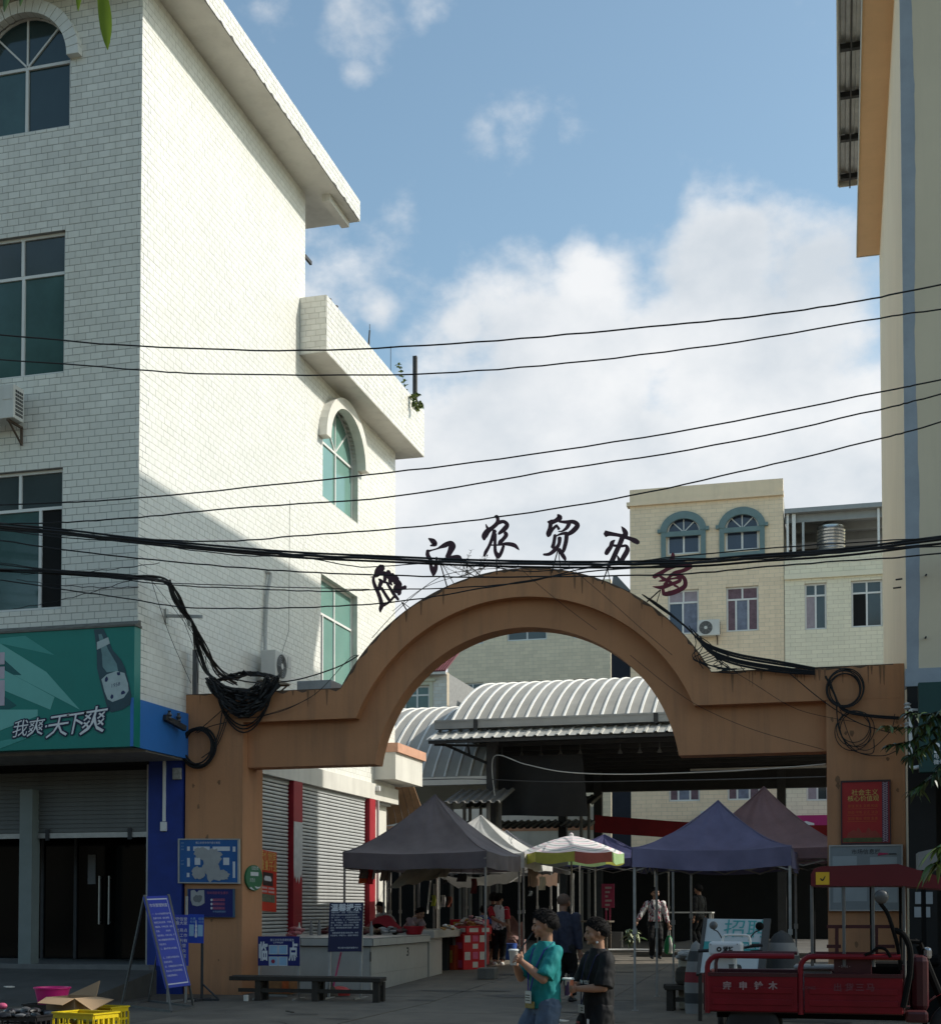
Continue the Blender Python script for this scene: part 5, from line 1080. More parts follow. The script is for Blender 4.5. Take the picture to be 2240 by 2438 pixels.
# striped parasol
sp = P(1360, 1990, Y=30.6); pz = sp.z; rim = P(1360, 2032, Y=30.6).z
pa = thing('striped_parasol', 'open round parasol with pink grey stripes and coloured flaps in the sun', 'parasol', (sp.x, 30.6, ground(30.6)))
m = bpy.data.materials.new('striped_parasol_cloth'); m.use_nodes = True; t = m.node_tree; b = t.nodes['Principled BSDF']; b.inputs['Roughness'].default_value = .8
tcn = t.nodes.new('ShaderNodeTexCoord'); sx = t.nodes.new('ShaderNodeSeparateXYZ'); t.links.new(tcn.outputs['Object'], sx.inputs[0])
def tm(op, a, c=None):
    n = t.nodes.new('ShaderNodeMath'); n.operation = op
    for i, v in enumerate((a, c)):
        if v is None: continue
        if isinstance(v, (int, float)): n.inputs[i].default_value = v
        else: t.links.new(v, n.inputs[i])
    return n.outputs[0]
rad = tm('SQRT', tm('ADD', tm('MULTIPLY', sx.outputs[0], sx.outputs[0]), tm('MULTIPLY', sx.outputs[1], sx.outputs[1])))
nz = t.nodes.new('ShaderNodeTexNoise'); nz.inputs['Scale'].default_value = 6; t.links.new(tcn.outputs['Object'], nz.inputs['Vector'])
rad = tm('ADD', rad, tm('MULTIPLY', nz.outputs['Fac'], .03)); fr_ = tm('FRACT', tm('MULTIPLY', rad, 4.6)); cr_ = t.nodes.new('ShaderNodeValToRGB'); t.links.new(fr_, cr_.inputs[0]); cr_.color_ramp.interpolation = 'CONSTANT'
for i, (p_, c_) in enumerate(((0, (.62, .42, .46, 1)), (.16, (.66, .63, .62, 1)), (.48, (.28, .32, .32, 1)), (.66, (.66, .62, .62, 1)))):
    e = cr_.color_ramp.elements[i] if i < 2 else cr_.color_ramp.elements.new(p_); e.position = p_; e.color = c_
t.links.new(cr_.outputs[0], b.inputs['Base Color']); STRIPE = m
flapc = [cloth('flap_%s' % n_, c_, trans=.25) for n_, c_ in (('yellow', (.62, .62, .14)), ('coral', (.62, .20, .17)), ('green', (.42, .62, .30)), ('grey', (.2, .22, .22)))]
rr_ = 1.18
for k in range(8):
    a0, a1 = k * math.pi / 4 + .25, (k + 1) * math.pi / 4 + .25; m = MB()
    def fp(u, v):
        a = a0 + (a1 - a0) * v; ch = math.cos(math.pi / 8) / math.cos((v - .5) * math.pi / 4); r = rr_ * u * (1 - (1 - ch) * u); return (sp.x + r * math.cos(a), 30.6 + r * math.sin(a), pz - (pz - rim) * u ** 1.35 - .035 * math.sin(math.pi * v) * u)
    m.grid(lambda u, v: fp(.02 + .98 * u, v), 9, 8); m.build('canopy_panel', STRIPE, pa)
    m = MB(); m.grid(lambda u, v: (lambda q: (q[0] * 1.0 + .02 * math.cos(a0 + .4) * u * math.sin(v * 9 + k), q[1] + .02 * u, q[2] - (.23 + .02 * math.sin(v * 6)) * u))(fp(1, v)), 3, 10); m.build('flap', flapc[(0, 2, 3, 2, 0, 0, 1, 2)[k]], pa)
    a, c = Vector(fp(.03, 0)), Vector(fp(1, 0)); mm = MB(); mm.cyl(a - Vector((0, 0, .012)), c - Vector((0, 0, .012)), .006, n=4); mm.build('rib', STEEL, pa)
m = MB(); m.cyl((sp.x, 30.6, .25), (sp.x, 30.6, pz + .05), .02, n=8); m.build('pole', POLE, pa); m = MB(); m.lathe((sp.x, 30.6, ground(30.6)), [(.25, 0), (.25, .06), (.06, .1), (.05, .3)], 14); m.build('base', DARKSTEEL, pa)
m = MB(); m.lathe((sp.x, 30.6, pz), [(.05, -.02), (.05, .03), (.02, .06), (0, .07)], 8); m.build('cap', STRIPE, pa)
# ================================================================== white tiled market counter
cn = PG(864, 2364); cf = PG(1034, 2328)
ct = thing('tiled_counter', 'long white tiled market counter with painted stall numbers under the grey tent', 'counter', (-9.2, 24.6, 0))
CTW = M('counter_tile', (.44, .42, .375), .3, .10, 2, island=.06, dirt=.25, dirtcol=(.18, .18, .17)); CTJ = M('counter_joint', (.04, .04, .04), .8, .2, 4)
cx_ = (cn.x + cf.x) / 2; cy0, cy1 = cn.y, cf.y; gz = ground(24.3); zt2 = P(864, 2233, Y=cy0).z
m = MB(); m.box(-10.63, cy0 + .02, -.05, cx_ - .02, cy1, zt2 - .155); m.build('counter_body', CTJ, ct)
m = MB(); m.box(-10.63, cy0 - .05, zt2 - .15, cx_ + .05, cy1 + .02, zt2 - .02); m.build('top_slab', CTJ, ct)
fcS = lambda u, v, d: (cx_ - .02 + d, u, v); fcF = lambda u, v, d: (u, cy0 + .02 - d, v)
def tiles_big(fn, us, vs, d, name, g=.004):
    for a, b in zip(us, us[1:]):
        for c, e in zip(vs, vs[1:]):
            m = MB(); slab(m, fn, a + g, b - g, c + g, e - g, -.005, d); m.build(name, CTW, ct)
L_ = cy1 - cy0
tiles_big(fcS, [cy0 + .02 + L_ * k / 4 for k in range(5)], [.02, .36, zt2 - .16], .016, 'front_tile', .002)
tiles_big(fcF, [-10.6 + k * (cx_ + 10.58) / 4 for k in range(5)], [0, .32, zt2 - .16], .016, 'front_tile', .002)
tiles_big(lambda u, v, d: (cx_ + .05 + d, u, v), [cy0 - .05, cy0 + .32, cy0 + 1.25, cy0 + 1.75, cy1 + .02], [zt2 - .15, zt2 - .02], .012, 'edge_tile', .006)
tiles_big(lambda u, v, d: (u, cy0 - .05 - d, v), [-10.63, -9.9, -9.1, -8.5, cx_ + .05], [zt2 - .15, zt2 - .02], .012, 'edge_tile', .006)
tiles_big(lambda u, v, d: (u, v, zt2 - .02 + d), [-10.63, -9.9, -9.35, -8.85, -8.4, cx_ + .05], [cy0 - .05, cy0 + .55, cy0 + 1.1, cy0 + 1.6, cy1 + .02], .014, 'top_tile', .012)
NUM = M('black_stall_paint', (.012, .012, .012), .7, .2, 10)
for s_, px, py in (('1', 883, 2272), ('3', 971, 2260)):
    p = P(px, py, X=cx_); text_mb(s_, .23, lambda u, v, d: (cx_ - .004 + d, p.y + u * 1.6, p.z - .06 + v), .002, .004).build('stall_number', NUM, ct)
# lower counter end beyond it
c2_ = thing('counter_end', 'grey tiled end block of the next market counter beside the red boxes', 'counter', (cx_ - .6, cy1 + .6, .1))
a = PG(1036, 2322); b = PG(1075, 2311); zc = P(1075, 2213, X=cx_).z
m = MB(); m.box(cx_ - 1.5, cy1 + .06, 0, cx_ + .02, cy1 + .95, zc - .16); m.build('block', CTW, c2_)
m = MB(); m.rbox(cx_ - 1.55, cy1 + .04, zc - .155, cx_ + .12, b.y + .5, zc, .01); m.build('top_slab', CTW, c2_)
m = MB(); m.box(cx_ - 1.2, b.y - .1, 0, cx_ - .1, b.y + .4, zc - .16); m.build('support', CTJ, c2_)
# ------------------------------------------------------------------ boxes, goods
def print_box(label, x0, y0, z0, w, d, h, mat, prints=(), name='goods_box', rz=0, group=None, cat='box'):
    t_ = thing(name, label, cat, (x0, y0, z0), rz, group); m = MB(); m.rbox(-w / 2, -d / 2, 0, w / 2, d / 2, h, .006); m.build('carton', mat, t_, world=False)
    for (side, u0, u1, v0, v1, pm) in prints:
        m = MB()
        if side == 'f': m.box(u0 * w - w / 2, -d / 2 - .003, v0 * h, u1 * w - w / 2, -d / 2 - .0005, v1 * h)
        else: m.box(w / 2 + .0005, u0 * d - d / 2, v0 * h, w / 2 + .003, u1 * d - d / 2, v1 * h)
        m.build('printed_panel', pm, t_, world=False)
    return t_
RB = M('red_carton', (.55, .012, .02), .5, .12, 5); WPN = M('white_print', (.62, .58, .52), .5, .15, 18); YPN = M('yellow_print', (.5, .28, .05), .5, .3, 12); OR_ = M('orange_red_carton', (.42, .06, .02), .5, .2, 6); PKP = M('pink_print', (.6, .1, .2), .5, .2, 10)
rbp = PG(1116, 2310); fx = rbp.x; gy = rbp.y + .15; gz = ground(gy)
for i, (dx, dy, dz, w_, d_, h_, lab) in enumerate(((-.08, 0, 0, .46, .62, .40, 'bottom red carton of the sunlit stack beside the counter'), (-.08, 0, .40, .46, .62, .34, 'middle red carton of the sunlit stack beside the counter'), (-.02, .08, .74, .5, .66, .17, 'top open red tray of the sunlit carton stack holding wrapped snacks'))):
    pr_ = [('s', .06, .3, .5, .92, WPN), ('s', .40, .62, .1, .4, WPN), ('s', .70, .94, .5, .92, WPN), ('f', .1, .42, .1, .85, WPN), ('f', .5, .92, .1, .5, PKP), ('s', .4, .62, .55, .92, PKP)] if i < 2 else [('s', .1, .45, .25, .75, WPN), ('s', .6, .9, .25, .75, WPN), ('f', .1, .4, .25, .75, WPN), ('f', .55, .9, .25, .75, WPN)]
    print_box(lab, fx + dx, gy + dy + .12, gz + dz, w_, d_, h_, RB, pr_, group='red cartons stacked beside the counter', rz=R(-38))
for i, (px, h_, mt, lab) in enumerate(((1080, .52, OR_, 'orange red carton left of the sunlit red stack'), (1094, .8, YPN, 'tall mustard printed carton leaning behind the sunlit red stack'))):
    p = PG(px, 2312 - i * 2); print_box(lab, p.x - .12, p.y + .35, ground(p.y), .32, .3, h_, mt, [('f', .2, .8, .3, .8, RB if i else YPN)], rz=R(-20))
def heap(name, label, c, r, n, cols, cat, sz=.05, seed=1, flat=.5):
    rr = random.Random(seed); t_ = thing(name, label, cat, c)
    for k in range(n):
        a, q = rr.uniform(0, 6.28), r * math.sqrt(rr.random()); m = MB(); s_ = sz * rr.uniform(.7, 1.3); z = (1 - (q / r) ** 2) * r * flat * rr.uniform(.4, 1)
        rot = Matrix.Rotation(rr.uniform(0, 3), 3, 'Z') @ Matrix.Rotation(rr.uniform(-.6, .6), 3, 'X'); m.ball((q * math.cos(a), q * math.sin(a), z + s_ * .3), s_, 7, 5, (1.3, .9, .5), rot); m.build('packet', cols[k % len(cols)], t_, world=False)
    return t_
PKT = [M('clear_wrapper', (.55, .5, .42), .25, .3, 20), M('amber_snack', (.45, .24, .08), .5, .3, 20), M('white_wrapper', (.65, .62, .6), .3, .2, 15), M('pink_wrapper', (.5, .25, .3), .4, .3, 15)]
heap('snack_heap', 'heap of wrapped snacks on top of the red cartons', (fx - .02, gy + .2, gz + .91), .30, 40, PKT, 'snacks', .055, 2, .7)
p = P(1065, 2208, Y=cy1 + .6); heap('snack_heap', 'small pile of white packets on the counter end left of the red cartons', (p.x, cy1 + .6, zc), .18, 14, PKT[:3], 'snacks', .045, 4)
p = P(1118, 2190, Y=gy + 1.2); print_box('flat red tray of goods behind the heap of snacks', p.x, gy + 1.2, gz, .75, .5, p.z - gz, RB, [('f', .1, .9, .8, .95, YPN)], name='goods_tray')
# darker goods on the long counter
DG = [M('dark_goods', (.05, .04, .035), .7, .4, 8), M('maroon_goods', (.07, .010, .012), .6, .3, 8), M('brown_goods', (.12, .07, .04), .7, .4, 8), M('grey_goods', (.2, .2, .2), .5, .3, 8)]
rr = random.Random(21)
for i in range(9):
    x, y = -9.75 + i * .2, cy1 - .3 - rr.uniform(0, .6); heap('goods_pile', ['pile of dark goods on the white counter nearest the shutter', 'low dark pile second from the shutter on the counter', 'maroon pile left of the red basket on the counter', 'brown pile behind the warning board on the counter', 'grey bagged pile in the middle of the counter', 'dark pile just right of the counter middle', 'maroon and brown pile toward the lane on the counter', 'low pile near the counter\'s lane edge', 'pile at the lane corner of the counter'][i], (x, y, zt2 + .0), .17, 12, [DG[i % 4], DG[(i + 1) % 4]], 'goods', .06, i + 30, .8)
def bottle(mb, c, h, r): mb.lathe(c, [(r, 0), (r, h * .6), (r * .45, h * .78), (r * .4, h * .95), (r * .45, h), (0, h)], 8)
for i in range(8):
    m = MB(); bottle(m, (-9.9 + i * .2, cy0 + 1.85 + .1 * (i % 2), zt2 - .005), .24 + .03 * (i % 3), .035)
    single('bottle', m, DG[3] if i % 3 else WPN, ('white' if i % 3 else 'grey') + ' bottle at the back of the white counter, number %s from the left' % ('one two three four five six seven eight'.split()[i]), 'bottle', 'bottles on the counter')
# draped cloths and hanging things below the grey tent
def drape(name, label, cs, mat, cat, wv=.06, nx=18, ny=8, seed=0, skirt=0):
    q = [P(x, y, Y=Yv) for x, y, Yv in cs]; m = MB(); m.grid(lambda u, v: tuple(q[0].lerp(q[1], u).lerp(q[3].lerp(q[2], u), v) + Vector((0, wv * math.sin(u * 11 + seed + v * 2), -.12 * math.sin(math.pi * u) * (1 - v) + .02 * math.sin(u * 23 + seed)))), nx, ny)
    m.grid(lambda u, v: tuple(q[0].lerp(q[1], u).lerp(q[3].lerp(q[2], u), v) + Vector((0, .006 + wv * math.sin(u * 11 + seed + v * 2), -.12 * math.sin(math.pi * u) * (1 - v) + .02 * math.sin(u * 23 + seed)))), nx, ny, flip=True)
    return single(name, m, mat, label, cat)
BEI = cloth('beige_cloth', (.34, .30, .24), trans=.25); 
drape('beige_awning_cloth', 'beige cloth sheet slung under the grey tent above the counter', ((975, 2062, 27.2), (1085, 2052, 28.4), (1062, 2088, 28.2), (918, 2120, 27.0)), BEI, 'cloth')
drape('beige_awning_cloth', 'cream cloth strip hanging at the left pole under the grey tent', ((910, 2058, 27.4), (934, 2058, 27.4), (926, 2100, 27.4), (902, 2098, 27.4)), BEI, 'cloth', .03, 8)
drape('white_tarp', 'white tarpaulin sagging behind the grey tent above the snack stall', ((1040, 2085, 30.2), (1245, 2066, 31.6), (1240, 2100, 31.4), (1090, 2116, 30.2)), WHITET, 'tarpaulin', .05)
drape('brown_tarp', 'brown side cloth hanging under the white tent near the man', ((1256, 2062, 31.2), (1328, 2078, 32.2), (1326, 2110, 32.2), (1256, 2112, 31.2)), cloth('brown_cloth', (.16, .10, .07), trans=.2), 'cloth', .04)
def hang(name, label, x, yt, yb, wpx, Yp, mat, cat, string=True, group=None):
    a, b = P(x, yt, Y=Yp), P(x, yb, Y=Yp); w_ = (P(x + wpx, yb, Y=Yp) - b).x / 2; t_ = thing(name, label, cat, tuple(b), 0, group)
    m = MB(); m.grid(lambda u, v: (a.x + (2 * u - 1) * w_ * (1 + .12 * v) + .01 * math.sin(v * 5), Yp + .03 * math.sin(u * 6 + v * 3), a.z + (b.z - a.z) * v), 6, 8); m.grid(lambda u, v: (a.x + (2 * u - 1) * w_ * (1 + .12 * v) + .01 * math.sin(v * 5), Yp + .05 + .03 * math.sin(u * 6 + v * 3), a.z + (b.z - a.z) * v), 6, 8)
    m.build('body', mat, t_)
    if string: m = MB(); m.cyl(a, a + Vector((0, 0, .35)), .005, n=4); m.build('string', CABLE, t_)
    return t_
ORB = cloth('orange_bag', (.60, .12, .03), trans=.3); GRB = cloth('taupe_bag', (.16, .13, .11), trans=.1); RDB = cloth('red_bag', (.6, .04, .04), trans=.3)
hang('hanging_bag', 'orange and brown shopping bag hanging at the shutter edge', 868, 2070, 2104, 26, 27.2, ORB, 'bag'); hang('hanging_bag', 'taupe cloth bag hanging in front of the orange one', 864, 2066, 2092, 18, 27.0, GRB, 'bag'); hang('hanging_bag', 'bright red shopping bag hanging right of the orange one', 880, 2060, 2106, 12, 27.1, RDB, 'bag')
hang('hanging_strip', 'white cloth strip hanging beside the red bag', 889, 2056, 2094, 4, 27.1, WHITET, 'cloth strip', False)
hang('hanging_strip', 'yellow green strip hanging by the white tube', 1031, 2132, 2158, 8, 29.2, cloth('lime_strip', (.32, .36, .05), trans=.2), 'cloth strip'); hang('hanging_strip', 'white paper strip hanging left of the brown one', 1054, 2132, 2160, 8, 29.2, WHITET, 'cloth strip'); hang('hanging_strip', 'brown strip hanging right of the white paper strip', 1069, 2135, 2160, 9, 29.2, cloth('russet_strip', (.16, .05, .03)), 'cloth strip')
hang('hanging_bundle', 'dark red bundle hanging by the front leg of the grey tent', 1127, 2092, 2128, 12, 28.6, cloth('dark_red_bundle', (.12, .02, .02)), 'bundle'); hang('hanging_box', 'dark box hanging under the grey tent on a string', 1058, 2095, 2106, 9, 28.0, DARKSTEEL, 'box'); hang('hanging_box', 'dark square lamp hanging under the grey tent', 1098, 2080, 2100, 20, 28.6, DARKSTEEL, 'lamp')
hang('cardboard_tag', 'pale cardboard tag hanging at the white tent corner', 1290, 2088, 2120, 14, 29.9, M('pale_cardboard', (.55, .45, .30), .8, .1, 4), 'tag'); hang('hanging_jar', 'small clear jar hanging by the silver leg', 1262, 2122, 2134, 7, 30.0, M('clear_jar', (.3, .32, .32), .2, .2, 6), 'jar')
m = MB(); m.tube([P(1026, 2092, Y=29.3), P(1017, 2176, Y=29.2)], .02, 6); m.cyl(P(1020, 2146, Y=29.2), P(1028, 2147, Y=29.2), .012, n=5)
single('white_tube', m, ALU, 'white slanting tube standing on the counter under the grey tent', 'tube')
for px, y0_, y1_, Yp, lab in ((914, 2080, 2225, 27.5, 'thin pole standing left of the slung beige cloth'), (987, 2100, 2225, 29.8, 'dim pole in the dark stall behind the counter'), (1033, 2105, 2200, 29.6, 'pole behind the white slanting tube'), (1365, 2080, 2330, 33.8, 'dark pole just right of the back-view man'), (1380, 2060, 2300, 33.9, 'dark pole below the parasol middle'), (1417, 2060, 2290, 34.2, 'thin pole left of the pink poster'), (1328, 2104, 2240, 33.0, 'silver pole at the left of the back-view man')):
    a = P(px, y0_, Y=Yp); m = MB(); m.cyl((a.x, Yp, ground(Yp)), (a.x, Yp, a.z), .022, n=6); single('tent_pole', m, POLE if px != 1328 else ALU, lab, 'pole')
# red basket, red cloth heap, stall table at the back
m = MB(); p = P(985, 2200, Y=25.4); m.lathe((p.x, 25.4, zt2), [(.13, 0), (.2, .16), (.215, .16), (.14, .0)], 16); single('red_basin', m, M('red_plastic', (.32, .01, .02), .35, .1, 4), 'red plastic basin standing on the counter', 'basin')
m = MB(); p = P(905, 2180, Y=26.6); m.grid(lambda u, v: (p.x - .5 + u * 1.0, 26.2 + v * .9, zt2 + .02 + .36 * math.exp(-((u - .6) ** 2) * 9) * math.sin(math.pi * min(1, v + .15)) + .02 * math.sin(u * 14 + v * 9)), 16, 10)
m.box(p.x - .5, 26.2, zt2 - .0, p.x + .5, 27.1, zt2 + .02); single('red_cloth_heap', m, cloth('maroon_cloth', (.17, .008, .014)), 'heap covered with a dark red cloth on the counter', 'cloth heap')
m = MB()
for dx in (-.6, .6):
    for dy in (-.3, .3): m.box(-6.2 + dx - .03, 34.0 + dy - .03, ground(34), -6.2 + dx + .03, 34.0 + dy + .03, 1.15)
m.box(-6.9, 33.6, 1.15, -5.5, 34.4, 1.19); single('stall_table', m, M('old_table', (.1, .08, .06), .8, .3, 4), 'dim wooden stall table behind the back-view man', 'table')
# pink poster, grey box and boxes in the dark stall on the right
t_ = thing('pink_poster', 'pink and white printed poster standing in the dark stall below the parasol', 'poster', tuple(P(1448, 2165, Y=37))); a, b = P(1432, 2162, Y=37), P(1462, 2105, Y=37); m = MB(); m.box(a.x, 37, a.z, b.x, 37.03, b.z); m.box(a.x + .1, 37.0, .47, a.x + .14, 37.03, a.z); m.box(b.x - .14, 37, .47, b.x - .1, 37.03, a.z); m.build('poster_board', M('pink_board', (.42, .05, .12), .6, .15, 3), t_)
for i in range(6): m = MB(); z = b.z - .1 - i * .115; m.box(a.x + .1, 36.992, z - .035, b.x - .07 - .05 * (i % 3), 36.998, z + .02); m.build('print_line', M('pale_pink_print', (.5, .4, .4), .6, .3, 20), t_)
p = P(1462, 2232, Y=35.5); print_box('pale grey carton standing in the dark stall left of the woman', p.x, 35.5, .47, .42, .3, .42, M('grey_carton', (.16, .15, .14), .8, .1, 3))
m = MB(); a = P(1610, 2172, Y=34.5); m.box(a.x - .5, 34.2, a.z - .03, a.x + .9, 34.9, a.z); 
for dx in (-.45, .85): m.box(a.x + dx - .03, 34.25, .47, a.x + dx + .03, 34.3, a.z - .03); m.box(a.x + dx - .03, 34.8, .47, a.x + dx + .03, 34.85, a.z - .03)
single('white_top_table', m, M('worn_white_board', (.42, .42, .4), .6, .1, 3), 'white topped trestle table in the dark behind the blue tent', 'table')
m = MB(); a = P(1236, 2290, Y=31); m.lathe((a.x - .25, 31.2, ground(31.2)), [(.13, 0), (.15, .36), (.155, .38), (.13, .38)], 14); single('blue_bucket', m, M('blue_plastic', (.03, .09, .36), .4, .1, 4), 'blue plastic bucket behind the child in red sleeves', 'bucket')
m = MB(); a = P(1224, 2230, Y=32.6); m.grid(lambda u, v: (a.x - .3 + .55 * u, 32.4 + .25 * math.sin(math.pi * v), ground(32) + .35 + .55 * v - .1 * math.sin(u * 9)), 10, 8); m.box(a.x - .3, 32.45, ground(32), a.x + .25, 32.8, .75); single('pink_cover', m, cloth('dusty_pink_cloth', (.22, .13, .12)), 'dusty pink cloth cover over a stall box right of the child in red sleeves', 'cover')
m = MB(); m.box(-6.95, 32.0, ground(32), -6.4, 32.4, .9); p = m; a = P(1140, 2240, Y=31.2)
m = MB(); m.rbox(a.x - .1, 31.0, ground(31), a.x + .5, 31.5, 1.05, .02); single('white_cooler', m, WHITET, 'white cooler cabinet in the sun behind the child in blue', 'cabinet')
# ================================================================== signs and notice boards
NAVY = M('navy_sign_face', (.008, .012, .12), .45, .12, 3); ROYAL = M('royal_blue_face', (.012, .03, .33), .45, .12, 3); MIDB = M('mid_blue_face', (.015, .10, .30), .5, .15, 3)
PALEB = M('pale_blue_paper', (.25, .40, .55), .7, .1, 5); TORN = M('torn_paper_grey', (.36, .35, .34), .85, .12, 6); INK = M('off_white_print', (.6, .6, .62), .6, .08, 10); PINKINK = M('pink_print_line', (.42, .10, .16), .6, .1, 10)
REDP = M('poster_red', (.40, .016, .014), .5, .15, 2); GOLD = M('gold_print', (.62, .48, .12), .5, .12, 6)
def plane_fn(c):
    """bilinear board frame through four corners TL,TR,BR,BL: u 0..1 to the right, v 0..1 downwards, d out of the face"""
    tl, tr, br, bl = c; br = tr + bl - tl; n = ((bl - tl).cross(tr - tl)).normalized()
    if n.dot(CAMLOC - tl) < 0: n = -n
    return lambda u, v, d: tl.lerp(tr, u).lerp(bl.lerp(br, u), v) + n * d, (tr - tl).length, (bl - tl).length
def fpanel(fn, u0, u1, v0, v1, d0, d1, mb=None):
    mb = mb or MB(); return slab(mb, fn, u0, u1, v0, v1, d0, d1)
def rect_board(x0, x1, yt, yb, Y):
    return plane_fn([P(x0, yt, Y=Y), P(x1, yt, Y=Y), P(x1, yb, Y=Y), P(x0, yb, Y=Y)])
def lines(parent, fn, w, h, rows, size, mat, d=.004):
    """rows: (text, u_left, v_centre, max_width fraction)"""
    for body, u, v, mw in rows:
        f2 = lambda a, b, dd: fn(u + a / w, v - b / h, d + dd)
        text_mb(body, size, f2, .0012, .0, align='LEFT', sx=1).build('text_line', mat, parent)
def torn(fn, pts, parent, d=.004, mat=TORN, name='torn_paper'):
    m = MB(); m.prism(pts, fn, d, d + .0015); m.build(name, mat, parent)
def ragged(cx, cy, rx, ry, n=26, seed=1, j=.22):
    r_ = random.Random(seed); return [(cx + rx * math.cos(2 * math.pi * k / n) * r_.uniform(1 - j, 1 + j), cy + ry * math.sin(2 * math.pi * k / n) * r_.uniform(1 - j, 1 + j)) for k in range(n)]
# map board on the left pillar
YPF = YG - .06
fn, w, h = rect_board(427, 567, 2000, 2101, YPF); t_ = thing('map_board', 'blue market map board with torn white paper, upper board on the left gate pillar', 'notice board', tuple(fn(.5, 1, 0)))
m = MB(); fpanel(fn, 0, 1, 0, 1, -.055, 0, m); m.build('board', MIDB, t_)
m = MB(); frame_rect(m, fn, -.02, 1.02, -.025, 1.025, .026, -.058, .012); m.build('frame', STEEL, t_)
for u0, u1, v0, v1 in ((.135, .18, .16, .26), (.24, .52, .16, .26), (.57, .86, .16, .26), (.91, .955, .16, .28), (.135, .18, .43, .63), (.265, .36, .42, .59), (.75, .85, .42, .59), (.91, .95, .51, .89), (.13, .175, .78, .88), (.55, .66, .42, .58)):
    m = MB(); fpanel(fn, u0, u1, v0, v1, 0, .003, m); m.build('map_block', INK, t_)
for i, (cx, cy, rx, ry) in enumerate(((.38, .30, .12, .13), (.55, .40, .17, .20), (.56, .72, .12, .25), (.34, .78, .115, .15), (.72, .83, .14, .12), (.5, .62, .10, .16))): torn(fn, ragged(cx, cy, rx, ry, 24, i, .2), t_, .004 + i * .0016)
lines(t_, fn, w, h, [('雁江农贸市场平面示意图', .28, .075, .6)], .042, INK); lines(t_, fn, w, h, [('图例', .03, .08, 0), ('出口', .03, .16, 0), ('通道', .03, .23, 0), ('水产', .03, .5, 0), ('蔬菜', .03, .58, 0)], .028, PALEB)
# lower notice board
fn, w, h = rect_board(448, 555, 2118, 2183, YPF); t_ = thing('notice_board', 'dark blue notice board with pink lines, lower board on the left gate pillar', 'notice board', tuple(fn(.5, 1, 0)))
m = MB(); fpanel(fn, 0, 1, 0, 1, -.055, 0, m); m.build('board', NAVY, t_); m = MB(); frame_rect(m, fn, -.012, 1.012, -.02, 1.02, .014, -.058, .008); m.build('frame', M('blue_steel_frame', (.05, .12, .2), .5, .15, 4), t_)
torn(fn, [(.06, .05), (.14, .02), (.2, .12), (.24, .04), (.36, .03), (.37, .5), (.3, .58), (.2, .62), (.1, .58), (.06, .4)], t_); torn(fn, ragged(.22, .34, .10, .14, 16, 3), t_, .006, M('grey_torn_layer', (.16, .16, .16), .8, .2, 8))
lines(t_, fn, w, h, [('市场消防安全提示', .42, .14, 0)], .05, PINKINK)
for i, s_ in enumerate(('严禁乱拉电线', '禁止占用通道', '保持出口畅通')):
    m = MB(); fpanel(fn, .55, .82, .34 + i * .15, .43 + i * .15, .0, .003, m); m.build('pink_bar', PINKINK, t_); lines(t_, fn, w, h, [(s_, .57, .385 + i * .15, 0)], .036, NAVY, .0045)
    torn(fn, ragged(.525, .39 + i * .15, .024, .045, 10, i, .1), t_, .004, INK, 'icon')
lines(t_, fn, w, h, [('市场监督管理所', .55, .82, 0)], .035, PALEB)
# oval plaque on the pillar's lane side
XP = -9.868 + .004
c0 = P(602, 2091, X=XP); t_ = thing('oval_plaque', 'green oval plaque chipped at the bottom on the lane side of the left gate pillar', 'plaque', tuple(c0))
rz_ = (P(602, 2061, X=XP).z - P(602, 2122, X=XP).z) / 2; ry_ = abs(P(623, 2091, X=XP).y - P(583, 2091, X=XP).y) / 2
fn = lambda u, v, d: Vector((XP + d, c0.y + (u - .5) * 2 * ry_, c0.z - (v - .5) * 2 * rz_))
m = MB(); m.prism([(.5 + .5 * math.cos(k * math.pi / 16), .5 + .5 * math.sin(k * math.pi / 16)) for k in range(32)], fn, 0, .03); m.build('plate', M('green_enamel', (.008, .13, .05), .45, .12, 3), t_)
m = MB(); fpanel(fn, .27, .73, .27, .42, .03, .033, m); m.build('label', INK, t_); lines(t_, fn, 2 * ry_, 2 * rz_, [('垃圾分类', .32, .13, 0), ('示范点', .22, .60, 0)], .075, INK, .031)
torn(fn, [(.2, .9), (.3, .85), (.42, .93), (.5, .985), (.35, .95)], t_, .031, INK); torn(fn, [(.52, .82), (.7, .85), (.88, .83), (.8, .89), (.66, .92), (.56, .88)], t_, .031, INK)
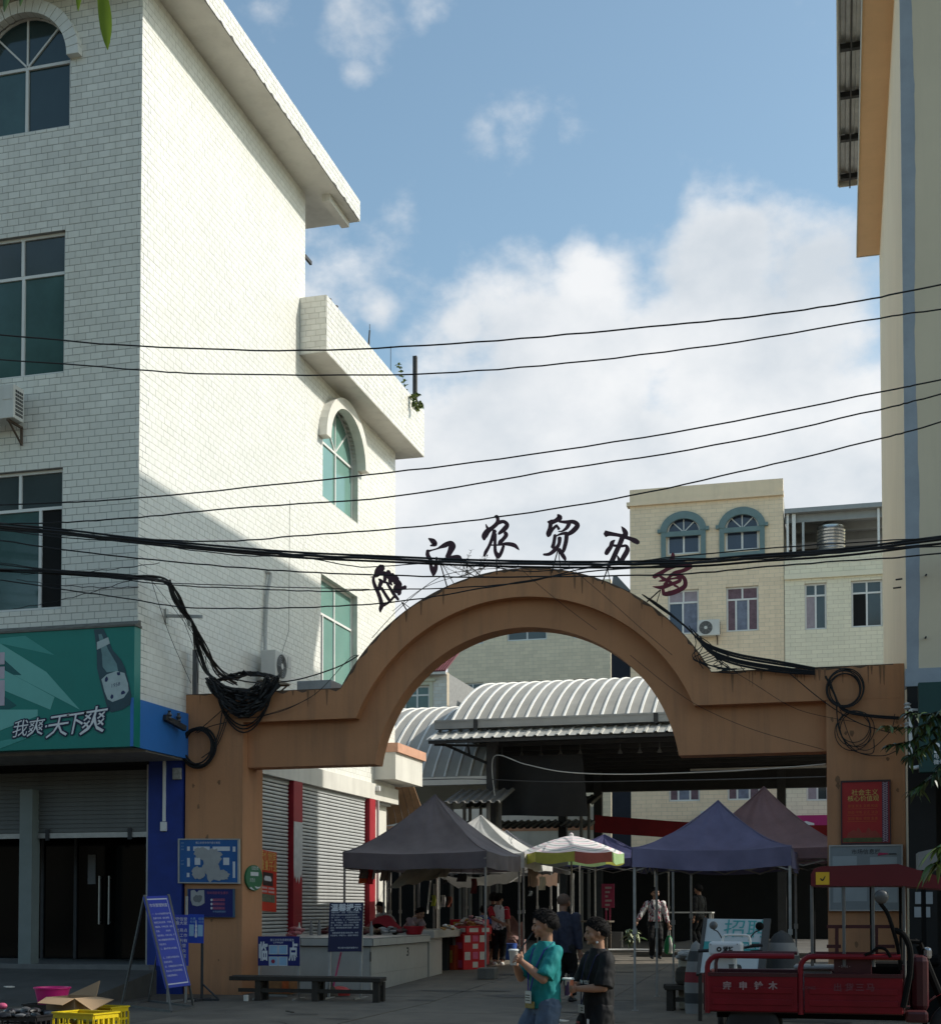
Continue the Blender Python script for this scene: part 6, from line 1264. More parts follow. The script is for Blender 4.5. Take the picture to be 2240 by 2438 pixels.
# leaning blue A-frame board
c = [P(342, 2135, Y=19.0), P(399, 2133, Y=19.55), P(448, 2346, Y=18.95), P(396, 2354, Y=18.4)]
fn, w, h = plane_fn(c); t_ = thing('a_frame_board', 'leaning blue standing board with white lettering and a thin white border', 'standing sign', tuple(P(400, 2410, Y=18.7)))
m = MB(); fpanel(fn, 0, 1, 0, 1, -.02, 0, m); m.build('board', ROYAL, t_); m = MB(); frame_rect(m, fn, .07, .93, .03, .97, .012, 0, .003); m.build('border_line', INK, t_)
def sq_text(parent, fn, w, h, rows, mat, d=.004):
    for body, u, v, size in rows: text_mb(body, size, lambda a, b, dd: fn(u + a / w, v - b / h, d + dd), .0012, align='LEFT').build('text_line', mat, parent)
sq_text(t_, fn, w, h, [('市场管理制度', .13, .11, w * .125)], INK)
body = ['一、进入市场经营的商户必', '须遵守法律，服从管理，', '按指定摊位经营，不得乱', '摆乱放。价格公道，童叟', '无欺。　　　市场内', '保持清洁，垃圾入箱，不', '得占用通道和消防设施。', '特此告示。', '二、爱护市场公共设施。', '', '三、注意防火防盗安全。', '请相互转告。', '四、车辆按指定地点停放', '禁止进入市场内经营区，', '违者后果自负。']
sq_text(t_, fn, w, h, [(s_, .15, .205 + i * .048, w * .066) for i, s_ in enumerate(body) if s_], INK)
g0, g1, g2, g3 = PG(405, 2412), PG(458, 2400), PG(288, 2396), PG(352, 2386); m = MB()
for a, b in ((c[3], g0), (c[2], g1), (c[0], g2), (c[1], g3), (g0, g1), (g2, g3), (g0, g2), (g1, g3), (c[0], c[3]), (c[1], c[2])):
    up_ = Vector((0, 0, .015)); m.bar(a + up_ - Vector((0, -.03, 0)), b + up_ - Vector((0, -.03, 0)), .03)
m.build('stand', M('worn_dark_stand', (.10, .10, .095), .6, .3, 8), t_)
# blue board behind it, and the bottle sign
fn, w, h = plane_fn([P(398, 2178, Y=19.9), P(449, 2179, Y=20.1), P(448, 2303, Y=20.1), P(398, 2300, Y=19.9)]); t_ = thing('text_board', 'blue text board standing half hidden behind the leaning board', 'standing sign', tuple(PG(430, 2375)))
m = MB(); fpanel(fn, -.5, 1, 0, 1, -.02, 0, m); m.build('board', ROYAL, t_)
sq_text(t_, fn, w, h, [('购销守信誉', .02, .09, .062), ('卫生靠大家', .02, .17, .062), ('公平交易点', .02, .31, .062), ('本市场工作', .02, .41, .062), ('互助互利有', .02, .51, .062), ('诚信经营', .14, .61, .062), ('服务群众', .14, .71, .062), ('工商宣', .34, .81, .062)], INK)
m = MB(); 
for u in (.05, .9): a = fn(u, 1, -.03); m.bar(a + Vector((0, 0, 1.1)), (a.x, a.y, .0), .03); m.bar((a.x, a.y, .02), (a.x, a.y + .5, .02), .03)
m.build('stand', STEEL, t_)
fn, w, h = plane_fn([P(449, 2177, Y=20.5), P(486, 2178, Y=20.6), P(484, 2247, Y=20.6), P(448, 2246, Y=20.5)]); t_ = thing('bottle_sign', 'small blue sign showing a tower between two pale panels below the dark notice board', 'standing sign', tuple(PG(468, 2382)))
m = MB(); fpanel(fn, 0, 1, 0, 1, -.02, 0, m); m.build('board', M('bright_blue_face', (.012, .05, .36), .45, .12, 3), t_)
for u0, u1 in ((.05, .36), (.6, .93)): m = MB(); fpanel(fn, u0, u1, .36, .76, 0, .003, m); m.build('pale_panel', PALEB, t_)
m = MB(); m.prism([(.48, .2), (.5, .2), (.52, .34), (.56, .42), (.53, .46), (.56, .56), (.53, .6), (.57, .72), (.55, .8), (.43, .8), (.41, .72), (.45, .6), (.42, .56), (.45, .46), (.42, .42), (.46, .34)], fn, 0, .003); m.build('tower_print', INK, t_)
sq_text(t_, fn, w, h, [('水质', .1, .16, .045), ('检测', .1, .27, .045), ('结果', .64, .16, .045), ('公示', .64, .27, .045)], PALEB)
m = MB(); a = fn(.9, 1, -.03); m.bar(a + Vector((0, 0, .4)), (a.x, a.y, 0), .035); m.bar((a.x - .3, a.y, .02), (a.x + .3, a.y, .02), .035); m.bar((a.x, a.y - .25, .02), (a.x, a.y + .3, .02), .035); m.bar((a.x, a.y, .28), (a.x + .28, a.y, .04), .025); m.build('stand', DARKSTEEL, t_)
# small standing board with the characters lin and dian
fn, w, h = rect_board(614, 713, 2230, 2300, 21.15); t_ = thing('counter_board', 'wide navy board with big characters 临 and 点 and four pale notices', 'standing sign', tuple(PG(660, 2384)))
m = MB(); fpanel(fn, 0, 1, 0, 1, -.02, 0, m); m.build('board', NAVY, t_)
for ch, u in (('临', .13), ('点', .855)): text_mb(ch, .27, lambda a, b, dd: fn(u + a / w * .62, .56 - b / h * 1.2, .003 + dd), .002, .008).build('big_character', INK, t_)
for i, (u, v) in enumerate(((.27, .30), (.5, .30), (.27, .69), (.5, .69))):
    m = MB(); fpanel(fn, u, u + .215, v, v + .31, 0, .003, m); p_ = m.build('pale_notice', PALEB, t_); m = MB(); frame_rect(m, fn, u, u + .215, v, v + .31, .016, .003, .0045); m.build('notice_border', INK, p_)
torn(fn, ragged(.37, .85, .045, .07, 14, 2, .05), t_, .005, M('dark_red_dot', (.25, .02, .05), .6, .1, 5), 'red_dot')
sq_text(t_, fn, w, h, [('雁江农贸市场便民服务', .3, .13, .042), ('公平秤校秤', .37, .22, .036)], INK)
m = MB()
for u in (.02, .97): a = fn(u, .0, -.035); m.bar(a, (a.x, a.y, .0), .03); m.bar((a.x, a.y - .25, .02), (a.x, a.y + .25, .02), .03)
m.build('stand', STEEL, t_)
# tall warm reminder board
fn, w, h = plane_fn([P(785, 2150, Y=21.5), P(865, 2149, Y=21.6), P(858, 2270, Y=21.5), P(780, 2267, Y=21.4)]); t_ = thing('reminder_board', 'tall navy board headed 温馨提示 standing behind the wooden bench', 'standing sign', tuple(PG(820, 2384)))
m = MB(); fpanel(fn, 0, 1, 0, 1, -.02, 0, m); m.build('board', M('very_dark_navy_face', (.004, .005, .042), .4, .12, 3), t_)
text_mb('温馨提示', .128, lambda a, b, dd: fn(.5 + a / w * 1.0, .115 - b / h, .003 + dd), .002, .004).build('heading', INK, t_)
body = ['尊敬的商户、顾客：为加强市场管理，', '营造干净整洁的市场经营购物环境，', '请广大商户：一、自觉遵守市场规定；', '二、按时清扫。三、严格按照划行归市', '要求，不得超出。四、垃圾分类投放', '五、爱护公物，车辆有序停放，保障', '安全，保持通道畅通无阻碍，请共同', '维护。', '　温馨提醒您看管好随身财物，祝您', '生活愉快，购物开心，谢谢大家配合', '　']
sq_text(t_, fn, w, h, [(s_, .06, .205 + i * .052, w * .052) for i, s_ in enumerate(body) if s_ != '　'], INK); sq_text(t_, fn, w, h, [('雁江镇市场服务管理中心', .3, .925, w * .055)], INK)
m = MB()
for u in (.03, .96): a = fn(u, .0, -.035); b = fn(u, 1, -.035); m.bar(a, (b.x, b.y, .0), .035); m.bar((b.x - .02, b.y - .25, .02), (b.x + .02, b.y + .3, .02), .035)
m.build('stand', STEEL, t_)
# red poster on the shutter
XS = XW + .035
fn, w, h = plane_fn([P(618, 2022, X=XS), P(659, 2031, X=XS), P(656, 2167, X=XS), P(617, 2168, X=XS)]); t_ = thing('liquor_poster', 'tall red and gold poster stuck on the roller shutter beside the left pillar', 'poster', tuple(fn(.5, 1, 0)))
m = MB(); fpanel(fn, -.3, 1, 0, 1, -.004, 0, m); m.build('sheet', M('bright_poster_red', (.55, .03, .012), .4, .15, 2), t_)
sq_text(t_, fn, w, h, [('特价酬宾', .0, .10, w * .24), ('隆重开业', .02, .26, w * .25)], GOLD)
m = MB(); fpanel(fn, .2, .78, .36, .58, 0, .003, m); m.build('photo_print', M('dark_photo', (.03, .02, .02), .4, .4, 12), t_); m = MB(); m.prism([(.32, .42), (.62, .42), (.7, .47), (.66, .5), (.3, .5), (.26, .47)], fn, .003, .005); m.build('white_pot_print', INK, t_)
for v in (.60, .66):
    for u in (.1, .52): m = MB(); fpanel(fn, u, u + .34, v, v + .035, 0, .003, m); m.build('pink_label', M('pale_pink_label', (.5, .3, .3), .6, .1, 5), t_)
m = MB(); fpanel(fn, .1, .9, .72, .85, 0, .003, m); m.build('photo_print', M('green_photo', (.10, .12, .08), .5, .6, 14), t_)
# poster and white board on the right gate pillar
YPR = YG - .045
fn, w, h = plane_fn([P(2002, 1861, Y=YPR), P(2119, 1858, Y=YPR), P(2120, 2009, Y=YPR), P(2003, 2011, Y=YPR)]); t_ = thing('slogan_poster', 'framed red slogan poster with gold heading on the right gate pillar', 'poster', tuple(fn(.5, 1, 0)))
m = MB(); fpanel(fn, 0, 1, 0, 1, -.035, 0, m); m.build('panel', REDP, t_); m = MB(); frame_rect(m, fn, -.01, 1.01, -.01, 1.01, .03, -.037, .012); m.build('frame', M('dark_poster_frame', (.05, .02, .02), .5, .2, 4), t_)
sq_text(t_, fn, w, h, [('社会主义', .21, .19, .098), ('核心价值观', .13, .285, .092)], GOLD)
for i, s_ in enumerate(('富强 民主 文明 和谐', '自由 平等 公正 法治', '爱国 敬业 诚信 友善')):
    sq_text(t_, fn, w, h, [(s_, .13, .40 + i * .10, .050)], M('orange_print', (.55, .12, .03), .6, .1, 6)); m = MB(); fpanel(fn, .12, .72, .438 + i * .1, .443 + i * .1, .001, .003, m); m.build('rule_line', MATS['orange_print'], t_)
LAT = M('lattice_pink_white', (.42, .30, .34), .6, .35, 30); m = MB()
for i in range(26):
    v = .03 + i * .036
    for a, b, c_, e in ((.845, v, .945, v + .034), (.945, v, .845, v + .034)): m.bar(fn(a, b, .003), fn(c_, e, .003), .012, .003, fn(0, 0, 1) - fn(0, 0, 0))
m.build('lattice_strip', LAT, t_); m = MB(); fpanel(fn, .83, .96, .02, .97, -.001, .0015, m); m.build('lattice_ground', M('lattice_ground', (.10, .03, .06), .6, .1, 4), t_)
m = MB(); m.prism([(.08, .93), (.14, .82), (.25, .77), (.3, .8), (.34, .73), (.38, .77), (.42, .82), (.5, .82), (.53, .76), (.56, .74), (.62, .8), (.7, .79), (.78, .85), (.8, .93)], fn, .001, .003); m.build('pavilion_print', M('dim_orange_print', (.32, .05, .03), .6, .2, 6), t_)
m = MB(); fpanel(fn, .03, .83, .90, .97, .003, .005, m); m.build('foliage_print', M('dim_green_print', (.09, .09, .03), .6, .5, 12), t_)
fn, w, h = plane_fn([P(1975, 2015, Y=YPR - .02), P(2147, 2013, Y=YPR - .02), P(2147, 2166, Y=YPR - .02), P(1975, 2168, Y=YPR - .02)]); t_ = thing('white_notice_board', 'white market information board in a steel frame on the right pillar behind the tricycle', 'notice board', tuple(fn(.5, 1, 0)))
m = MB(); fpanel(fn, 0, 1, 0, 1, -.05, 0, m); m.build('board', M('grey_white_board', (.24, .26, .265), .4, .12, 2, dirt=.2), t_); m = MB(); frame_rect(m, fn, -.012, 1.012, -.012, 1.012, .02, -.055, .014); m.build('frame', STEEL, t_)
sq_text(t_, fn, w, h, [('市场信息栏', .30, .10, .085)], M('black_print', (.02, .02, .02), .6, .1, 5))
for u0, u1, v0, v1 in ((.04, .38, .16, .34), (.56, .93, .18, .34), (.05, .16, .42, .88), (.2, .52, .40, .86), (.58, .94, .5, .88)): m = MB(); fpanel(fn, u0, u1, v0, v1, .0, .002, m); m.build('notice_sheet', M('pale_notice_sheet', (.36, .385, .39), .7, .08, 4), t_)
m = MB(); m.prism([(.67, .125), (.69, .11), (.80, .12), (.82, .135), (.70, .15), (.67, .16)], fn, .002, .012); m.build('red_marker', M('red_ink', (.4, .02, .08), .5, .1, 4), t_); m = MB(); m.prism([(.82, .125), (.92, .125), (.93, .14), (.82, .14)], fn, .002, .010); m.build('marker_end', BLACK, t_)
# teal advertising fascia of the left shop
YSG = YF - .22
tl, tr, br, bl = P(-250, 1528, Y=YSG), P(318, 1487, Y=YSG), P(318, 1781, Y=YSG), P(-250, 1793, Y=YSG)
zt_s = (tl.z + tr.z) / 2; zb_s = (br.z + bl.z) / 2; xs0, xs1 = bl.x, br.x; w = xs1 - xs0; h = zt_s - zb_s
fn = lambda u, v, d: Vector((xs0 + u * w, YSG - d, zt_s - v * h)); t_ = thing('shop_sign_board', 'big teal shop sign with a beer bottle and white slanted slogan on the left building', 'shop sign', (xs0 + w / 2, YSG, zb_s))
TEALS = M('teal_sign_face', (.004, .19, .155), .4, .10, 1.5, dirt=.15, dirtcol=(.005, .07, .06)); m = MB(); m.box(xs0, YSG + .001, zb_s, xs1, YF - .012, zt_s); m.build('sign_box', TEALS, t_)
pu = lambda x, y: ((P(x, y, Y=YSG).x - xs0) / w, (zt_s - P(x, y, Y=YSG).z) / h)
RAY = [M('light_teal_ray', (.14, .42, .37), .4, .08, 2), M('mid_teal_ray', (.05, .30, .26), .4, .08, 2), M('dark_teal_ray', (.003, .10, .10), .4, .08, 2)]
for i, (pts, c_) in enumerate((([(-60, 1540), (0, 1520), (60, 1514), (130, 1560), (0, 1532)], 1), ([(-240, 1540), (0, 1532), (110, 1600), (190, 1690), (0, 1590), (-240, 1560)], 0), ([(-60, 1566), (0, 1562), (52, 1608), (-60, 1604)], 2), ([(-240, 1590), (0, 1590), (130, 1660), (120, 1690), (0, 1640), (-240, 1620)], 0), ([(-240, 1660), (0, 1650), (40, 1680), (0, 1700), (-240, 1690)], 2), ([(-240, 1720), (0, 1690), (90, 1690), (90, 1705), (0, 1740), (-240, 1760)], 0), ([(-240, 1780), (0, 1765), (100, 1745), (60, 1760), (0, 1783), (-240, 1790)], 1))):
    m = MB(); m.prism([pu(*q) for q in pts], fn, .0, .0012 + i * .0006); m.build('ray', RAY[c_], t_)
for i, (y0, y1) in enumerate(((1556, 1582), (1590, 1616), (1622, 1680))):
    m = MB(); u0, v0 = pu(-40, y0); u1, v1 = pu(11, y1); fpanel(fn, u0, u1, v0, v1, .0, .008, m); m.build('white_label', M('pale_lilac_print', (.5, .42, .48), .5, .1, 4), t_)
bz = lambda x, y: pu(x * .3355, 1400 + y * .3355)
GLB = M('dark_glass_print', (.012, .05, .07), .3, .25, 3); LBL = M('pale_label_print', (.42, .5, .5), .5, .12, 8)
m = MB(); m.prism([bz(*q) for q in ((668, 295), (735, 290), (765, 350), (800, 440), (860, 510), (890, 570), (935, 760), (925, 830), (870, 865), (790, 885), (765, 860), (720, 700), (690, 570), (688, 450), (676, 350))], fn, .0045, .0065); m.build('bottle_print', GLB, t_)
m = MB(); m.prism([bz(*q) for q in ((700, 330), (722, 328), (770, 440), (830, 540), (840, 590), (760, 600), (730, 560), (725, 470))], fn, .0065, .0075); m.build('bottle_sheen', M('glass_sheen_print', (.13, .24, .25), .3, .35, 3), t_)
m = MB(); m.prism([bz(*q) for q in ((690, 385), (770, 350), (782, 395), (690, 440))], fn, .0075, .009); m.build('neck_label', LBL, t_)
m = MB(); m.prism([bz(*q) for q in ((722, 650), (760, 615), (830, 590), (885, 605), (910, 680), (915, 730), (880, 780), (800, 810), (765, 790), (745, 740))], fn, .0075, .009); m.build('body_label', LBL, t_)
u, v = bz(822, 690); text_mb('1958', .085, lambda a, b, dd: fn(u + a / w, v - (b + a * .22) / h, .009 + dd), .001).build('label_text', M('navy_print', (.02, .03, .10), .6, .1, 4), t_)
for q in ((845, 610), (795, 775), (876, 745), (760, 650)): u, v = bz(*q); torn(fn, ragged(u, v, .008, .02, 8, q[0], .4), t_, .0092, MATS['navy_print'], 'label_ornament')
# slogan
OUT = M('slogan_outline', (.008, .012, .05), .5, .1, 4)
for ch, x, y, sz in (('我', 148, 1008, .30), ('爽', 258, 998, .32), ('·', 330, 990, .32), ('天', 415, 990, .42), ('下', 532, 972, .40), ('爽', 668, 955, .48)):
    u, v = bz(x, y); k_ = .10
    f1 = lambda a, b, dd: fn(u + (a + b * .22) / w, v - (b + a * k_) / h, .010 + dd)
    ol = MB(); g_ = text_mb(ch, sz, lambda a, b, dd: Vector((a, b, 0)), 0)
    for k in range(10): ol.add([f1(v[0] + .024 * math.cos(k * .628), v[1] + .024 * math.sin(k * .628), .001 + k * .0004) for v in g_.v], g_.f)
    ol.build('slogan_outline', OUT, t_); text_mb(ch, sz, lambda a, b, dd: f1(a, b, dd + .006), .002, .0).build('slogan_character', WHITEINK, t_)
m = MB(); m.box(xs0, YSG - .02, zt_s + .002, xs1 + .02, YF - .012, zt_s + .035); m.build('sign_cap', M('mossy_cement', (.14, .14, .125), .9, .3, 6), t_)
m = MB(); m.hexa([(xs0, YSG + .05, zt_s + .036), (xs1, YSG + .05, zt_s + .036), (xs1, YF - .01, zt_s + .036), (xs0, YF - .01, zt_s + .036), (xs0, YF - .03, zt_s + .13), (xs1, YF - .03, zt_s + .13), (xs1, YF - .01, zt_s + .13), (xs0, YF - .01, zt_s + .13)]); m.build('cement_flashing', MATS['mossy_cement'], t_)
a, b = P(320, 1680, X=XW + .05), P(430, 1745, X=XW + .05)
m = MB(); m.hexa([(XW + .002, YSG, zb_s), (XW + .06, YSG, zb_s), (XW + .06, YG - .02, zb_s), (XW + .002, YG - .02, zb_s), (XW + .002, YSG, 4.86), (XW + .06, YSG, 4.86), (XW + .06, YG - .02, 4.86), (XW + .002, YG - .02, 4.86)]); m.build('side_panel', M('sky_blue_panel', (.03, .17, .50), .5, .12, 1.5, dirt=.2, dirtcol=(.03, .08, .2)), t_)
# ================================================================== benches and clutter in the lane
WOOD = M('dark_old_wood', (.035, .027, .02), .8, .35, 3, bump=.3, bscale=30, dirt=.3)
def bench(label, x0, x1, y0, d, h, legs, rail=True, mat=WOOD, zg=0):
    t_ = thing('wooden_bench', label, 'bench', ((x0 + x1) / 2, y0 + d / 2, zg))
    m = MB(); m.rbox(x0, y0, zg + h - .09, x1, y0 + d * .48, zg + h - .02, .008); m.build('seat_plank', mat, t_); m = MB(); m.rbox(x0 - .04, y0 + d * .52, zg + h - .08, x1 - .02, y0 + d, zg + h - .015, .008); m.build('seat_plank', mat, t_)
    for x in legs:
        m = MB(); m.box(x - .05, y0 + .02, zg, x + .05, y0 + .11, zg + h - .09); m.build('leg', mat, t_); m = MB(); m.box(x - .05, y0 + d - .11, zg, x + .05, y0 + d - .02, zg + h - .09); m.build('leg', mat, t_)
        m = MB(); m.box(x - .03, y0 + .11, zg + h - .16, x + .03, y0 + d - .11, zg + h - .09); m.build('cross_bar', mat, t_)
    if rail: m = MB(); m.box(x0 + .15, y0 + .03, zg + .14, x1 - .06, y0 + .10, zg + .20); m.build('stretcher', mat, t_)
    return t_
a, b = PG(548, 2392), PG(903, 2389); by = b.y - .05
bench('long dark wooden bench standing before the reminder board on the left', P(545, 2330, Y=by).x, P(905, 2330, Y=by).x, by, .38, P(760, 2325, Y=by).z, [P(x, 2370, Y=by).x for x in (612, 748, 893)])
q = PG(1640, 2410); bench('short dark wooden bench with a cushion left of the tricycle', P(1582, 2400, Y=q.y).x, P(1700, 2400, Y=q.y).x, q.y, .36, P(1620, 2344, Y=q.y).z, [P(x, 2400, Y=q.y).x for x in (1594, 1652)], zg=0)
m = MB(); a = P(1608, 2343, Y=q.y + .15); b = P(1640, 2343, Y=q.y + .15); m.rbox(a.x, q.y + .05, a.z - .02, b.x + .03, q.y + .36, a.z + .25, .07); single('cushion', m, cloth('brown_vinyl', (.055, .045, .035)), 'dark brown cushion block resting on the short bench', 'cushion')
# foam box, basin, broom and bits around the long bench
gy = by + .85; a, b = P(622, 2372, Y=gy), P(690, 2372, Y=gy)
t_ = thing('printed_carton', 'orange printed carton with a white foam lid under the long bench', 'box', ((a.x + b.x) / 2, gy + .2, 0)); m = MB(); m.rbox(a.x, gy, .06, b.x, gy + .34, .31, .008); m.build('carton', M('orange_carton', (.32, .14, .05), .7, .35, 9), t_); m = MB(); m.rbox(a.x - .01, gy - .01, .311, b.x + .01, gy + .35, .35, .01); m.build('foam_lid', M('foam_white', (.5, .5, .48), .8, .1, 6), t_)
m = MB(); m.rbox(a.x + .02, gy + .02, -.01, b.x - .05, gy + .3, .058, .01); m.build('foam_tray', MATS['foam_white'], t_); m = MB(); m.box(b.x - .14, gy - .003, .08, b.x - .02, gy - .0005, .29); m.build('printed_panel', M('bright_orange_print', (.5, .10, .02), .6, .3, 10), t_)
m = MB(); p = PG(790, 2376); m.lathe((p.x, p.y + .35, 0), [(.17, 0), (.2, .12), (.215, .13), (.21, .10), (.16, .0)], 20); m.ball((p.x, p.y + .35, .1), .18, 14, 8, (1, 1, .5)); single('red_basin', m, M('coral_plastic', (.5, .05, .045), .4, .12, 4), 'coral red basin turned over on the ground behind the long bench', 'basin')
m = MB(); a, b = P(812, 2268, Y=21.75), P(793, 2352, Y=21.72); m.cyl(a, b, .016, n=6); br_ = MB(); br_.lathe((b.x - .03, 21.72, .0), [(.13, 0), (.1, .12), (.03, .22), (.02, .3)], 10)
t_ = thing('broom', 'broom with a bright pink handle leaning behind the reminder board', 'broom', (b.x, 21.72, 0)); m.build('handle', M('pink_handle', (.55, .06, .16), .4, .1, 4), t_); br_.build('brush', M('broom_straw', (.09, .07, .05), .9, .3, 30), t_)
p = P(704, 2216, Y=22.9); heap('plastic_bundle', 'crumpled red plastic bag hanging on the counter edge beside the pier', (p.x, 22.95, p.z - .12), .13, 16, [M('crumpled_red_plastic', (.28, .04, .05), .4, .4, 10), M('crumpled_pink_plastic', (.35, .12, .12), .4, .4, 10)], 'bag', .07, 9, 1.2)
m = MB(); p = PG(582, 2385); m.rbox(p.x - .02, p.y, 0, p.x + .05, p.y + .06, .1, .01); single('paper_scrap', m, WPN, 'small white cup lying by the left end of the long bench', 'litter')
rr = random.Random(77)
for i, (x, y, lab) in enumerate(((22, 2352, 'white paper scrap lying at the left edge on the ramp'), (248, 2357, 'small scrap of litter beside the hydrant base'), (285, 2353, 'second scrap of litter beside the hydrant base'), (1335, 2433, 'white scrap of paper between the two boys on the ground'), (690, 2412, 'thin dark stick lying on the ground before the long bench'))):
    p = PG(x, y) if i else P(x, y, Z=.27); m = MB(); s_ = .06 if i != 4 else .02; r_ = Matrix.Rotation(rr.uniform(0, 3), 3, 'Z') if i != 4 else Matrix.Rotation(-.9, 3, 'Z')
    m.obox((p.x, p.y, p.z + .012), (s_ * 1.6 if i != 4 else .16, s_, .008), r_); single('litter', m, WPN if i != 4 else WOOD, lab, 'litter')
# fire hydrant
hp = PG(350, 2338); t_ = thing('fire_hydrant', 'dark red fire hydrant half hidden behind the leaning blue board', 'hydrant', tuple(hp)); HR = M('hydrant_red', (.10, .008, .012), .5, .3, 5, dirt=.3)
s_ = .85; m = MB(); m.lathe((hp.x, hp.y, 0), [(.16 * s_, 0), (.16 * s_, .04), (.10 * s_, .06), (.10 * s_, .18), (.15 * s_, .24), (.16 * s_, .30), (.155 * s_, .74), (.175 * s_, .76), (.175 * s_, .80), (.14 * s_, .82), (.12 * s_, .92), (.07 * s_, .97), (0, .98)], 18); m.build('barrel', HR, t_)
m = MB(); m.lathe((hp.x, hp.y - .12, .62), [(0, -.10), (.055, -.10), (.06, -.07), (.05, -.06), (.05, .05)], 12, 'Y'); m.build('outlet_cap', HR, t_); m = MB(); m.lathe((hp.x + .12, hp.y, .66), [(.05, -.05), (.05, .05), (.06, .06), (.055, .10), (0, .10)], 12, 'X'); m.build('outlet_cap', HR, t_); m = MB(); m.lathe((hp.x, hp.y, .97), [(.03, 0), (.03, .05), (0, .055)], 5); m.build('operating_nut', HR, t_)
heap('rubbish_heap', 'dark heap of wet rubbish around the foot of the hydrant', (hp.x - .15, hp.y - .35, 0), .5, 46, [M('wet_rubbish', (.012, .011, .010), .6, .4, 9), M('grey_rubbish', (.03, .029, .027), .7, .4, 9)], 'rubbish', .10, 12, .3)
# ================================================================== vendor's crates at the lower left
TZ = .20; ty = 12.0
tb = thing('low_vendor_table', 'low dark vendor table just at the lower left edge under the crates', 'table', (-7.0, ty + .8, 0)); a = P(-120, 2500, Y=ty).x; b = P(285, 2500, Y=ty).x
m = MB(); m.rbox(a, ty, TZ - .05, b, ty + 1.9, TZ, .01); m.build('table_top', WOOD, tb)
for x in (a + .1, b - .1):
    for y in (ty + .1, ty + 1.8): m = MB(); m.box(x - .03, y - .03, 0, x + .03, y + .03, TZ - .05); m.build('leg', WOOD, tb)
YC_ = M('yellow_crate_plastic', (.62, .46, .01), .4, .10, 5)
def crate(label, x0, y0, z0, w, d, h, mat=YC_, rz=0):
    t_ = thing('plastic_crate', label, 'crate', (x0, y0, z0), rz); e = .012; m = MB()
    m.box(-w / 2, -d / 2, 0, w / 2, d / 2, .012)
    for s_ in (-1, 1):
        for z0_, z1_ in ((.0, .05), (h - .045, h), (h * .5 - .012, h * .5 + .012)):
            m.box(-w / 2, s_ * d / 2 - e / 2, z0_ + .001, w / 2, s_ * d / 2 + e / 2, z1_); m.box(s_ * w / 2 - e / 2, -d / 2 + e, z0_ + .001, s_ * w / 2 + e / 2, d / 2 - e, z1_)
        for k in range(8):
            x = -w / 2 + w * k / 7
            if k in (3, 4) and s_ < 0: x += (.03 if k == 4 else -.03)
            m.box(x - .012, s_ * d / 2 - e / 2 + .002, .05, x + .012, s_ * d / 2 + e / 2 - .002, h - .045)
        for k in range(6): y = -d / 2 + d * k / 5; m.box(s_ * w / 2 - e / 2 + .002, y - .012, .05, s_ * w / 2 + e / 2 - .002, y + .012, h - .045)
    m.box(-w / 2 - .015, -d / 2 - .015, h, w / 2 + .015, -d / 2 + .012, h + .014); m.box(-w / 2 - .015, d / 2 - .012, h, w / 2 + .015, d / 2 + .015, h + .014); m.box(-w / 2 - .015, -d / 2 + .012, h, -w / 2 + .012, d / 2 - .012, h + .014); m.box(w / 2 - .012, -d / 2 + .012, h, w / 2 + .015, d / 2 - .012, h + .014)
    m.build('crate_body', mat, t_, world=False); return t_
p = P(192, 2420, Y=ty + .35); cr1 = (p.x, ty + .45, TZ); crate('open yellow plastic crate at the bottom left edge with leaves inside', *cr1, .52, .36, .25, rz=R(-12))
p = P(246, 2402, Y=ty + 1.35); crate('second yellow plastic crate peeking out behind the cardboard flap', p.x, ty + 1.35, TZ, .42, .3, .24, rz=R(-8))
heap('leafy_scraps', 'dry leaves and scraps lying in the front yellow crate', (cr1[0], cr1[1], TZ + .14), .15, 22, [M('dry_leaf_brown', (.10, .075, .035), .8, .4, 20), M('dull_leaf_green', (.06, .075, .02), .8, .4, 20)], 'scraps', .05, 15, .4)
p = P(170, 2402, Y=ty + 1.0); t_ = thing('cardboard_box', 'open cardboard box with raised flaps behind the yellow crate', 'box', (p.x, ty + 1.0, TZ), R(-14)); CB = M('brown_cardboard', (.36, .24, .14), .85, .12, 3)
w_, d_, h_ = .40, .32, .37; m = MB(); m.box(-w_ / 2, -d_ / 2, 0, w_ / 2, -d_ / 2 + .008, h_); m.box(-w_ / 2, d_ / 2 - .008, 0, w_ / 2, d_ / 2, h_); m.box(-w_ / 2, -d_ / 2 + .008, 0, -w_ / 2 + .008, d_ / 2 - .008, h_); m.box(w_ / 2 - .008, -d_ / 2 + .008, 0, w_ / 2, d_ / 2 - .008, h_); m.box(-w_ / 2 + .008, -d_ / 2 + .008, 0, w_ / 2 - .008, d_ / 2 - .008, .008); m.build('box_body', CB, t_, world=False)
for pts in (((-w_ / 2, d_ / 2, h_), (w_ / 2, d_ / 2, h_), (w_ / 2 - .02, d_ / 2 + .07, h_ + .16), (-w_ / 2 + .12, d_ / 2 + .07, h_ + .05)), ((w_ / 2, -d_ / 2, h_), (w_ / 2, d_ / 2, h_), (w_ / 2 + .26, d_ / 2 - .02, h_ - .02), (w_ / 2 + .22, -d_ / 2 + .03, h_ - .12)), ((-w_ / 2, -d_ / 2, h_), (w_ / 2, -d_ / 2, h_), (w_ / 2 - .02, -d_ / 2 - .15, h_ - .06), (-w_ / 2 + .03, -d_ / 2 - .15, h_ - .05))):
    v = [Vector(q_) for q_ in pts]; n_ = (v[1] - v[0]).cross(v[3] - v[0]).normalized() * .006; m = MB(); m.hexa([*v, *[q_ + n_ for q_ in v]]); m.build('flap', CB, t_, world=False)
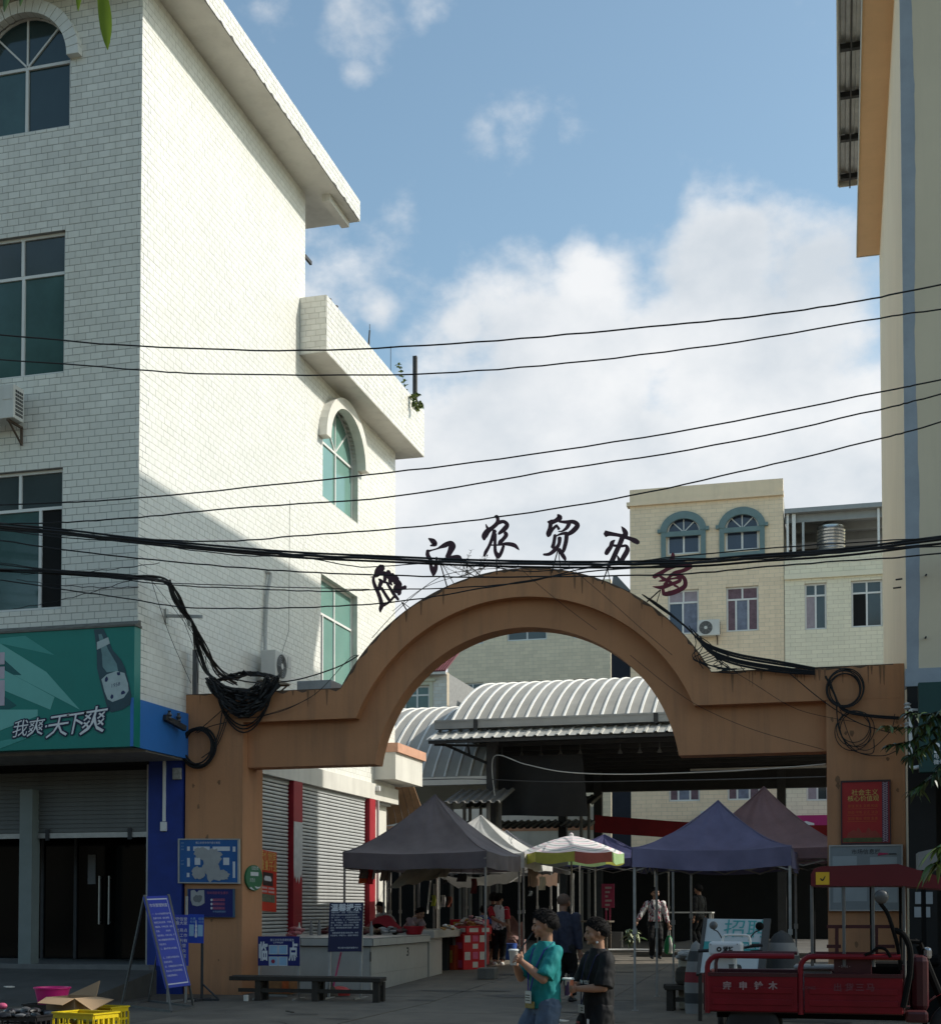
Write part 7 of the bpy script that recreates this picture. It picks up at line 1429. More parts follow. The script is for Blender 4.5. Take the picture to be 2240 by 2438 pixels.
p = P(118, 2400, Y=ty + 1.4); crate('black crate under the pink basin', p.x, ty + 1.45, TZ, .5, .34, .245, M('black_crate_plastic', (.015, .015, .017), .4, .2, 5), R(-8)); m = MB(); m.lathe((p.x, ty + 1.45, TZ + .26), [(.15, 0), (.185, .16), (.20, .165), (.20, .18), (.175, .18), (.14, .02)], 24); single('pink_basin', m, M('hot_pink_plastic', (.62, .02, .20), .35, .08, 4), 'hot pink plastic basin behind the cardboard box', 'basin')
p = P(60, 2412, Y=ty + .5); bc = (p.x - .12, ty + .62); crate('low black plastic crate heaped with dark goods at the lower left corner', bc[0], bc[1], TZ, .66, .4, .20, M('black_crate_plastic', (.015, .015, .017), .4, .2, 5), R(-5))
heap('bagged_goods', 'heap of black and grey bagged goods on the black crate', (bc[0] + .05, bc[1] + .02, TZ + .19), .27, 40, [M('black_bag', (.012, .012, .014), .3, .3, 8), M('grey_bag', (.12, .12, .125), .35, .35, 9), M('dark_grey_bag', (.04, .04, .045), .35, .35, 9)], 'bags', .05, 41, .22)
p = P(12, 2400, Y=ty + .9); m = MB(); m.ball((p.x, ty + .85, TZ + .27), .05, 9, 6, (1.2, .8, .7)); single('pink_wrapper', m, PKP, 'small pink wrapper on top of the black bags at the left edge', 'wrapper')
# ================================================================== red cargo tricycle
TP = P(1900, 2412, Z=.44); y0 = TP.y; W_T = 1.05
tx = lambda x, y, dy=0: P(x, y, Y=y0 + dy)
TR = M('tricycle_red', (.16, .004, .010), .45, .3, 2, dirt=.5, dirtcol=(.05, .006, .008), spec=.25, bump=.08, bscale=6); TRD = M('tricycle_dark_red', (.045, .005, .008), .45, .25, 4, dirt=.3); TB = M('tricycle_black', (.006, .006, .006), .8, .25, 6, spec=.1)
x0, x1, xm = tx(1678, 2400).x, tx(2150, 2400).x, tx(1906, 2400).x; zb0, zb1 = .44, tx(1800, 2318).z; zr = tx(1800, 2277).z
tr = thing('cargo_tricycle', 'dark red cargo tricycle with a canopy parked before the right gate pillar', 'tricycle', ((x0 + x1) / 2, y0 + W_T / 2, 0))
m = MB(); m.box(x0, y0 + .03, .43, x1, y0 + W_T - .03, .47); m.build('bed_floor', TRD, tr)
for a, b in ((x0 + .03, xm - .03), (xm + .035, x1)):
    m = MB(); m.rbox(a, y0, zb0, b, y0 + .035, zb1, .012); 
    p_ = m.build('side_panel', TR, tr)
    m = MB()
    for z in (zb0 + .07, zb0 + .19): m.rbox(a + .05, y0 - .010, z, b - .05, y0 + .001, z + .06, .004)
    m.build('pressed_rib', TR, p_); m = MB(); m.box(a, y0 - .006, zb1 - .035, b, y0 + .04, zb1 + .004); m.build('panel_rim', TRD, p_)
m = MB(); m.rbox(x0, y0 + W_T - .035, zb0, x1, y0 + W_T, zb1, .01); m.build('far_side_panel', TRD, tr)
m = MB(); m.rbox(x0 - .02, y0 + .04, zb0, x0 + .015, y0 + W_T - .04, zb1, .01); m.build('tailgate', TRD, tr)
m = MB(); m.rbox(x1 - .015, y0 + .04, zb0, x1 + .02, y0 + W_T - .04, zb1 + .1, .01); m.build('head_panel', TRD, tr)
for xa, xb in ((x0 + .025, xm - .06), (xm - .0, x1 - .02)):
    r_ = .028; c = .12; pts = [Vector((xa, y0 + .02, zb0 - .02)), Vector((xa, y0 + .02, zr - c))] + [Vector((xa + c - c * math.cos(t), y0 + .02, zr - c + c * math.sin(t))) for t in (.4, .8, 1.2, 1.57)] + [Vector((xb, y0 + .02, zr))]
    m = MB(); m.tube(pts, r_, 8); m.build('rail', TR, tr); m = MB(); m.tube([p_ + Vector((0, W_T - .05, 0)) for p_ in pts], .022, 6); m.build('rail', TRD, tr)
for ch, px, body in ((0, 1731, '宗'), (0, 1769, '申'), (0, 1806, '铃'), (0, 1840, '木')):
    c = tx(px, 2349); text_mb(body, .088, lambda u, v, d: (c.x + u, y0 - .011 - d, c.z + v), .002, .003).build('side_character', M('silver_lettering', (.30, .20, .20), .5, .2, 8), tr)
for px, body in ((1994, '出'), (2022, '货'), (2047, '三'), (2072, '马')):
    c = tx(px, 2353); text_mb(body, .085, lambda u, v, d: (c.x + u, y0 - .011 - d, c.z + v), .002, .002).build('side_character', M('faded_lettering', (.13, .03, .04), .5, .2, 8), tr)
c = tx(1925, 2353); text_mb('ZONG', .045, lambda u, v, d: (c.x + u, y0 - .011 - d, c.z + v), .002, .001).build('badge', MATS['faded_lettering'], tr)
# canopy roof: rounded rear, sloping front
zc1, zc0 = tx(2050, 2058).z, tx(2050, 2110).z; prof = []
xa, xb, xc = tx(1930, 2090).x, tx(2138, 2060).x, tx(2262, 2098).x
prof = [(xa, zc0), (xa, zc1 - .10), (xa + .03, zc1 - .045), (xa + .10, zc1 - .02), (xb, zc1), (xc, zc0 + .06), (xc + .02, zc0 - .04), (xb + .02, zc0)]
m = MB(); m.prism(prof, lambda u, v, d: (u, y0 + .02 - d, v), 0, -1.0); m.build('canopy', M('canopy_red', (.10, .004, .008), .5, .15, 2, dirt=.2, dirtcol=(.05, .008, .01)), tr)
a, b = tx(1942, 2107), tx(1974, 2077); m = MB(); m.box(a.x, y0 + .015, a.z, b.x, y0 + .0185, b.z); s_ = m.build('yellow_plate', M('yellow_plate', (.62, .38, .02), .5, .1, 4), tr)
m = MB(); c = (a + b) / 2; stroke_mb(m, [(-.02, .0, .012), (0, -.02, .014), (.025, .02, .008)], lambda u, v, d: (c.x + u, y0 + .0145 - d, c.z + v), 0, .002, .004); m.build('tick_mark', BLACK, s_)
for px in (1932, 2008, 2078, 2152):
    a = tx(px, 2110); z0_ = zr if px != 2152 else .8
    for dy in (.06, .93): m = MB(); m.cyl((a.x, y0 + dy, z0_ - .1), (a.x, y0 + dy, zc0 + .01), .017, n=7); m.build('canopy_post', M('dull_canopy_post', (.10, .10, .10), .5, .2, 6) if dy < .5 else TB, tr)
for y, xs in ((2207, (1968, 2125)), (2254, (1968, 2002)), (2254, (2076, 2130))):
    a, b = tx(xs[0], y, .1), tx(xs[1], y, .1); m = MB(); m.bar(a, b, .03, .035); m.build('seat_frame', TRD, tr)
for px in (1992, 2086): a, b = tx(px, 2207, .1), tx(px, 2285, .1); m = MB(); m.bar(a, b, .035); m.build('seat_frame', TRD, tr)
a, b = tx(1985, 2322, .1), tx(2075, 2280, .1); m = MB(); m.rbox(a.x, y0 + .08, zb1 - .02, b.x, y0 + .14, b.z, .012); p_ = m.build('seat_box', TRD, tr); c = tx(2010, 2303); text_mb('• 0086 •', .035, lambda u, v, d: (c.x + u, y0 + .078 - d, c.z + v), .001).build('small_print', M('dim_print', (.3, .25, .25), .6, .2, 8), p_)
m = MB(); m.rbox(tx(2070, 2280).x, y0 + .25, .75, tx(2180, 2280).x, y0 + .85, .95, .05); m.build('driver_seat', TB, tr)
# steering column, handlebar, mirror
sx = tx(2185, 2300).x
m = MB(); m.tube([(sx + .35, y0 + .52, .32), (sx + .18, y0 + .52, .75), (sx + .04, y0 + .52, 1.12)], .04, 8); m.tube([(sx + .03, y0 + .12, 1.16), (sx + .06, y0 + .35, 1.1), (sx + .06, y0 + .7, 1.1), (sx + .03, y0 + .95, 1.16)], .018, 7); m.tube([(sx + .02, y0 + .12, 1.16), (sx - .10, y0 + .10, 1.17)], .022, 7); m.build('steering_column', TB, tr)
m = MB(); m.tube(thru([tx(2094, 2150, -.02), tx(2112, 2175, -.02), tx(2126, 2215, -.02), tx(2138, 2260, .02), tx(2145, 2310, .06)], 6), [.02] * 24 + [.026], 8); m.build('mirror_arm', TB, tr)
c = tx(2098, 2136, -.06); m = MB(); m.lathe((c.x, c.y, c.z), [(0, -.03), (.045, -.024), (.066, -.008), (.072, .01), (.066, .016), (0, .016)], 20, 'Y'); m.build('mirror', M('mirror_shell', (.08, .08, .08), .35, .2, 5), tr)
m = MB(); m.tube(thru([tx(2125, 2215, .0), tx(2150, 2225, .0), tx(2166, 2262, .0), tx(2165, 2320, .0), tx(2150, 2400, .0)], 6), .03, 8); m.build('windshield_frame', TB, tr)
for px, py in ((2080, 2280), (2110, 2265)): pass
m = MB(); m.tube(thru([tx(2058, 2275, .0), tx(2075, 2268, .0), tx(2090, 2258, .0), tx(2108, 2262, 0), tx(2120, 2280, 0)], 5), .017, 6); m.build('brake_lever', TB, tr)
m = MB(); fx_ = sx + .40; m.grid(lambda u, v: (fx_ + .36 * math.cos(.15 + 2.6 * u), y0 + .40 + .24 * v, .30 + .36 * math.sin(.15 + 2.6 * u)), 14, 2); m.build('front_fender', TR, tr)
m = MB(); m.rbox(tx(2150, 2400).x + .02, y0 + .1, .35, sx + .1, y0 + .95, .47, .03); m.rbox(sx - .06, y0 + .28, .45, sx + .12, y0 + .76, 1.02, .06); m.build('leg_shield', TRD, tr)
m = MB(); m.rbox(sx + .08, y0 + .43, .98, sx + .16, y0 + .6, 1.1, .03); m.build('headlight', M('headlight_chrome', (.5, .5, .5), .15, .1, 4, metal=.8), tr)
def wheel(parent, c, r, w_, hub=True):
    m = MB(); m.lathe(c, [(r * .62, -w_ / 2), (r * .86, -w_ / 2), (r, -w_ * .28), (r, w_ * .28), (r * .86, w_ / 2), (r * .62, w_ / 2), (r * .62, -w_ / 2)], 28, 'Y'); t_ = m.build('wheel', BLACK, parent); m = MB(); m.lathe(c, [(0, -w_ * .3), (r * .16, -w_ * .3), (r * .2, -w_ * .1), (r * .56, -w_ * .12), (r * .63, -w_ * .4), (r * .63, w_ * .4), (r * .56, w_ * .12), (0, w_ * .12)], 20, 'Y'); m.build('rim', STEEL, t_)
xw = tx(1790, 2420).x
for dy in (.14, .90): wheel(tr, (xw, y0 + dy, .27), .27, .11)
wheel(tr, (fx_, y0 + .52, .27), .27, .10)
m = MB(); m.cyl((xw, y0 + .1, .27), (xw, y0 + .95, .27), .035, n=8); m.box(x0 + .1, y0 + .25, .36, sx, y0 + .31, .425); m.box(x0 + .1, y0 + .74, .36, sx, y0 + .80, .425); m.build('chassis', TB, tr)
a, b = tx(1955, 2312, .5), tx(1930, 2300, .5); m = MB(); m.rbox(tx(1890, 2310, .4).x, y0 + .3, zb1 + .03, tx(1990, 2310, .4).x, y0 + .8, zb1 + .07, .015); m.box(tx(1890, 2310, .4).x + .05, y0 + .35, .47, tx(1990, 2310, .4).x - .05, y0 + .75, zb1 + .03); single('white_topped_box', m, M('pale_lid', (.3, .31, .31), .5, .1, 3), 'pale lidded box lying in the tricycle bed', 'box')
# ================================================================== white electric scooter behind the tricycle
ys = y0 + 2.2; S_ = lambda x, y, dy=0: P(x, y, Y=ys + dy)
sc = thing('electric_scooter', 'white electric scooter with round mirrors standing behind the tricycle', 'scooter', (S_(1740, 2300).x, ys + .6, 0)); SW = M('scooter_white', (.60, .62, .63), .3, .06, 3)
a, b = S_(1687, 2276), S_(1768, 2243); m = MB(); m.rbox(a.x, ys - .02, a.z, b.x, ys + .16, b.z, .035); p_ = m.build('front_box', SW, sc)
c = S_(1712, 2261); m = MB(); m.lathe((c.x, ys - .022, c.z), [(0, -.003), (.03, -.003), (.03, .002)], 16, 'Y'); m.build('round_logo', BLACK, p_); m = MB(); m.lathe((c.x, ys - .0255, c.z), [(0, -.002), (.011, -.002), (.011, .0005)], 12, 'Y'); m.build('logo_dot', SW, p_)
text_mb('爱玛', .062, lambda u, v, d: (c.x + .045 + u, ys - .0205 - d, c.z + v), .002, .003, align='LEFT').build('brand_lettering', BLACK, p_)
for px, py in ((1692, 2250), (1755, 2249)): q_ = S_(px, py); m = MB(); m.lathe((q_.x, ys - .0215, q_.z), [(0, -.002), (.006, -.002), (.006, .001)], 8, 'Y'); m.build('screw', BLACK, p_)
m = MB(); q_ = [S_(1719, 2243, .05), S_(1722, 2232, .05), S_(1730, 2227, .05), S_(1776, 2228, .05), S_(1784, 2235, .05), S_(1786, 2250, .05)]; m.tube(thru(q_, 4), .014, 7); m.build('front_hoop', ALU, sc)
m = MB(); m.tube([S_(1665, 2266, .22), S_(1690, 2262, .2), S_(1740, 2262, .18), S_(1785, 2255, .2), S_(1812, 2252, .22)], .016, 7); m.build('handlebar', BLACK, sc)
for x0_, x1_, y_ in ((1785, 1815, 2252), (1786, 1815, 2265), (1662, 1690, 2265)): m = MB(); m.cyl(S_(x0_, y_, .16), S_(x1_, y_ - 1, .16), .021 if y_ != 2265 or x0_ < 1700 else .011, n=8); m.build('grip', BLACK, sc)
for (mx_, my_), (bx_, by_) in (((1698, 2204), (1719, 2236)), ((1808, 2206), (1782, 2240))):
    a, b = S_(bx_, by_, .12), S_(mx_, my_ + 10, .1); m = MB(); m.tube(thru([a, (a + b) / 2 + Vector((0, 0, .03)), b], 5), .008, 6); t_ = m.build('mirror_stalk', BLACK, sc); c = S_(mx_, my_, .1); m = MB(); m.lathe((c.x, c.y, c.z), [(0, -.025), (.03, -.022), (.046, -.006), (.05, .008), (.044, .014), (0, .014)], 18, 'Y'); m.build('mirror', TB if mx_ > 1750 else M('mirror_grey_shell', (.1, .1, .1), .3, .2, 4), sc)
a, b = S_(1690, 2290), S_(1752, 2330); m = MB(); m.rbox(a.x, ys + .12, .30, b.x, ys + .22, S_(1700, 2276).z + .02, .04); m.build('leg_shield', SW, sc); m = MB(); m.rbox(a.x + .06, ys + .2, .25, b.x - .06, ys + .75, .34, .03); m.rbox(a.x + .04, ys + .72, .3, b.x - .04, ys + 1.5, .68, .08); m.build('body', SW, sc); m = MB(); m.rbox(a.x + .03, ys + .72, .68, b.x - .03, ys + 1.45, .78, .04); m.build('saddle', BLACK, sc)
cx_s = (a.x + b.x) / 2
for dy in (-.12, 1.25): m = MB(); 
def wheel_x(parent, c, r, w_):
    m = MB(); m.lathe(c, [(r * .6, -w_ / 2), (r * .88, -w_ / 2), (r, -w_ * .25), (r, w_ * .25), (r * .88, w_ / 2), (r * .6, w_ / 2), (r * .6, -w_ / 2)], 24, 'X'); t_ = m.build('wheel', BLACK, parent); m = MB(); m.lathe(c, [(0, -w_ * .3), (r * .2, -w_ * .3), (r * .6, -w_ * .3), (r * .6, w_ * .3), (0, w_ * .3)], 18, 'X'); m.build('rim', STEEL, t_)
wheel_x(sc, (cx_s, ys - .05, .23), .23, .09); wheel_x(sc, (cx_s, ys + 1.2, .23), .23, .09)
m = MB(); m.box(cx_s - .07, ys - .06, .23, cx_s - .05, ys + .2, .6); m.box(cx_s + .05, ys - .06, .23, cx_s + .07, ys + .2, .6); m.build('fork', BLACK, sc); m = MB(); q_ = S_(1742, 2305, .1); 
for i in range(5): m.bar(S_(1736 + i * 2.5, 2298, .08), S_(1736 + i * 2.5, 2316, .08), .008)
m.bar(S_(1734, 2298, .08), S_(1748, 2298, .08), .01); m.bar(S_(1734, 2316, .08), S_(1748, 2316, .08), .01); m.build('basket', BLACK, sc)
# leaning teal and white job sign behind the scooter
fn, w, h = plane_fn([P(1684, 2188, Y=19.0), P(1832, 2190, Y=19.0), P(1826, 2276, Y=18.7), P(1672, 2276, Y=18.7)]); t_ = thing('job_sign', 'white sign with teal 招聘 lettering leaning behind the scooter', 'standing sign', tuple(PG(1750, 2440)))
m = MB(); fpanel(fn, 0, 1, 0, 1.45, -.03, 0, m); m.build('board', M('sign_white_face', (.42, .45, .45), .5, .12, 3), t_); m = MB(); fpanel(fn, .0, .88, .62, .90, 0, .003, m); m.build('teal_band', M('teal_band', (.03, .24, .23), .5, .12, 3), t_)
sq_text(t_, fn, w, h, [('招聘', .28, .30, .30)], M('teal_lettering', (.05, .28, .27), .5, .12, 3)); sq_text(t_, fn, w, h, [('工作人员数名', .3, .745, .085)], INK); m = MB(); fpanel(fn, -.06, -.005, -.02, 1.5, -.05, .01, m); m.build('frame_side', M('brown_grey_frame', (.06, .055, .05), .6, .15, 4), t_); m = MB(); fpanel(fn, .9, 1.02, -.02, 1.5, -.05, .006, m); m.build('frame_side', MATS['brown_grey_frame'], t_)
m = MB(); a, b = fn(0, 1.45, -.04), fn(1, 1.45, -.04); m.bar(a, (a.x, a.y - .05, 0), .05); m.bar(b, (b.x, b.y - .05, 0), .05); m.bar(fn(.5, .1, -.03), (fn(.5, .1, 0).x, 20.0, .0), .04); m.build('stand', WOOD, t_)
# striped bags
def sack(label, px0, px1, yt, yb, Yp, mats, seed, zf=None):
    a, b = P(px0, yb, Y=Yp), P(px1, yt, Y=Yp); t_ = thing('striped_sack', label, 'sack', ((a.x + b.x) / 2, Yp, ground(Yp) if zf is None else zf)); z0_ = ground(Yp) if zf is None else zf; n = 7; rr = random.Random(seed); w2 = (b.x - a.x) / 2; cx = (a.x + b.x) / 2
    def sp_(u, v):
        t = 2 * math.pi * u; q = Vector((math.cos(t), math.sin(t), v * 3)); nz_ = math.sin(t * 3 + v * 5 + seed) * .06 + math.sin(t * 7 + v * 11) * .03; r = w2 * (1.08 * (1 - v ** 3.2) ** .5 * (.88 + .2 * math.sin(2.6 * v)) + nz_ * (1 - v)); return (cx + r * math.cos(t) + .03 * v, Yp + r * .8 * math.sin(t), z0_ + (b.z - z0_) * v)
    for k in range(n):
        m = MB(); m.grid(lambda u, v: sp_(u, (k + v) / n), 22, 3); m.build('cloth_band', mats[k % len(mats)], t_)
GW = cloth('grey_white_sack', (.24, .23, .22)); DGS = cloth('dark_grey_sack', (.06, .06, .06)); RSK = cloth('red_sack', (.22, .03, .035))
sack('grey and red striped woven sack left of the job sign', 1630, 1674, 2240, 2290, 19.9, [GW, DGS, GW, RSK], 3); sack('grey and black striped sack right of the job sign', 1812, 1900, 2215, 2290, 19.3, [DGS, GW], 4)
m = MB(); a = P(1632, 2298, Y=20.6); m.rbox(a.x - .1, 20.5, .02, a.x + .14, 20.75, a.z + .10, .02); single('pale_carton', m, M('sunlit_cream_carton', (.5, .46, .38), .7, .1, 3), 'pale cream carton behind the short bench', 'box')
heap('paper_scraps', 'crumpled pale paper and plastic on the striped sack', (P(1640, 2268, Y=20.3).x, 20.3, P(1640, 2285, Y=20.3).z - .02), .16, 16, [GW, M('pale_plastic', (.4, .39, .37), .4, .3, 8)], 'scraps', .07, 6, .9)
# ================================================================== people
from mathutils import noise
SKIN = M('skin', (.34, .185, .12), .5, .10, 14, spec=.35); SKIN2 = M('skin_tan', (.24, .12, .075), .5, .10, 14, spec=.35); HAIR = M('black_hair', (.009, .008, .008), .85, .3, 60, spec=.15); GHAIR = M('grey_short_hair', (.13, .085, .065), .9, .3, 60, spec=.1); EYEM = M('eye_dark', (.01, .008, .008), .15, .1, 10); LIP = M('lip', (.22, .085, .07), .45, .1, 20)
def remesh(name, mb, mat, vox, smooth=2, parent=None, disp=0, dscale=9, wrinkle=(1, 1, 1)):
    """union of the shapes in mb as one continuous surface"""
    me = mb.mesh(name, None, recalc=True); o = bpy.data.objects.new(name, me); COL.objects.link(o)
    q = o.modifiers.new('r', 'REMESH'); q.mode = 'VOXEL'; q.voxel_size = vox; q.use_smooth_shade = True
    if smooth: s_ = o.modifiers.new('s', 'SMOOTH'); s_.factor = .5; s_.iterations = smooth
    dg = bpy.context.evaluated_depsgraph_get(); m2 = bpy.data.meshes.new_from_object(o.evaluated_get(dg)); bpy.data.objects.remove(o); m2.name = name
    if disp:
        ns = [v.normal.copy() for v in m2.vertices]
        for v, n_ in zip(m2.vertices, ns):
            p = Vector((v.co.x * wrinkle[0], v.co.y * wrinkle[1], v.co.z * wrinkle[2])) * dscale; v.co += n_ * disp * (noise.noise(p) + .5 * noise.noise(p * 2.3))
    m2.materials.clear(); m2.materials.append(mat); m2.polygons.foreach_set('use_smooth', [True] * len(m2.polygons)); m2.update()
    return put(bpy.data.objects.new(name, m2), parent)
def limb(mb, pts, rs, n=12):
    pts = [Vector(p) for p in pts]
    q, rr = [], []
    for i in range(len(pts) - 1):
        for j in range(4): t = j / 4; q.append(pts[i].lerp(pts[i + 1], t)); rr.append(rs[i] + (rs[i + 1] - rs[i]) * t)
    q.append(pts[-1]); rr.append(rs[-1]); mb.tube(q, rr, n)
    for p, r in zip(pts, rs): mb.ball(p, r * .995, 12, 8)
def ell_loft(mb, rings, n=20):
    """rings: (x,y,z,rx,ry)"""
    vs = [(x + rx * math.cos(2 * math.pi * j / n), y + ry * math.sin(2 * math.pi * j / n), z) for x, y, z, rx, ry in rings for j in range(n)]; k = len(rings)
    mb.add(vs, [(i * n + j, i * n + (j + 1) % n, (i + 1) * n + (j + 1) % n, (i + 1) * n + j) for i in range(k - 1) for j in range(n)] + [list(range(n))[::-1], list(range((k - 1) * n, k * n))], True)
def ik(a, b, l1, l2, pole):
    d = b - a; L_ = min(d.length, (l1 + l2) * .999); d.normalize(); b = a + d * L_
    x = (l1 * l1 - l2 * l2 + L_ * L_) / (2 * L_); hgt = math.sqrt(max(0, l1 * l1 - x * x)); p = Vector(pole); p = (p - d * p.dot(d))
    p.normalize(); return a + d * x + p * hgt, b
def person(label, loc, rz, H, legs=((-.06, 0), (.06, 0)), hands=None, lean=0.0, head=(0, 0), skin=SKIN, hair=HAIR, hairlen='short', shirt=None, sleeve=.5, hem=.47, bottom=None, bottom_len=.95, shoe=None, build=1.0, shirt_w=1.0, fine=.009, curl=.9, kneebend=((0, -.04), (0, -.04)), collar=None):
    """faces -Y in its own frame; hands: {'L':(x,y,z,pole),'R':...} as fractions of H; returns the empty and useful points"""
    t_ = thing('person', label, 'person', loc, rz); V = Vector; b = build
    tilt = Matrix.Rotation(lean, 3, 'X'); pel = V((0, 0, .52 * H)); up_ = lambda x, y, z: pel + tilt @ (V((x * H, y * H, z * H)) - V((0, 0, .52 * H)))
    hipL, hipR = V((.055 * H, 0, .50 * H)), V((-.055 * H, 0, .50 * H)); shL, shR = up_(.108 * b, .0, .787), up_(-.108 * b, .0, .787); nk = up_(0, .005, .845); hd = up_(0, -.012, .93)
    hr = H * .066; skinm = MB()
    # legs
    L1, L2 = .245 * H, .245 * H; feet = {}
    for s_, hip, (fx_, fy_), kb in (('L', hipL, legs[1], kneebend[1]), ('R', hipR, legs[0], kneebend[0])):
        an = V((fx_ * H, fy_ * H, .045 * H + max(0, kb[0]) * H)); kn, an = ik(hip, an, L1, L2, (0, -1, 0)); feet[s_] = (hip, kn, an)
        limb(skinm, [hip, hip.lerp(kn, .5), kn, kn.lerp(an, .35), an], [.058 * H * b, .050 * H * b, .034 * H, .036 * H, .022 * H])
        tdir = V((0, -1, -.05)) if kb[0] <= .02 else V((0, -.55, -.83)); limb(skinm, [an + V((0, .018 * H, -.022 * H)), an + tdir * .05 * H + V((0, 0, -.026 * H)), an + tdir * .095 * H + V((0, 0, -.030 * H))], [.024 * H, .021 * H, .016 * H])
    # torso and neck
    ell_loft(skinm, [(*up_(0, 0, .46), .075 * H * b, .055 * H * b), (*up_(0, 0, .52), .085 * H * b, .06 * H * b), (*up_(0, 0, .60), .076 * H * b, .055 * H * b), (*up_(0, 0, .70), .088 * H * b, .06 * H * b), (*up_(0, 0, .77), .092 * H * b, .052 * H * b), (*up_(0, 0.0, .815), .045 * H, .036 * H)])
    limb(skinm, [up_(0, .008, .80), nk, hd + V((0, .012 * H, -.035 * H))], [.042 * H, .032 * H, .033 * H])
    # head
    Rh = Matrix.Rotation(head[0], 3, 'Z') @ Matrix.Rotation(head[1], 3, 'X'); hp_ = lambda x, y, z: hd + Rh @ (V((x, y, z)) * hr)
    def hb(x, y, z, r, sc): skinm.ball(hp_(x, y, z), r * hr, 16, 12, sc, Rh)
    hb(0, .10, .28, 1, (.86, 1.02, .92)); hb(0, -.22, -.22, .72, (.86, .90, 1.02)); hb(0, -.42, -.62, .40, (.95, .9, .75)); hb(0, -.72, .22, .28, (1.9, .5, .55)); hb(0, -.88, -.14, .15, (.85, 1.25, 1.5)); hb(0, -.93, -.26, .16, (1.1, .95, .75)); hb(0, -.78, -.52, .2, (1.15, .62, .5)); hb(0, -.70, -.82, .2, (1.1, .8, .75))
    for s_ in (-1, 1): hb(s_ * .50, -.46, -.22, .34, (.8, .85, .9)); hb(s_ * .86, .10, -.05, .25, (.32, .62, 1.05)); hb(s_ * .90, .06, .06, .16, (.5, .7, .8))
    # arms and hands
    UA, FA = .165 * H, .145 * H; hands = hands or {}; pts = {}
    for s_, sh, sg in (('L', shL, 1), ('R', shR, -1)):
        tgt = hands.get(s_, (sg * .15, .01, .45, (sg * .3, 1, 0))); T = V((tgt[0] * H, tgt[1] * H, tgt[2] * H)); el, wr = ik(sh, T, UA, FA, tgt[3])
        limb(skinm, [sh, sh.lerp(el, .5), el, el.lerp(wr, .4), wr], [.034 * H * b, .029 * H * b, .025 * H, .025 * H, .017 * H])
        d = (wr - el).normalized(); side = V(tgt[4]) if len(tgt) > 4 else d.cross(V((0, sg * 1.0, .2))); side = (side - d * side.dot(d)).normalized(); pal = d.cross(side).normalized()   # side: across the knuckles, pal: palm normal
        if len(tgt) > 5 and pal.dot(V(tgt[5])) < 0: pal = -pal
        pc = wr + d * .036 * H; rot = Matrix((side, pal, d)).transposed(); skinm.ball(pc, .03 * H, 10, 8, (.86, .42, 1.05), rot)
        cv = curl
        for k, ln in enumerate((.038, .043, .040, .032)):
            base = wr + d * .058 * H + side * (.0165 - .011 * k) * H; r0 = .0062 * H; p0 = base - d * .02 * H
            a1, a2 = cv * .55, cv * 1.25; d1 = (d * math.cos(a1) + pal * math.sin(a1)); d2 = (d * math.cos(a2) + pal * math.sin(a2)); p1 = base + d1 * ln * .5 * H; p2 = p1 + d2 * ln * .45 * H; limb(skinm, [p0, base, p1, p2], [r0, r0, r0 * .95, r0 * .8], 8)
        tb = wr + d * .022 * H + side * .022 * H; td = (d * .75 + side * .45 + pal * .55).normalized(); limb(skinm, [wr + d * .015 * H + side * .01 * H, tb, tb + td * .024 * H, tb + (td + pal * .4).normalized() * .044 * H], [.009 * H, .009 * H, .0078 * H, .006 * H], 8); pts[s_] = (sh, el, wr, pc, d, pal)
    body = remesh('body', skinm, skin, fine * .62, 2, t_)
    # face details
    for s_ in (-1, 1):
        m = MB(); m.ball(hp_(s_ * .34, -.80, .04), .095 * hr, 10, 7, (1.35, .5, .62), Rh); m.build('eye', EYEM, t_, world=False); m = MB(); m.tube([hp_(s_ * (.16 + .13 * k), -.90 + .05 * k * k * .35, .22 + .03 * (1 - abs(k - 1.5))) for k in range(4)], [.02 * hr, .04 * hr, .04 * hr, .02 * hr], 6); m.build('eyebrow', hair, t_, world=False)
    m = MB(); m.tube([hp_(-.2, -.83, -.50), hp_(-.08, -.92, -.475), hp_(.08, -.92, -.475), hp_(.2, -.83, -.50)], [.02 * hr, .05 * hr, .05 * hr, .02 * hr], 6); m.build('mouth', LIP, t_, world=False)
    # hair
    hm = MB(); rr = random.Random(int(H * 1000) + int(rz * 100)); thick = {'short': .13, 'buzz': .035, 'long': .16}[hairlen]
    def hfn(u, v):
        th = 2 * math.pi * u; front = max(0, -math.sin(th)); back = max(0, math.sin(th)); lim = 1.86 + .55 * back ** .7 - .80 * front ** .9 if hairlen != 'buzz' else 1.78 + .5 * back ** .7 - .80 * front ** .9
        if hairlen == 'long': lim += .25 * max(0, math.sin(th))
        ph = lim * v; r = 1 + thick * (1 - .6 * v ** 6); x, y, z = math.sin(ph) * math.cos(th) * .86 * r, math.sin(ph) * math.sin(th) * 1.02 * r, math.cos(ph) * .92 * r
        return tuple(hp_(x, y + .10, z + .28))
    hm.grid(hfn, 28, 12)
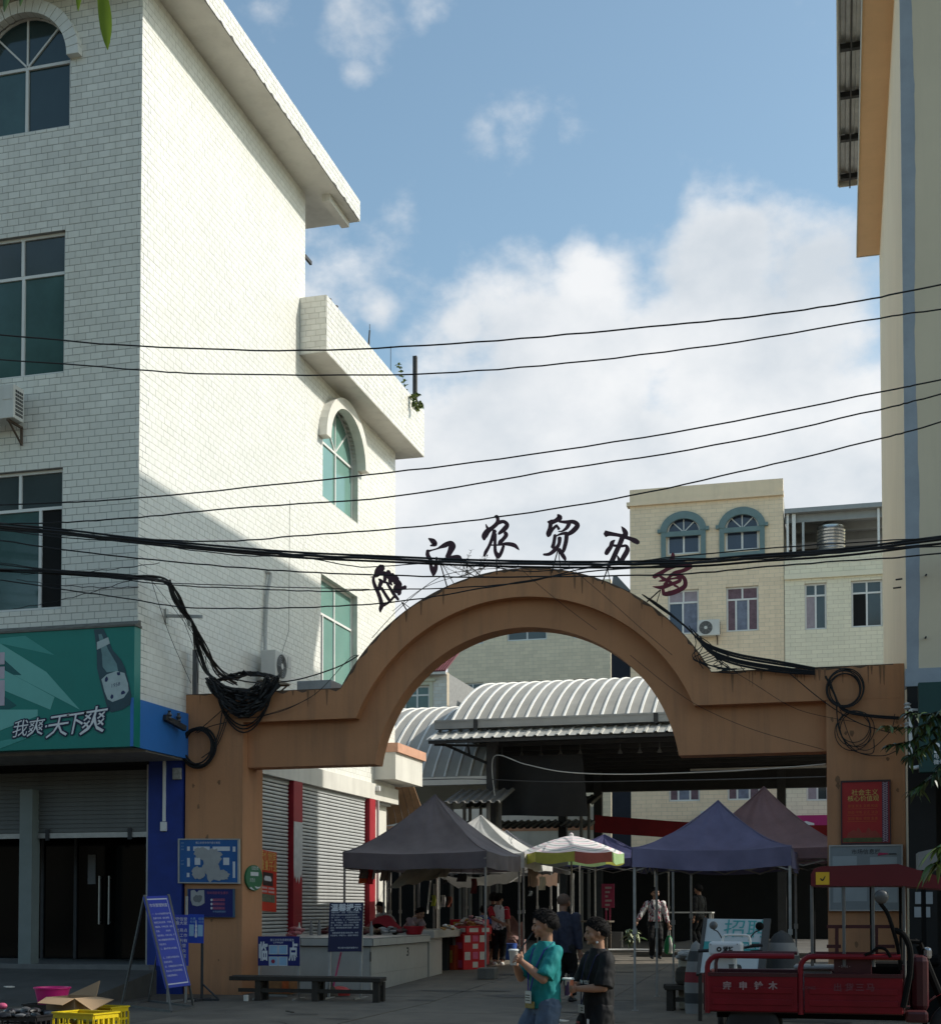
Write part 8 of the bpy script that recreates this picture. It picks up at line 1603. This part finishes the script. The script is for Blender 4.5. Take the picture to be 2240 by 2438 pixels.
    if hairlen != 'buzz':
        for k in range(420):
            th, v = rr.uniform(0, 6.283), rr.uniform(.03, .98); p = V(hfn(th / 6.283, v)); c_ = hp_(0, .1, .28); o_ = (p - c_).normalized(); fwd = Rh @ V((rr.uniform(-.5, .5), -.9, -.15)) if v < .7 else V((rr.uniform(-.2, .2), 0, -1)); dn = (o_ * .55 + fwd * .8).normalized(); ln = hr * rr.uniform(.16, .36); w_ = hr * .055
            sd = dn.cross(o_).normalized(); hm.add([p - o_ * hr * .03 - sd * w_, p - o_ * hr * .03 + sd * w_, p + o_ * w_ * .8, p + dn * ln], [(0, 1, 3), (1, 2, 3), (2, 0, 3)])
    hm.build('hair', hair, t_, world=False)
    g = 1 + .12 * shirt_w
    if shirt:
        sm = MB(); hz = hem
        ell_loft(sm, [(*up_(0, 0, hz), .092 * H * b * g, .070 * H * b * g), (*up_(0, 0, hz + .06), .090 * H * b * g, .068 * H * b * g), (*up_(0, 0, .62), .086 * H * b * g, .064 * H * b * g), (*up_(0, 0, .71), .093 * H * b * g, .066 * H * b * g), (*up_(0, 0, .775), .104 * H * b, .062 * H * b), (*up_(0, .003, .812), .080 * H, .052 * H), (*up_(0, .005, .845), .046 * H, .043 * H)])
        for s_ in 'LR':
            sh, el, wr, pc, d, pal = pts[s_]; u0 = (el - sh).normalized(); r0 = .041 * H * b * g
            if sleeve <= 1: e = sh.lerp(el, sleeve); limb(sm, [sh - u0 * .002 * H, sh.lerp(e, .5)], [r0 * .86, r0 * .96]); sm.tube([sh, sh.lerp(e, .5), e], [r0 * .86, r0, r0 * (1.08 if sleeve < 1 else .9)], 14)
            else: e = el.lerp(wr, sleeve - 1); limb(sm, [sh, sh.lerp(el, .5), el, el.lerp(e, .5)], [r0, r0 * .92, r0 * .84, r0 * .74]); sm.tube([el, e], [r0 * .82, r0 * .66], 14)
        so = remesh('shirt', sm, shirt, fine * .9, 1, t_, disp=.013 * H / 1.5, dscale=10, wrinkle=(1.3, 1.3, .8))
    if bottom:
        bm_ = MB(); tz = max(hem + .04, .56); ell_loft(bm_, [(*up_(0, 0, .455), .090 * H * b, .066 * H * b), (*up_(0, 0, .50), .094 * H * b, .068 * H * b), (*up_(0, 0, tz), .084 * H * b, .061 * H * b)])
        for s_ in 'LR':
            hip, kn, an = feet[s_]; full = bottom_len > .75
            if full: e = kn.lerp(an, min(1.0, (bottom_len - .5) * 2.05)); limb(bm_, [hip, hip.lerp(kn, .5), kn, kn.lerp(e, .6)], [.064 * H * b, .056 * H * b, .047 * H * b, .042 * H * b]); bm_.tube([kn, e], [.046 * H * b, .040 * H * b], 14)
            else:
                f_ = min(1, bottom_len * 2); e = hip.lerp(kn, f_) if bottom_len <= .5 else kn.lerp(an, (bottom_len - .5) * 2); limb(bm_, [hip, hip.lerp(e, .5)], [.066 * H * b, .064 * H * b]); bm_.tube([hip, hip.lerp(e, .5), e], [.066 * H * b, .064 * H * b, .066 * H * b], 14)
        remesh('trousers' if bottom_len > .75 else 'shorts', bm_, bottom, fine * .9, 1, t_, disp=.013 * H / 1.5, dscale=9, wrinkle=(1.2, 1.2, .9))
    if shoe:
        for s_ in 'LR':
            an = feet[s_][2]; kb = kneebend[1 if s_ == 'L' else 0]; tdir = V((0, -1, -.05)) if kb[0] <= .02 else V((0, -.55, -.83)); m = MB(); limb(m, [an + V((0, .022 * H, -.024 * H)), an + tdir * .05 * H + V((0, 0, -.024 * H)), an + tdir * .10 * H + V((0, 0, -.029 * H))], [.029 * H, .027 * H, .021 * H]); remesh('shoe', m, shoe, fine, 1, t_)
    return t_, pts, up_, hp_, feet
def bands(mat_name, c1, c2, axis, scale, thr=.5):
    m = bpy.data.materials.new(mat_name); m.use_nodes = True; t = m.node_tree; b = t.nodes['Principled BSDF']; b.inputs['Roughness'].default_value = .8; tcn = t.nodes.new('ShaderNodeTexCoord'); nz = t.nodes.new('ShaderNodeTexNoise'); nz.inputs['Scale'].default_value = scale; nz.inputs['Detail'].default_value = 1.5
    mp_ = t.nodes.new('ShaderNodeMapping'); mp_.inputs['Scale'].default_value = axis; t.links.new(tcn.outputs['Object'], mp_.inputs[0]); t.links.new(mp_.outputs[0], nz.inputs['Vector']); cr = t.nodes.new('ShaderNodeValToRGB'); cr.color_ramp.interpolation = 'CONSTANT'; t.links.new(nz.outputs['Fac'], cr.inputs[0]); cols = [c1] + list(c2)
    cr.color_ramp.elements[0].position = 0; cr.color_ramp.elements[0].color = (*c1, 1); cr.color_ramp.elements[1].position = thr; cr.color_ramp.elements[1].color = (*c2[0], 1)
    for i, c in enumerate(c2[1:]): e = cr.color_ramp.elements.new(thr + .055 * (i + 1)); e.color = (*c, 1)
    t.links.new(cr.outputs[0], b.inputs['Base Color']); return m
TEE = cloth('teal_tshirt', (.012, .20, .20), bump=.2, bscale=18); JEAN = cloth('faded_denim', (.07, .10, .15), bump=.3, bscale=25, var=.25, scale=8); BTEE = cloth('black_tshirt', (.010, .010, .011), bump=.2, bscale=18); BSH = cloth('black_shorts', (.009, .009, .010)); NAVJ = cloth('navy_jacket', (.028, .030, .050)); BTR = cloth('black_trousers', (.010, .010, .011))
def strip(mb, pts, w_, nrm):
    """thin flat ribbon through points"""
    for a, b_ in zip(pts, pts[1:]): mb.bar(a, b_, w_, .003, nrm)
# ---- boy in teal
d1 = 10.75; hx = P(1296, 2200, Y=d1); H1 = 1.465
tb_, pt, up1, hp1, _ = person('boy in a teal T-shirt and denim shorts sipping a drink through a black straw', (hx.x, d1, 0), R(-48), H1, legs=((-.075, -.03), (.07, .07)), hands={'L': (.035, -.155, .735, (.55, .2, -.9), (.4, .6, .7), (-1, -.2, .3)), 'R': (-.03, -.16, .72, (-.6, .2, -.9), (-.4, .6, .7), (1, -.2, .3))}, lean=-.03, head=(R(-28), R(4)), skin=SKIN, shirt=TEE, sleeve=.92, hem=.485, bottom=JEAN, bottom_len=.47, shoe=BLACK, fine=.0085, build=1.0, shirt_w=1.1)
toW = lambda t, p: t.matrix_basis @ p if False else (Matrix.Translation(t.location) @ t.rotation_euler.to_matrix().to_4x4()) @ p
BLU = cloth('blue_ribbon', (.02, .025, .20)); m = MB()
fr_ = [up1(.050, .02, .845), up1(.062, -.045, .80), up1(.045, -.088, .70), up1(.012, -.098, .58)]; fl_ = [up1(-.048, .02, .845), up1(-.05, -.05, .80), up1(-.03, -.09, .70), up1(-.008, -.098, .58)]
strip(m, fr_, .018, (0, -1, .1)); strip(m, fl_, .018, (0, -1, .1)); m.build('lanyard', BLU, tb_, world=False)
m = MB(); c = up1(-.0, -.100, .545); m.rbox(c.x - .045, c.y - .006, c.z - .05, c.x + .045, c.y + .0, c.z + .045, .003); bg_ = m.build('badge', M('badge_card', (.40, .42, .40), .4, .1, 8), tb_, world=False)
m = MB(); 
for k in range(3): m.box(c.x - .035, c.y - .0075, c.z - .03 + k * .02, c.x + .03, c.y - .0062, c.z - .022 + k * .02)
m.build('badge_print', BLACK, bg_, world=False)
m = MB(); c = up1(.052, -.081, .665); m.rbox(c.x - .028, c.y - .006, c.z - .03, c.x + .02, c.y + .012, c.z + .03, .004); m.build('chest_print', M('olive_print', (.05, .055, .03), .7, .3, 30), tb_, world=False)
m = MB(); c = up1(-.0, -.090, .508); m.rbox(c.x - .075, c.y - .004, c.z - .035, c.x + .055, c.y + .012, c.z + .02, .004); m.build('hem_print', M('yellow_brown_print', (.22, .17, .05), .7, .4, 30), tb_, world=False)
# cup held by the boy in teal
hand = pt['L'][3]; cup = hand.lerp(pt['R'][3], .5) + Vector((0, -.022, .02)); ct_ = thing('drink_cup', 'clear plastic cup with a black straw in the hands of the boy in teal', 'cup', tuple(toW(tb_, cup - Vector((0, 0, .06)))), tb_.rotation_euler.z)
m = MB(); m.lathe((0, 0, 0), [(.026, 0), (.036, .11), (.038, .112)], 18); m.build('cup_wall', M('milky_plastic', (.42, .42, .40), .25, .1, 4), ct_, world=False); m = MB(); m.lathe((0, 0, .112), [(.041, 0), (.041, .008), (.034, .014), (0, .014)], 18); m.build('lid', M('cup_lid_white', (.6, .62, .6), .3, .06, 4), ct_, world=False)
mo = Matrix.Rotation(-tb_.rotation_euler.z, 4, 'Z') @ (toW(tb_, hp1(0, -.98, -.49)) - ct_.location); m = MB(); m.tube([(0, 0, .05), mo], .006, 7); m.build('straw', BLACK, ct_, world=False)
# ---- boy in black
d2 = 10.9; hx = P(1424, 2240, Y=d2); H2 = 1.40
bb_, pt, up2, hp2, _ = person('boy in an oversized black T-shirt holding a paper cup with both hands', (hx.x, d2, 0), R(-52), H2, legs=((-.06, -.03), (.06, .05)), hands={'L': (.035, -.145, .62, (.8, .7, -.4), (.1, .3, .95), (-1, -.2, 0)), 'R': (-.035, -.145, .625, (-.8, .6, -.4), (-.1, .3, .95), (1, -.2, 0))}, lean=.0, head=(R(-20), R(2)), skin=SKIN, shirt=BTEE, sleeve=.98, hem=.40, bottom=BSH, bottom_len=.50, shoe=BLACK, fine=.0085, build=.98, shirt_w=1.9)
cup = pt['L'][3].lerp(pt['R'][3], .5) + Vector((0, -.028, .0)); ct_ = thing('paper_cup', 'orange and white paper cup with white lid held by the boy in black', 'cup', tuple(toW(bb_, cup - Vector((0, 0, .055)))), bb_.rotation_euler.z)
m = MB(); m.lathe((0, 0, 0), [(.030, 0), (.043, .125)], 20); m.build('cup_wall', bands('cup_print', (.5, .16, .08), [(.45, .4, .36), (.06, .03, .08)], (1, 1, .3), 26, .52), ct_, world=False); m = MB(); m.lathe((0, 0, .125), [(.048, 0), (.049, .010), (.040, .016), (0, .016)], 20); m.build('lid', MATS['cup_lid_white'], ct_, world=False); m = MB(); m.cyl((.006, 0, .135), (.008, 0, .165), .006, n=7); m.build('straw', BLACK, ct_, world=False)
m = MB(); strip(m, [up2(.046, .02, .845), up2(.06, -.05, .80), up2(.04, -.095, .66), up2(.0, -.108, .53)], .012, (0, -1, .1)); strip(m, [up2(-.046, .02, .845), up2(-.05, -.05, .80), up2(-.03, -.095, .66), up2(-.004, -.108, .53)], .012, (0, -1, .1)); m.build('lanyard', cloth('navy_ribbon', (.012, .014, .06)), bb_, world=False)
m = MB(); c = up2(0, -.108, .505); m.rbox(c.x - .048, c.y - .006, c.z - .032, c.x + .048, c.y, c.z + .032, .003); bg_ = m.build('badge', MATS['badge_card'], bb_, world=False); m = MB()
for k in range(2): m.box(c.x - .0, c.y - .0075, c.z - .014 + k * .018, c.x + .04, c.y - .0062, c.z - .006 + k * .018)
m.build('badge_print', BLACK, bg_, world=False)
c = up2(.02, -.100, .655); text_mb("I'M YOU", .042, lambda u, v, d: (c.x + u, c.y - d, c.z + v), .004, .001, shear=.3).build('chest_lettering', WHITEINK, bb_, world=False)
c = up2(-.035, -.108, .425); m = MB(); m.box(c.x - .035, c.y - .004, c.z - .006, c.x + .02, c.y - .001, c.z + .010); m.build('red_tag', M('red_tag_print', (.35, .05, .07), .6, .1, 6), bb_, world=False); m = MB(); c = up2(.052, -.094, .425); m.rbox(c.x - .014, c.y - .006, c.z - .035, c.x + .014, c.y + .002, c.z + .035, .003); m.build('white_tag', WHITEINK, bb_, world=False)
m = MB(); c = hp2(.55, -.05, -.78); m.ball(c, .010, 8, 6); m.build('earring_tag', WHITEINK, bb_, world=False)
# ---- man seen from behind
mp_ = PG(1340, 2388)
person('man with cropped grey hair in a dark jacket walking away from the viewer', (mp_.x, mp_.y, ground(mp_.y)), R(172), 1.70, legs=((-.05, -.10), (.06, .10)), hands={'L': (.05, .14, .50, (.5, 1, 0)), 'R': (-.16, -.02, .46, (-.3, 1, 0))}, lean=.05, head=(R(-8), 0), skin=SKIN2, hair=GHAIR, hairlen='buzz', shirt=NAVJ, sleeve=1.9, hem=.46, bottom=BTR, bottom_len=.95, shoe=BLACK, build=1.12, fine=.012, kneebend=((0, 0), (.09, 0)))
# ---- woman with vegetables
wp = PG(1560, 2287); wz = .36
FLORAL = bands('floral_jacket', (.60, .58, .56), [(.35, .03, .06), (.02, .02, .05), (.60, .58, .56), (.015, .015, .018)], (1, 1, .6), 15, .53)
wm, pt, upw, _, _ = person('woman in a white patterned jacket and black trousers carrying greens and a green bag', (wp.x, wp.y, wz), R(12), 1.58, legs=((-.05, .0), (.06, -.02)), hands={'R': (-.27, -.10, .52, (-.6, .8, 0)), 'L': (.19, -.03, .47, (.3, 1, 0))}, head=(R(15), R(-4)), skin=SKIN, hairlen='short', shirt=FLORAL, sleeve=1.85, hem=.53, bottom=BTR, bottom_len=.97, shoe=BLACK, build=1.0, fine=.012)
def greens(name, label, loc, r, n, cols, cat, seed, down=.4, ln=.16):
    rr = random.Random(seed); t_ = thing(name, label, cat, loc)
    for c_ in range(2):
        m = MB()
        for k in range(n):
            a, e = rr.uniform(0, 6.28), rr.uniform(-1.2, .7) - down; d = Vector((math.cos(a) * math.cos(e), math.sin(a) * math.cos(e), math.sin(e))); p = Vector((rr.uniform(-r, r), rr.uniform(-r, r), rr.uniform(-r, r))) * .6; leaf(m, p, d, ln * rr.uniform(.6, 1.2), ln * .36, rr)
        o = m.build('leaves', cols[c_], t_, world=False, recalc=False); o['kind'] = 'stuff'
    return t_
def leaf(m, p, d, ln, w_, rr, droop=.25):
    d = d.normalized(); s_ = d.cross(Vector((rr.uniform(-.5, .5), rr.uniform(-.5, .5), 1))).normalized(); n_ = s_.cross(d); q = []
    pts = [(0, .08), (.25, .8), (.55, 1.0), (.8, .6), (1, .02)]
    vs = []
    for t, k in pts: c = p + d * ln * t - n_ * 0 + Vector((0, 0, -droop * ln * t * t)); vs += [c - s_ * w_ * .5 * k + n_ * w_ * .12 * k, c - n_ * w_ * .05, c + s_ * w_ * .5 * k + n_ * w_ * .12 * k]
    m.add(vs, [(i * 3 + j, i * 3 + j + 1, i * 3 + j + 4, i * 3 + j + 3) for i in range(4) for j in (0, 1)], True)
LEAFA = M('leaf_green', (.055, .10, .022), .5, .3, 6); LEAFB = M('leaf_yellow_green', (.15, .20, .035), .5, .3, 6); LEAFD = M('leaf_dark_green', (.018, .038, .012), .45, .3, 6)
hw = toW(wm, pt['R'][3]); greens('bunch_of_greens', 'bunch of leafy greens with white stalks in the hand of the woman', (hw.x - .08, hw.y, hw.z - .24), .2, 34, [LEAFA, M('pale_stalk', (.40, .44, .28), .5, .2, 6)], 'vegetables', 8, .3, .2)
hw = toW(wm, pt['L'][3]); t_ = thing('plastic_bag', 'green and white plastic shopping bag hanging from the hand of the woman', 'bag', (hw.x, hw.y, hw.z - .62)); m = MB(); ell_loft(m, [(0, 0, 0, .06, .05), (0, 0, .05, .12, .08), (.01, 0, .2, .125, .08), (.0, 0, .34, .08, .05), (0, 0, .42, .03, .03)], 18); m.build('bag_body', cloth('green_plastic', (.03, .26, .10), .3, trans=.3), t_, world=False)
m = MB(); m.tube(thru([Vector((-.03, 0, .40)), Vector((-.02, 0, .52)), Vector((0, 0, .60)), Vector((.02, 0, .52)), Vector((.03, 0, .40))], 4), .008, 6); m.build('handle', WPN, t_, world=False); m = MB(); ell_loft(m, [(.03, -.05, .02, .05, .04), (.05, -.05, .15, .06, .04), (.02, -.04, .38, .02, .02)], 12); m.build('white_fold', WPN, t_, world=False)
# ---- children and shoppers at the snack stall
kp = PG(1187, 2299); REDW = bands('red_white_shirt', (.62, .60, .60), [(.03, .03, .035), (.62, .60, .60), (.4, .03, .05)], (1, .3, .25), 16, .56)
kb, pt, upk, _, _ = person('child with red sleeves and white shirt seen from behind, one arm on the back', (kp.x, kp.y, ground(kp.y)), R(186), 1.55, legs=((-.05, .0), (.06, -.03)), hands={'L': (-.06, .115, .60, (.9, .5, -.2)), 'R': (-.15, .0, .47, (-.3, 1, 0))}, head=(R(-35), 0), skin=SKIN, shirt=REDW, sleeve=.02, hem=.50, bottom=BTR, bottom_len=.93, shoe=WT, fine=.012)
m = MB()
for s_ in 'LR': sh, el, wr, pc, d, pal = pt[s_]; limb(m, [sh, sh.lerp(el, .45)], [.047 * 1.55, .046 * 1.55]); m.tube([sh, sh.lerp(el, .85)], [.047 * 1.55, .045 * 1.55], 14)
remesh('red_sleeves', m, cloth('red_sleeve_cloth', (.42, .02, .035)), .012, 1, kb)
kp = PG(1146, 2296); person('child in a blue and white top seen from behind at the red cartons', (kp.x, kp.y + .1, ground(kp.y)), R(172), 1.28, head=(R(10), R(-14)), lean=.12, skin=SKIN, shirt=bands('blue_white_top', (.03, .10, .36), [(.5, .52, .55), (.02, .05, .2)], (1, 1, .4), 14, .55), sleeve=.6, hem=.5, bottom=BTR, bottom_len=.95, shoe=M('pink_shoe', (.5, .06, .16), .5, .1, 4), fine=.012)
kp = PG(1168, 2296); person('shopper in dark clothes and knee shorts left of the child with red sleeves', (kp.x, kp.y + .25, ground(kp.y)), R(160), 1.56, head=(R(5), R(-8)), skin=SKIN, shirt=BTEE, sleeve=.6, hem=.48, bottom=BSH, bottom_len=.60, shoe=M('brown_sandal', (.10, .06, .04), .6, .2, 5), fine=.012)
kp = P(950, 2160, Y=27.9); person('stooping vendor in a pale pink top behind the goods on the counter', (kp.x + .1, 28.0, ground(28)), R(60), 1.5, lean=.85, head=(0, R(20)), skin=SKIN, shirt=cloth('pale_pink_top', (.38, .28, .28)), sleeve=.7, hem=.5, bottom=BTR, shoe=BLACK, fine=.013, hands={'L': (.10, -.40, .42, (.5, .6, .5)), 'R': (-.10, -.42, .42, (-.5, .6, .5))})
kp = P(925, 2150, Y=28.6); person('vendor in a white top bending over left of the pink one', (kp.x, 28.7, ground(28)), R(-20), 1.5, lean=.55, head=(0, R(10)), skin=SKIN2, shirt=cloth('white_top', (.45, .44, .42)), sleeve=.7, hem=.5, bottom=BTR, shoe=BLACK, fine=.013)
kp = PG(1655, 2278); person('dark clothed person standing deep in the shade behind the woman', (kp.x - .2, 36, .47), R(-120), 1.62, skin=SKIN2, shirt=BTEE, sleeve=1.8, hem=.48, bottom=BTR, shoe=BLACK, fine=.014)
# ================================================================== plants
def sprig(name, label, cat, stems, mats, ln, w_, seed, per=7, spread=.9, droop=.3, r=.006, stem=WOOD, up_=None):
    rr = random.Random(seed); base = Vector(stems[0][0]); t_ = thing(name, label, cat, tuple(base)); sm = MB(); lm = [MB() for _ in mats]; parts = []
    for st in stems:
        pts = thru([Vector(p) for p in st], 5); sm.tube(pts, [r * (1 - .7 * i / len(pts)) for i in range(len(pts))], 5)
        for i in range(2, len(pts)):
            for k in range(per if i % 2 else per - 1):
                d = (pts[i] - pts[i - 1]).normalized(); a = rr.uniform(0, 6.28); o_ = Vector((math.cos(a), math.sin(a), rr.uniform(-.3, .4))) * spread + d * .6; leaf(lm[rr.randrange(len(mats))], pts[i], o_, ln * rr.uniform(.6, 1.15), w_, rr, droop)
    sm.build('stem', stem, t_)
    for q, mt in zip(lm, mats):
        if q.f: q.build('leaves', mt, t_, recalc=False)['kind'] = 'stuff'
    return t_
V = Vector
a = P(962, 905, X=-10.5); b = P(985, 925, X=-10.5)
sprig('parapet_shrub', 'small green shrub growing on the roof parapet beside the dark post', 'shrub', [(V((a.x, a.y, 14.2)), V((a.x + .05, a.y - .1, 14.55)), V((a.x - .05, a.y - .25, 15.05))), (V((a.x, a.y, 14.2)), V((a.x + .2, a.y + .2, 14.4)), V((a.x + .2, a.y + .5, 14.55))), (V((a.x + .1, a.y + .3, 14.2)), V((a.x + .25, a.y + .4, 14.3)), V((a.x + .25, a.y + .7, 14.3))), (V((a.x, a.y, 14.25)), V((a.x + .25, a.y - .1, 14.25)), V((a.x + .32, a.y, 14.0)))], [LEAFA, LEAFB], .13, .07, 5, 5)
rr = random.Random(3); stems = []
for i in range(16):
    c = P(1105 + rr.uniform(-8, 40), 1372, Y=22.5); tp = P(1080 + rr.uniform(-30, 90), 1352 + rr.uniform(-45, 0), Y=22.5 + rr.uniform(-.3, .3)); stems.append((c, c.lerp(tp, .5) + V((rr.uniform(-.06, .06), 0, .02)), tp))
sprig('dry_weeds', 'dry wispy weeds growing on top of the arch behind the character 江', 'weeds', stems, [M('dry_twig', (.10, .085, .06), .8, .3, 8)], .07, .012, 7, 3, r=.005, stem=M('dry_twig', (.1, .085, .06)))
# leaves hanging into the picture at the top left, on a branch of the tree over the viewer
YL_ = 3.9
def big_leaf(mb, tip, base, w_, seed):
    rr = random.Random(seed); d = tip - base; ln = d.length; d.normalize(); s_ = d.cross(fw).normalized(); n_ = s_.cross(d); vs = []
    for i in range(9):
        t = i / 8; k = math.sin(math.pi * min(1, t * .94 + .05)) ** .8; c = base + d * ln * t + n_ * .012 * math.sin(t * 4)
        vs += [c - s_ * w_ * .5 * k + n_ * w_ * .10 * k, c, c + s_ * w_ * .5 * k + n_ * w_ * .16 * k]
    mb.add(vs, [(i * 3 + j, i * 3 + j + 1, i * 3 + j + 4, i * 3 + j + 3) for i in range(8) for j in (0, 1)], True)
br = thing('overhanging_branch', 'branch with long yellow green leaves hanging in at the top left', 'branch', tuple(P(150, -120, Y=YL_)))
m = MB(); m.tube(thru([P(-500, -420, Y=YL_), P(-120, -250, Y=YL_), P(100, -150, Y=YL_), P(260, -110, Y=YL_), P(400, -100, Y=YL_)], 6), .006, 6); m.build('twig', WOOD, br)
LG = cloth('backlit_leaf', (.16, .24, .02), .45, trans=.45, bump=0)
for i, (tx_, ty_, bx_, by_, w_) in enumerate(((258, 122, 236, -60, .042), (188, 30, 182, -140, .03), (12, 32, 20, -110, .03), (50, 18, 60, -150, .034), (330, -20, 300, -120, .04), (110, -10, 90, -160, .035))):
    m = MB(); big_leaf(m, P(tx_, ty_, Y=YL_), P(bx_, by_, Y=YL_), w_, i); m.build('leaf', LG if i not in (2, 3) else LEAFA, br, recalc=False)
# leaves at the right edge
YR_ = 13.0
c = lambda x, y, dy=0: P(x, y, Y=YR_ + dy)
sprig('dark_leafy_branch', 'dark leafy branch hanging in at the right edge before the gate pillar', 'branch', [(c(2330, 1640), c(2260, 1690), c(2190, 1730), c(2110, 1730)), (c(2330, 1640), c(2250, 1720), c(2180, 1760), c(2120, 1775)), (c(2330, 1650), c(2260, 1740), c(2200, 1780), c(2165, 1800)), (c(2330, 1640), c(2270, 1680), c(2215, 1700), c(2160, 1700)), (c(2330, 1700), c(2270, 1790), c(2220, 1850), c(2180, 1880))], [LEAFD, LEAFD, LEAFA], .12, .035, 11, 6, droop=.5)
sprig('yellow_green_branch', 'brighter yellow green leaves at the right edge above the tricycle canopy', 'branch', [(c(2330, 1940, -1), c(2280, 1990, -1), c(2235, 2020, -1)), (c(2330, 1960, -1), c(2270, 2030, -1), c(2225, 2060, -1))], [LEAFA, LEAFB], .19, .05, 14, 4, droop=.7)
m = MB(); a, b = P(2186, 2072, Y=17.5), P(2186, 2030, Y=17.5); m.hexa([(a.x, 17.5, a.z), (a.x + .5, 17.5, a.z), (a.x + .5, 18, a.z), (a.x, 18, a.z), (a.x, 17.5, b.z), (a.x + .5, 17.5, b.z + .12), (a.x + .5, 18, b.z + .12), (a.x, 18, b.z)]); t_ = thing('foam_planter', 'grey foam box on a dark stand at the right edge behind the tricycle canopy', 'box', (a.x + .25, 17.75, 0)); m.build('foam_box', M('grey_foam_box', (.2, .2, .195), .8, .12, 4), t_); m = MB(); [m.box(a.x + x_, y_, 0, a.x + x_ + .04, y_ + .04, a.z) for x_ in (.05, .4) for y_ in (17.6, 17.9)]; m.build('stand', TB, t_)
m = MB(); a = P(2180, 2290, Y=19.3); m.rbox(a.x - .1, 19.1, 0, a.x + .9, 19.6, a.z - .04, .05); m.rbox(a.x - .08, 19.0, a.z - .04, a.x + .3, 19.5, a.z + .1, .04); single('parked_seat', m, TB, 'dark covered motorbike shape standing in the shade at the right edge', 'motorbike')


# unseen trees added to shade the white front wall, suggested by the hanging leaves
LEAFT = M('sky_blocker_leaf', (.045, .085, .02), .5, .3, 2)
def sky_blocker_tree(label, x, y, h, r, seed):
    rr = random.Random(seed); t_ = thing('sky_blocker_tree', label, 'tree', (x, y, 0)); m = MB(); m.tube([(x, y, -.1), (x + .1, y, h * .25), (x - .1, y + .2, h * .5)], [.38, .3, .2], 9)
    lm = MB(); cl = []
    for k in range(11):
        a = k * 2.4; q = r * (.25 + .6 * rr.random()); c = V((x + q * math.cos(a), y + q * math.sin(a), h * rr.uniform(.55, .95))); cl.append(c); m.tube([(x, y + .1, h * .42), V((x, y, h * .5)).lerp(c, .5), c], [.14, .09, .03], 6)
    m.build('trunk', WOOD, t_)
    for i in range(4600):
        c = rr.choice(cl); d = V((rr.gauss(0, 1), rr.gauss(0, 1), rr.gauss(0, .7))).normalized(); p = c + d * r * .42 * rr.random() ** .45; s_ = V((rr.gauss(0, 1), rr.gauss(0, 1), rr.gauss(0, .5))).normalized(); n_ = s_.cross(d).normalized(); w_ = rr.uniform(.16, .34); lm.add([p - s_ * w_, p + n_ * w_ * .45, p + s_ * w_, p - n_ * w_ * .45], [(0, 1, 2, 3)])
    lm.build('crown', LEAFT, t_, recalc=False)['kind'] = 'stuff'
for i, (x, y, lab) in enumerate(((-15, 2, 'big unseen tree added over the left end of the street to block skylight'), (-27, 1, 'big unseen tree added far to the left of the viewer to block skylight'))): sky_blocker_tree(lab, x, y, 24, 7, i + 60)
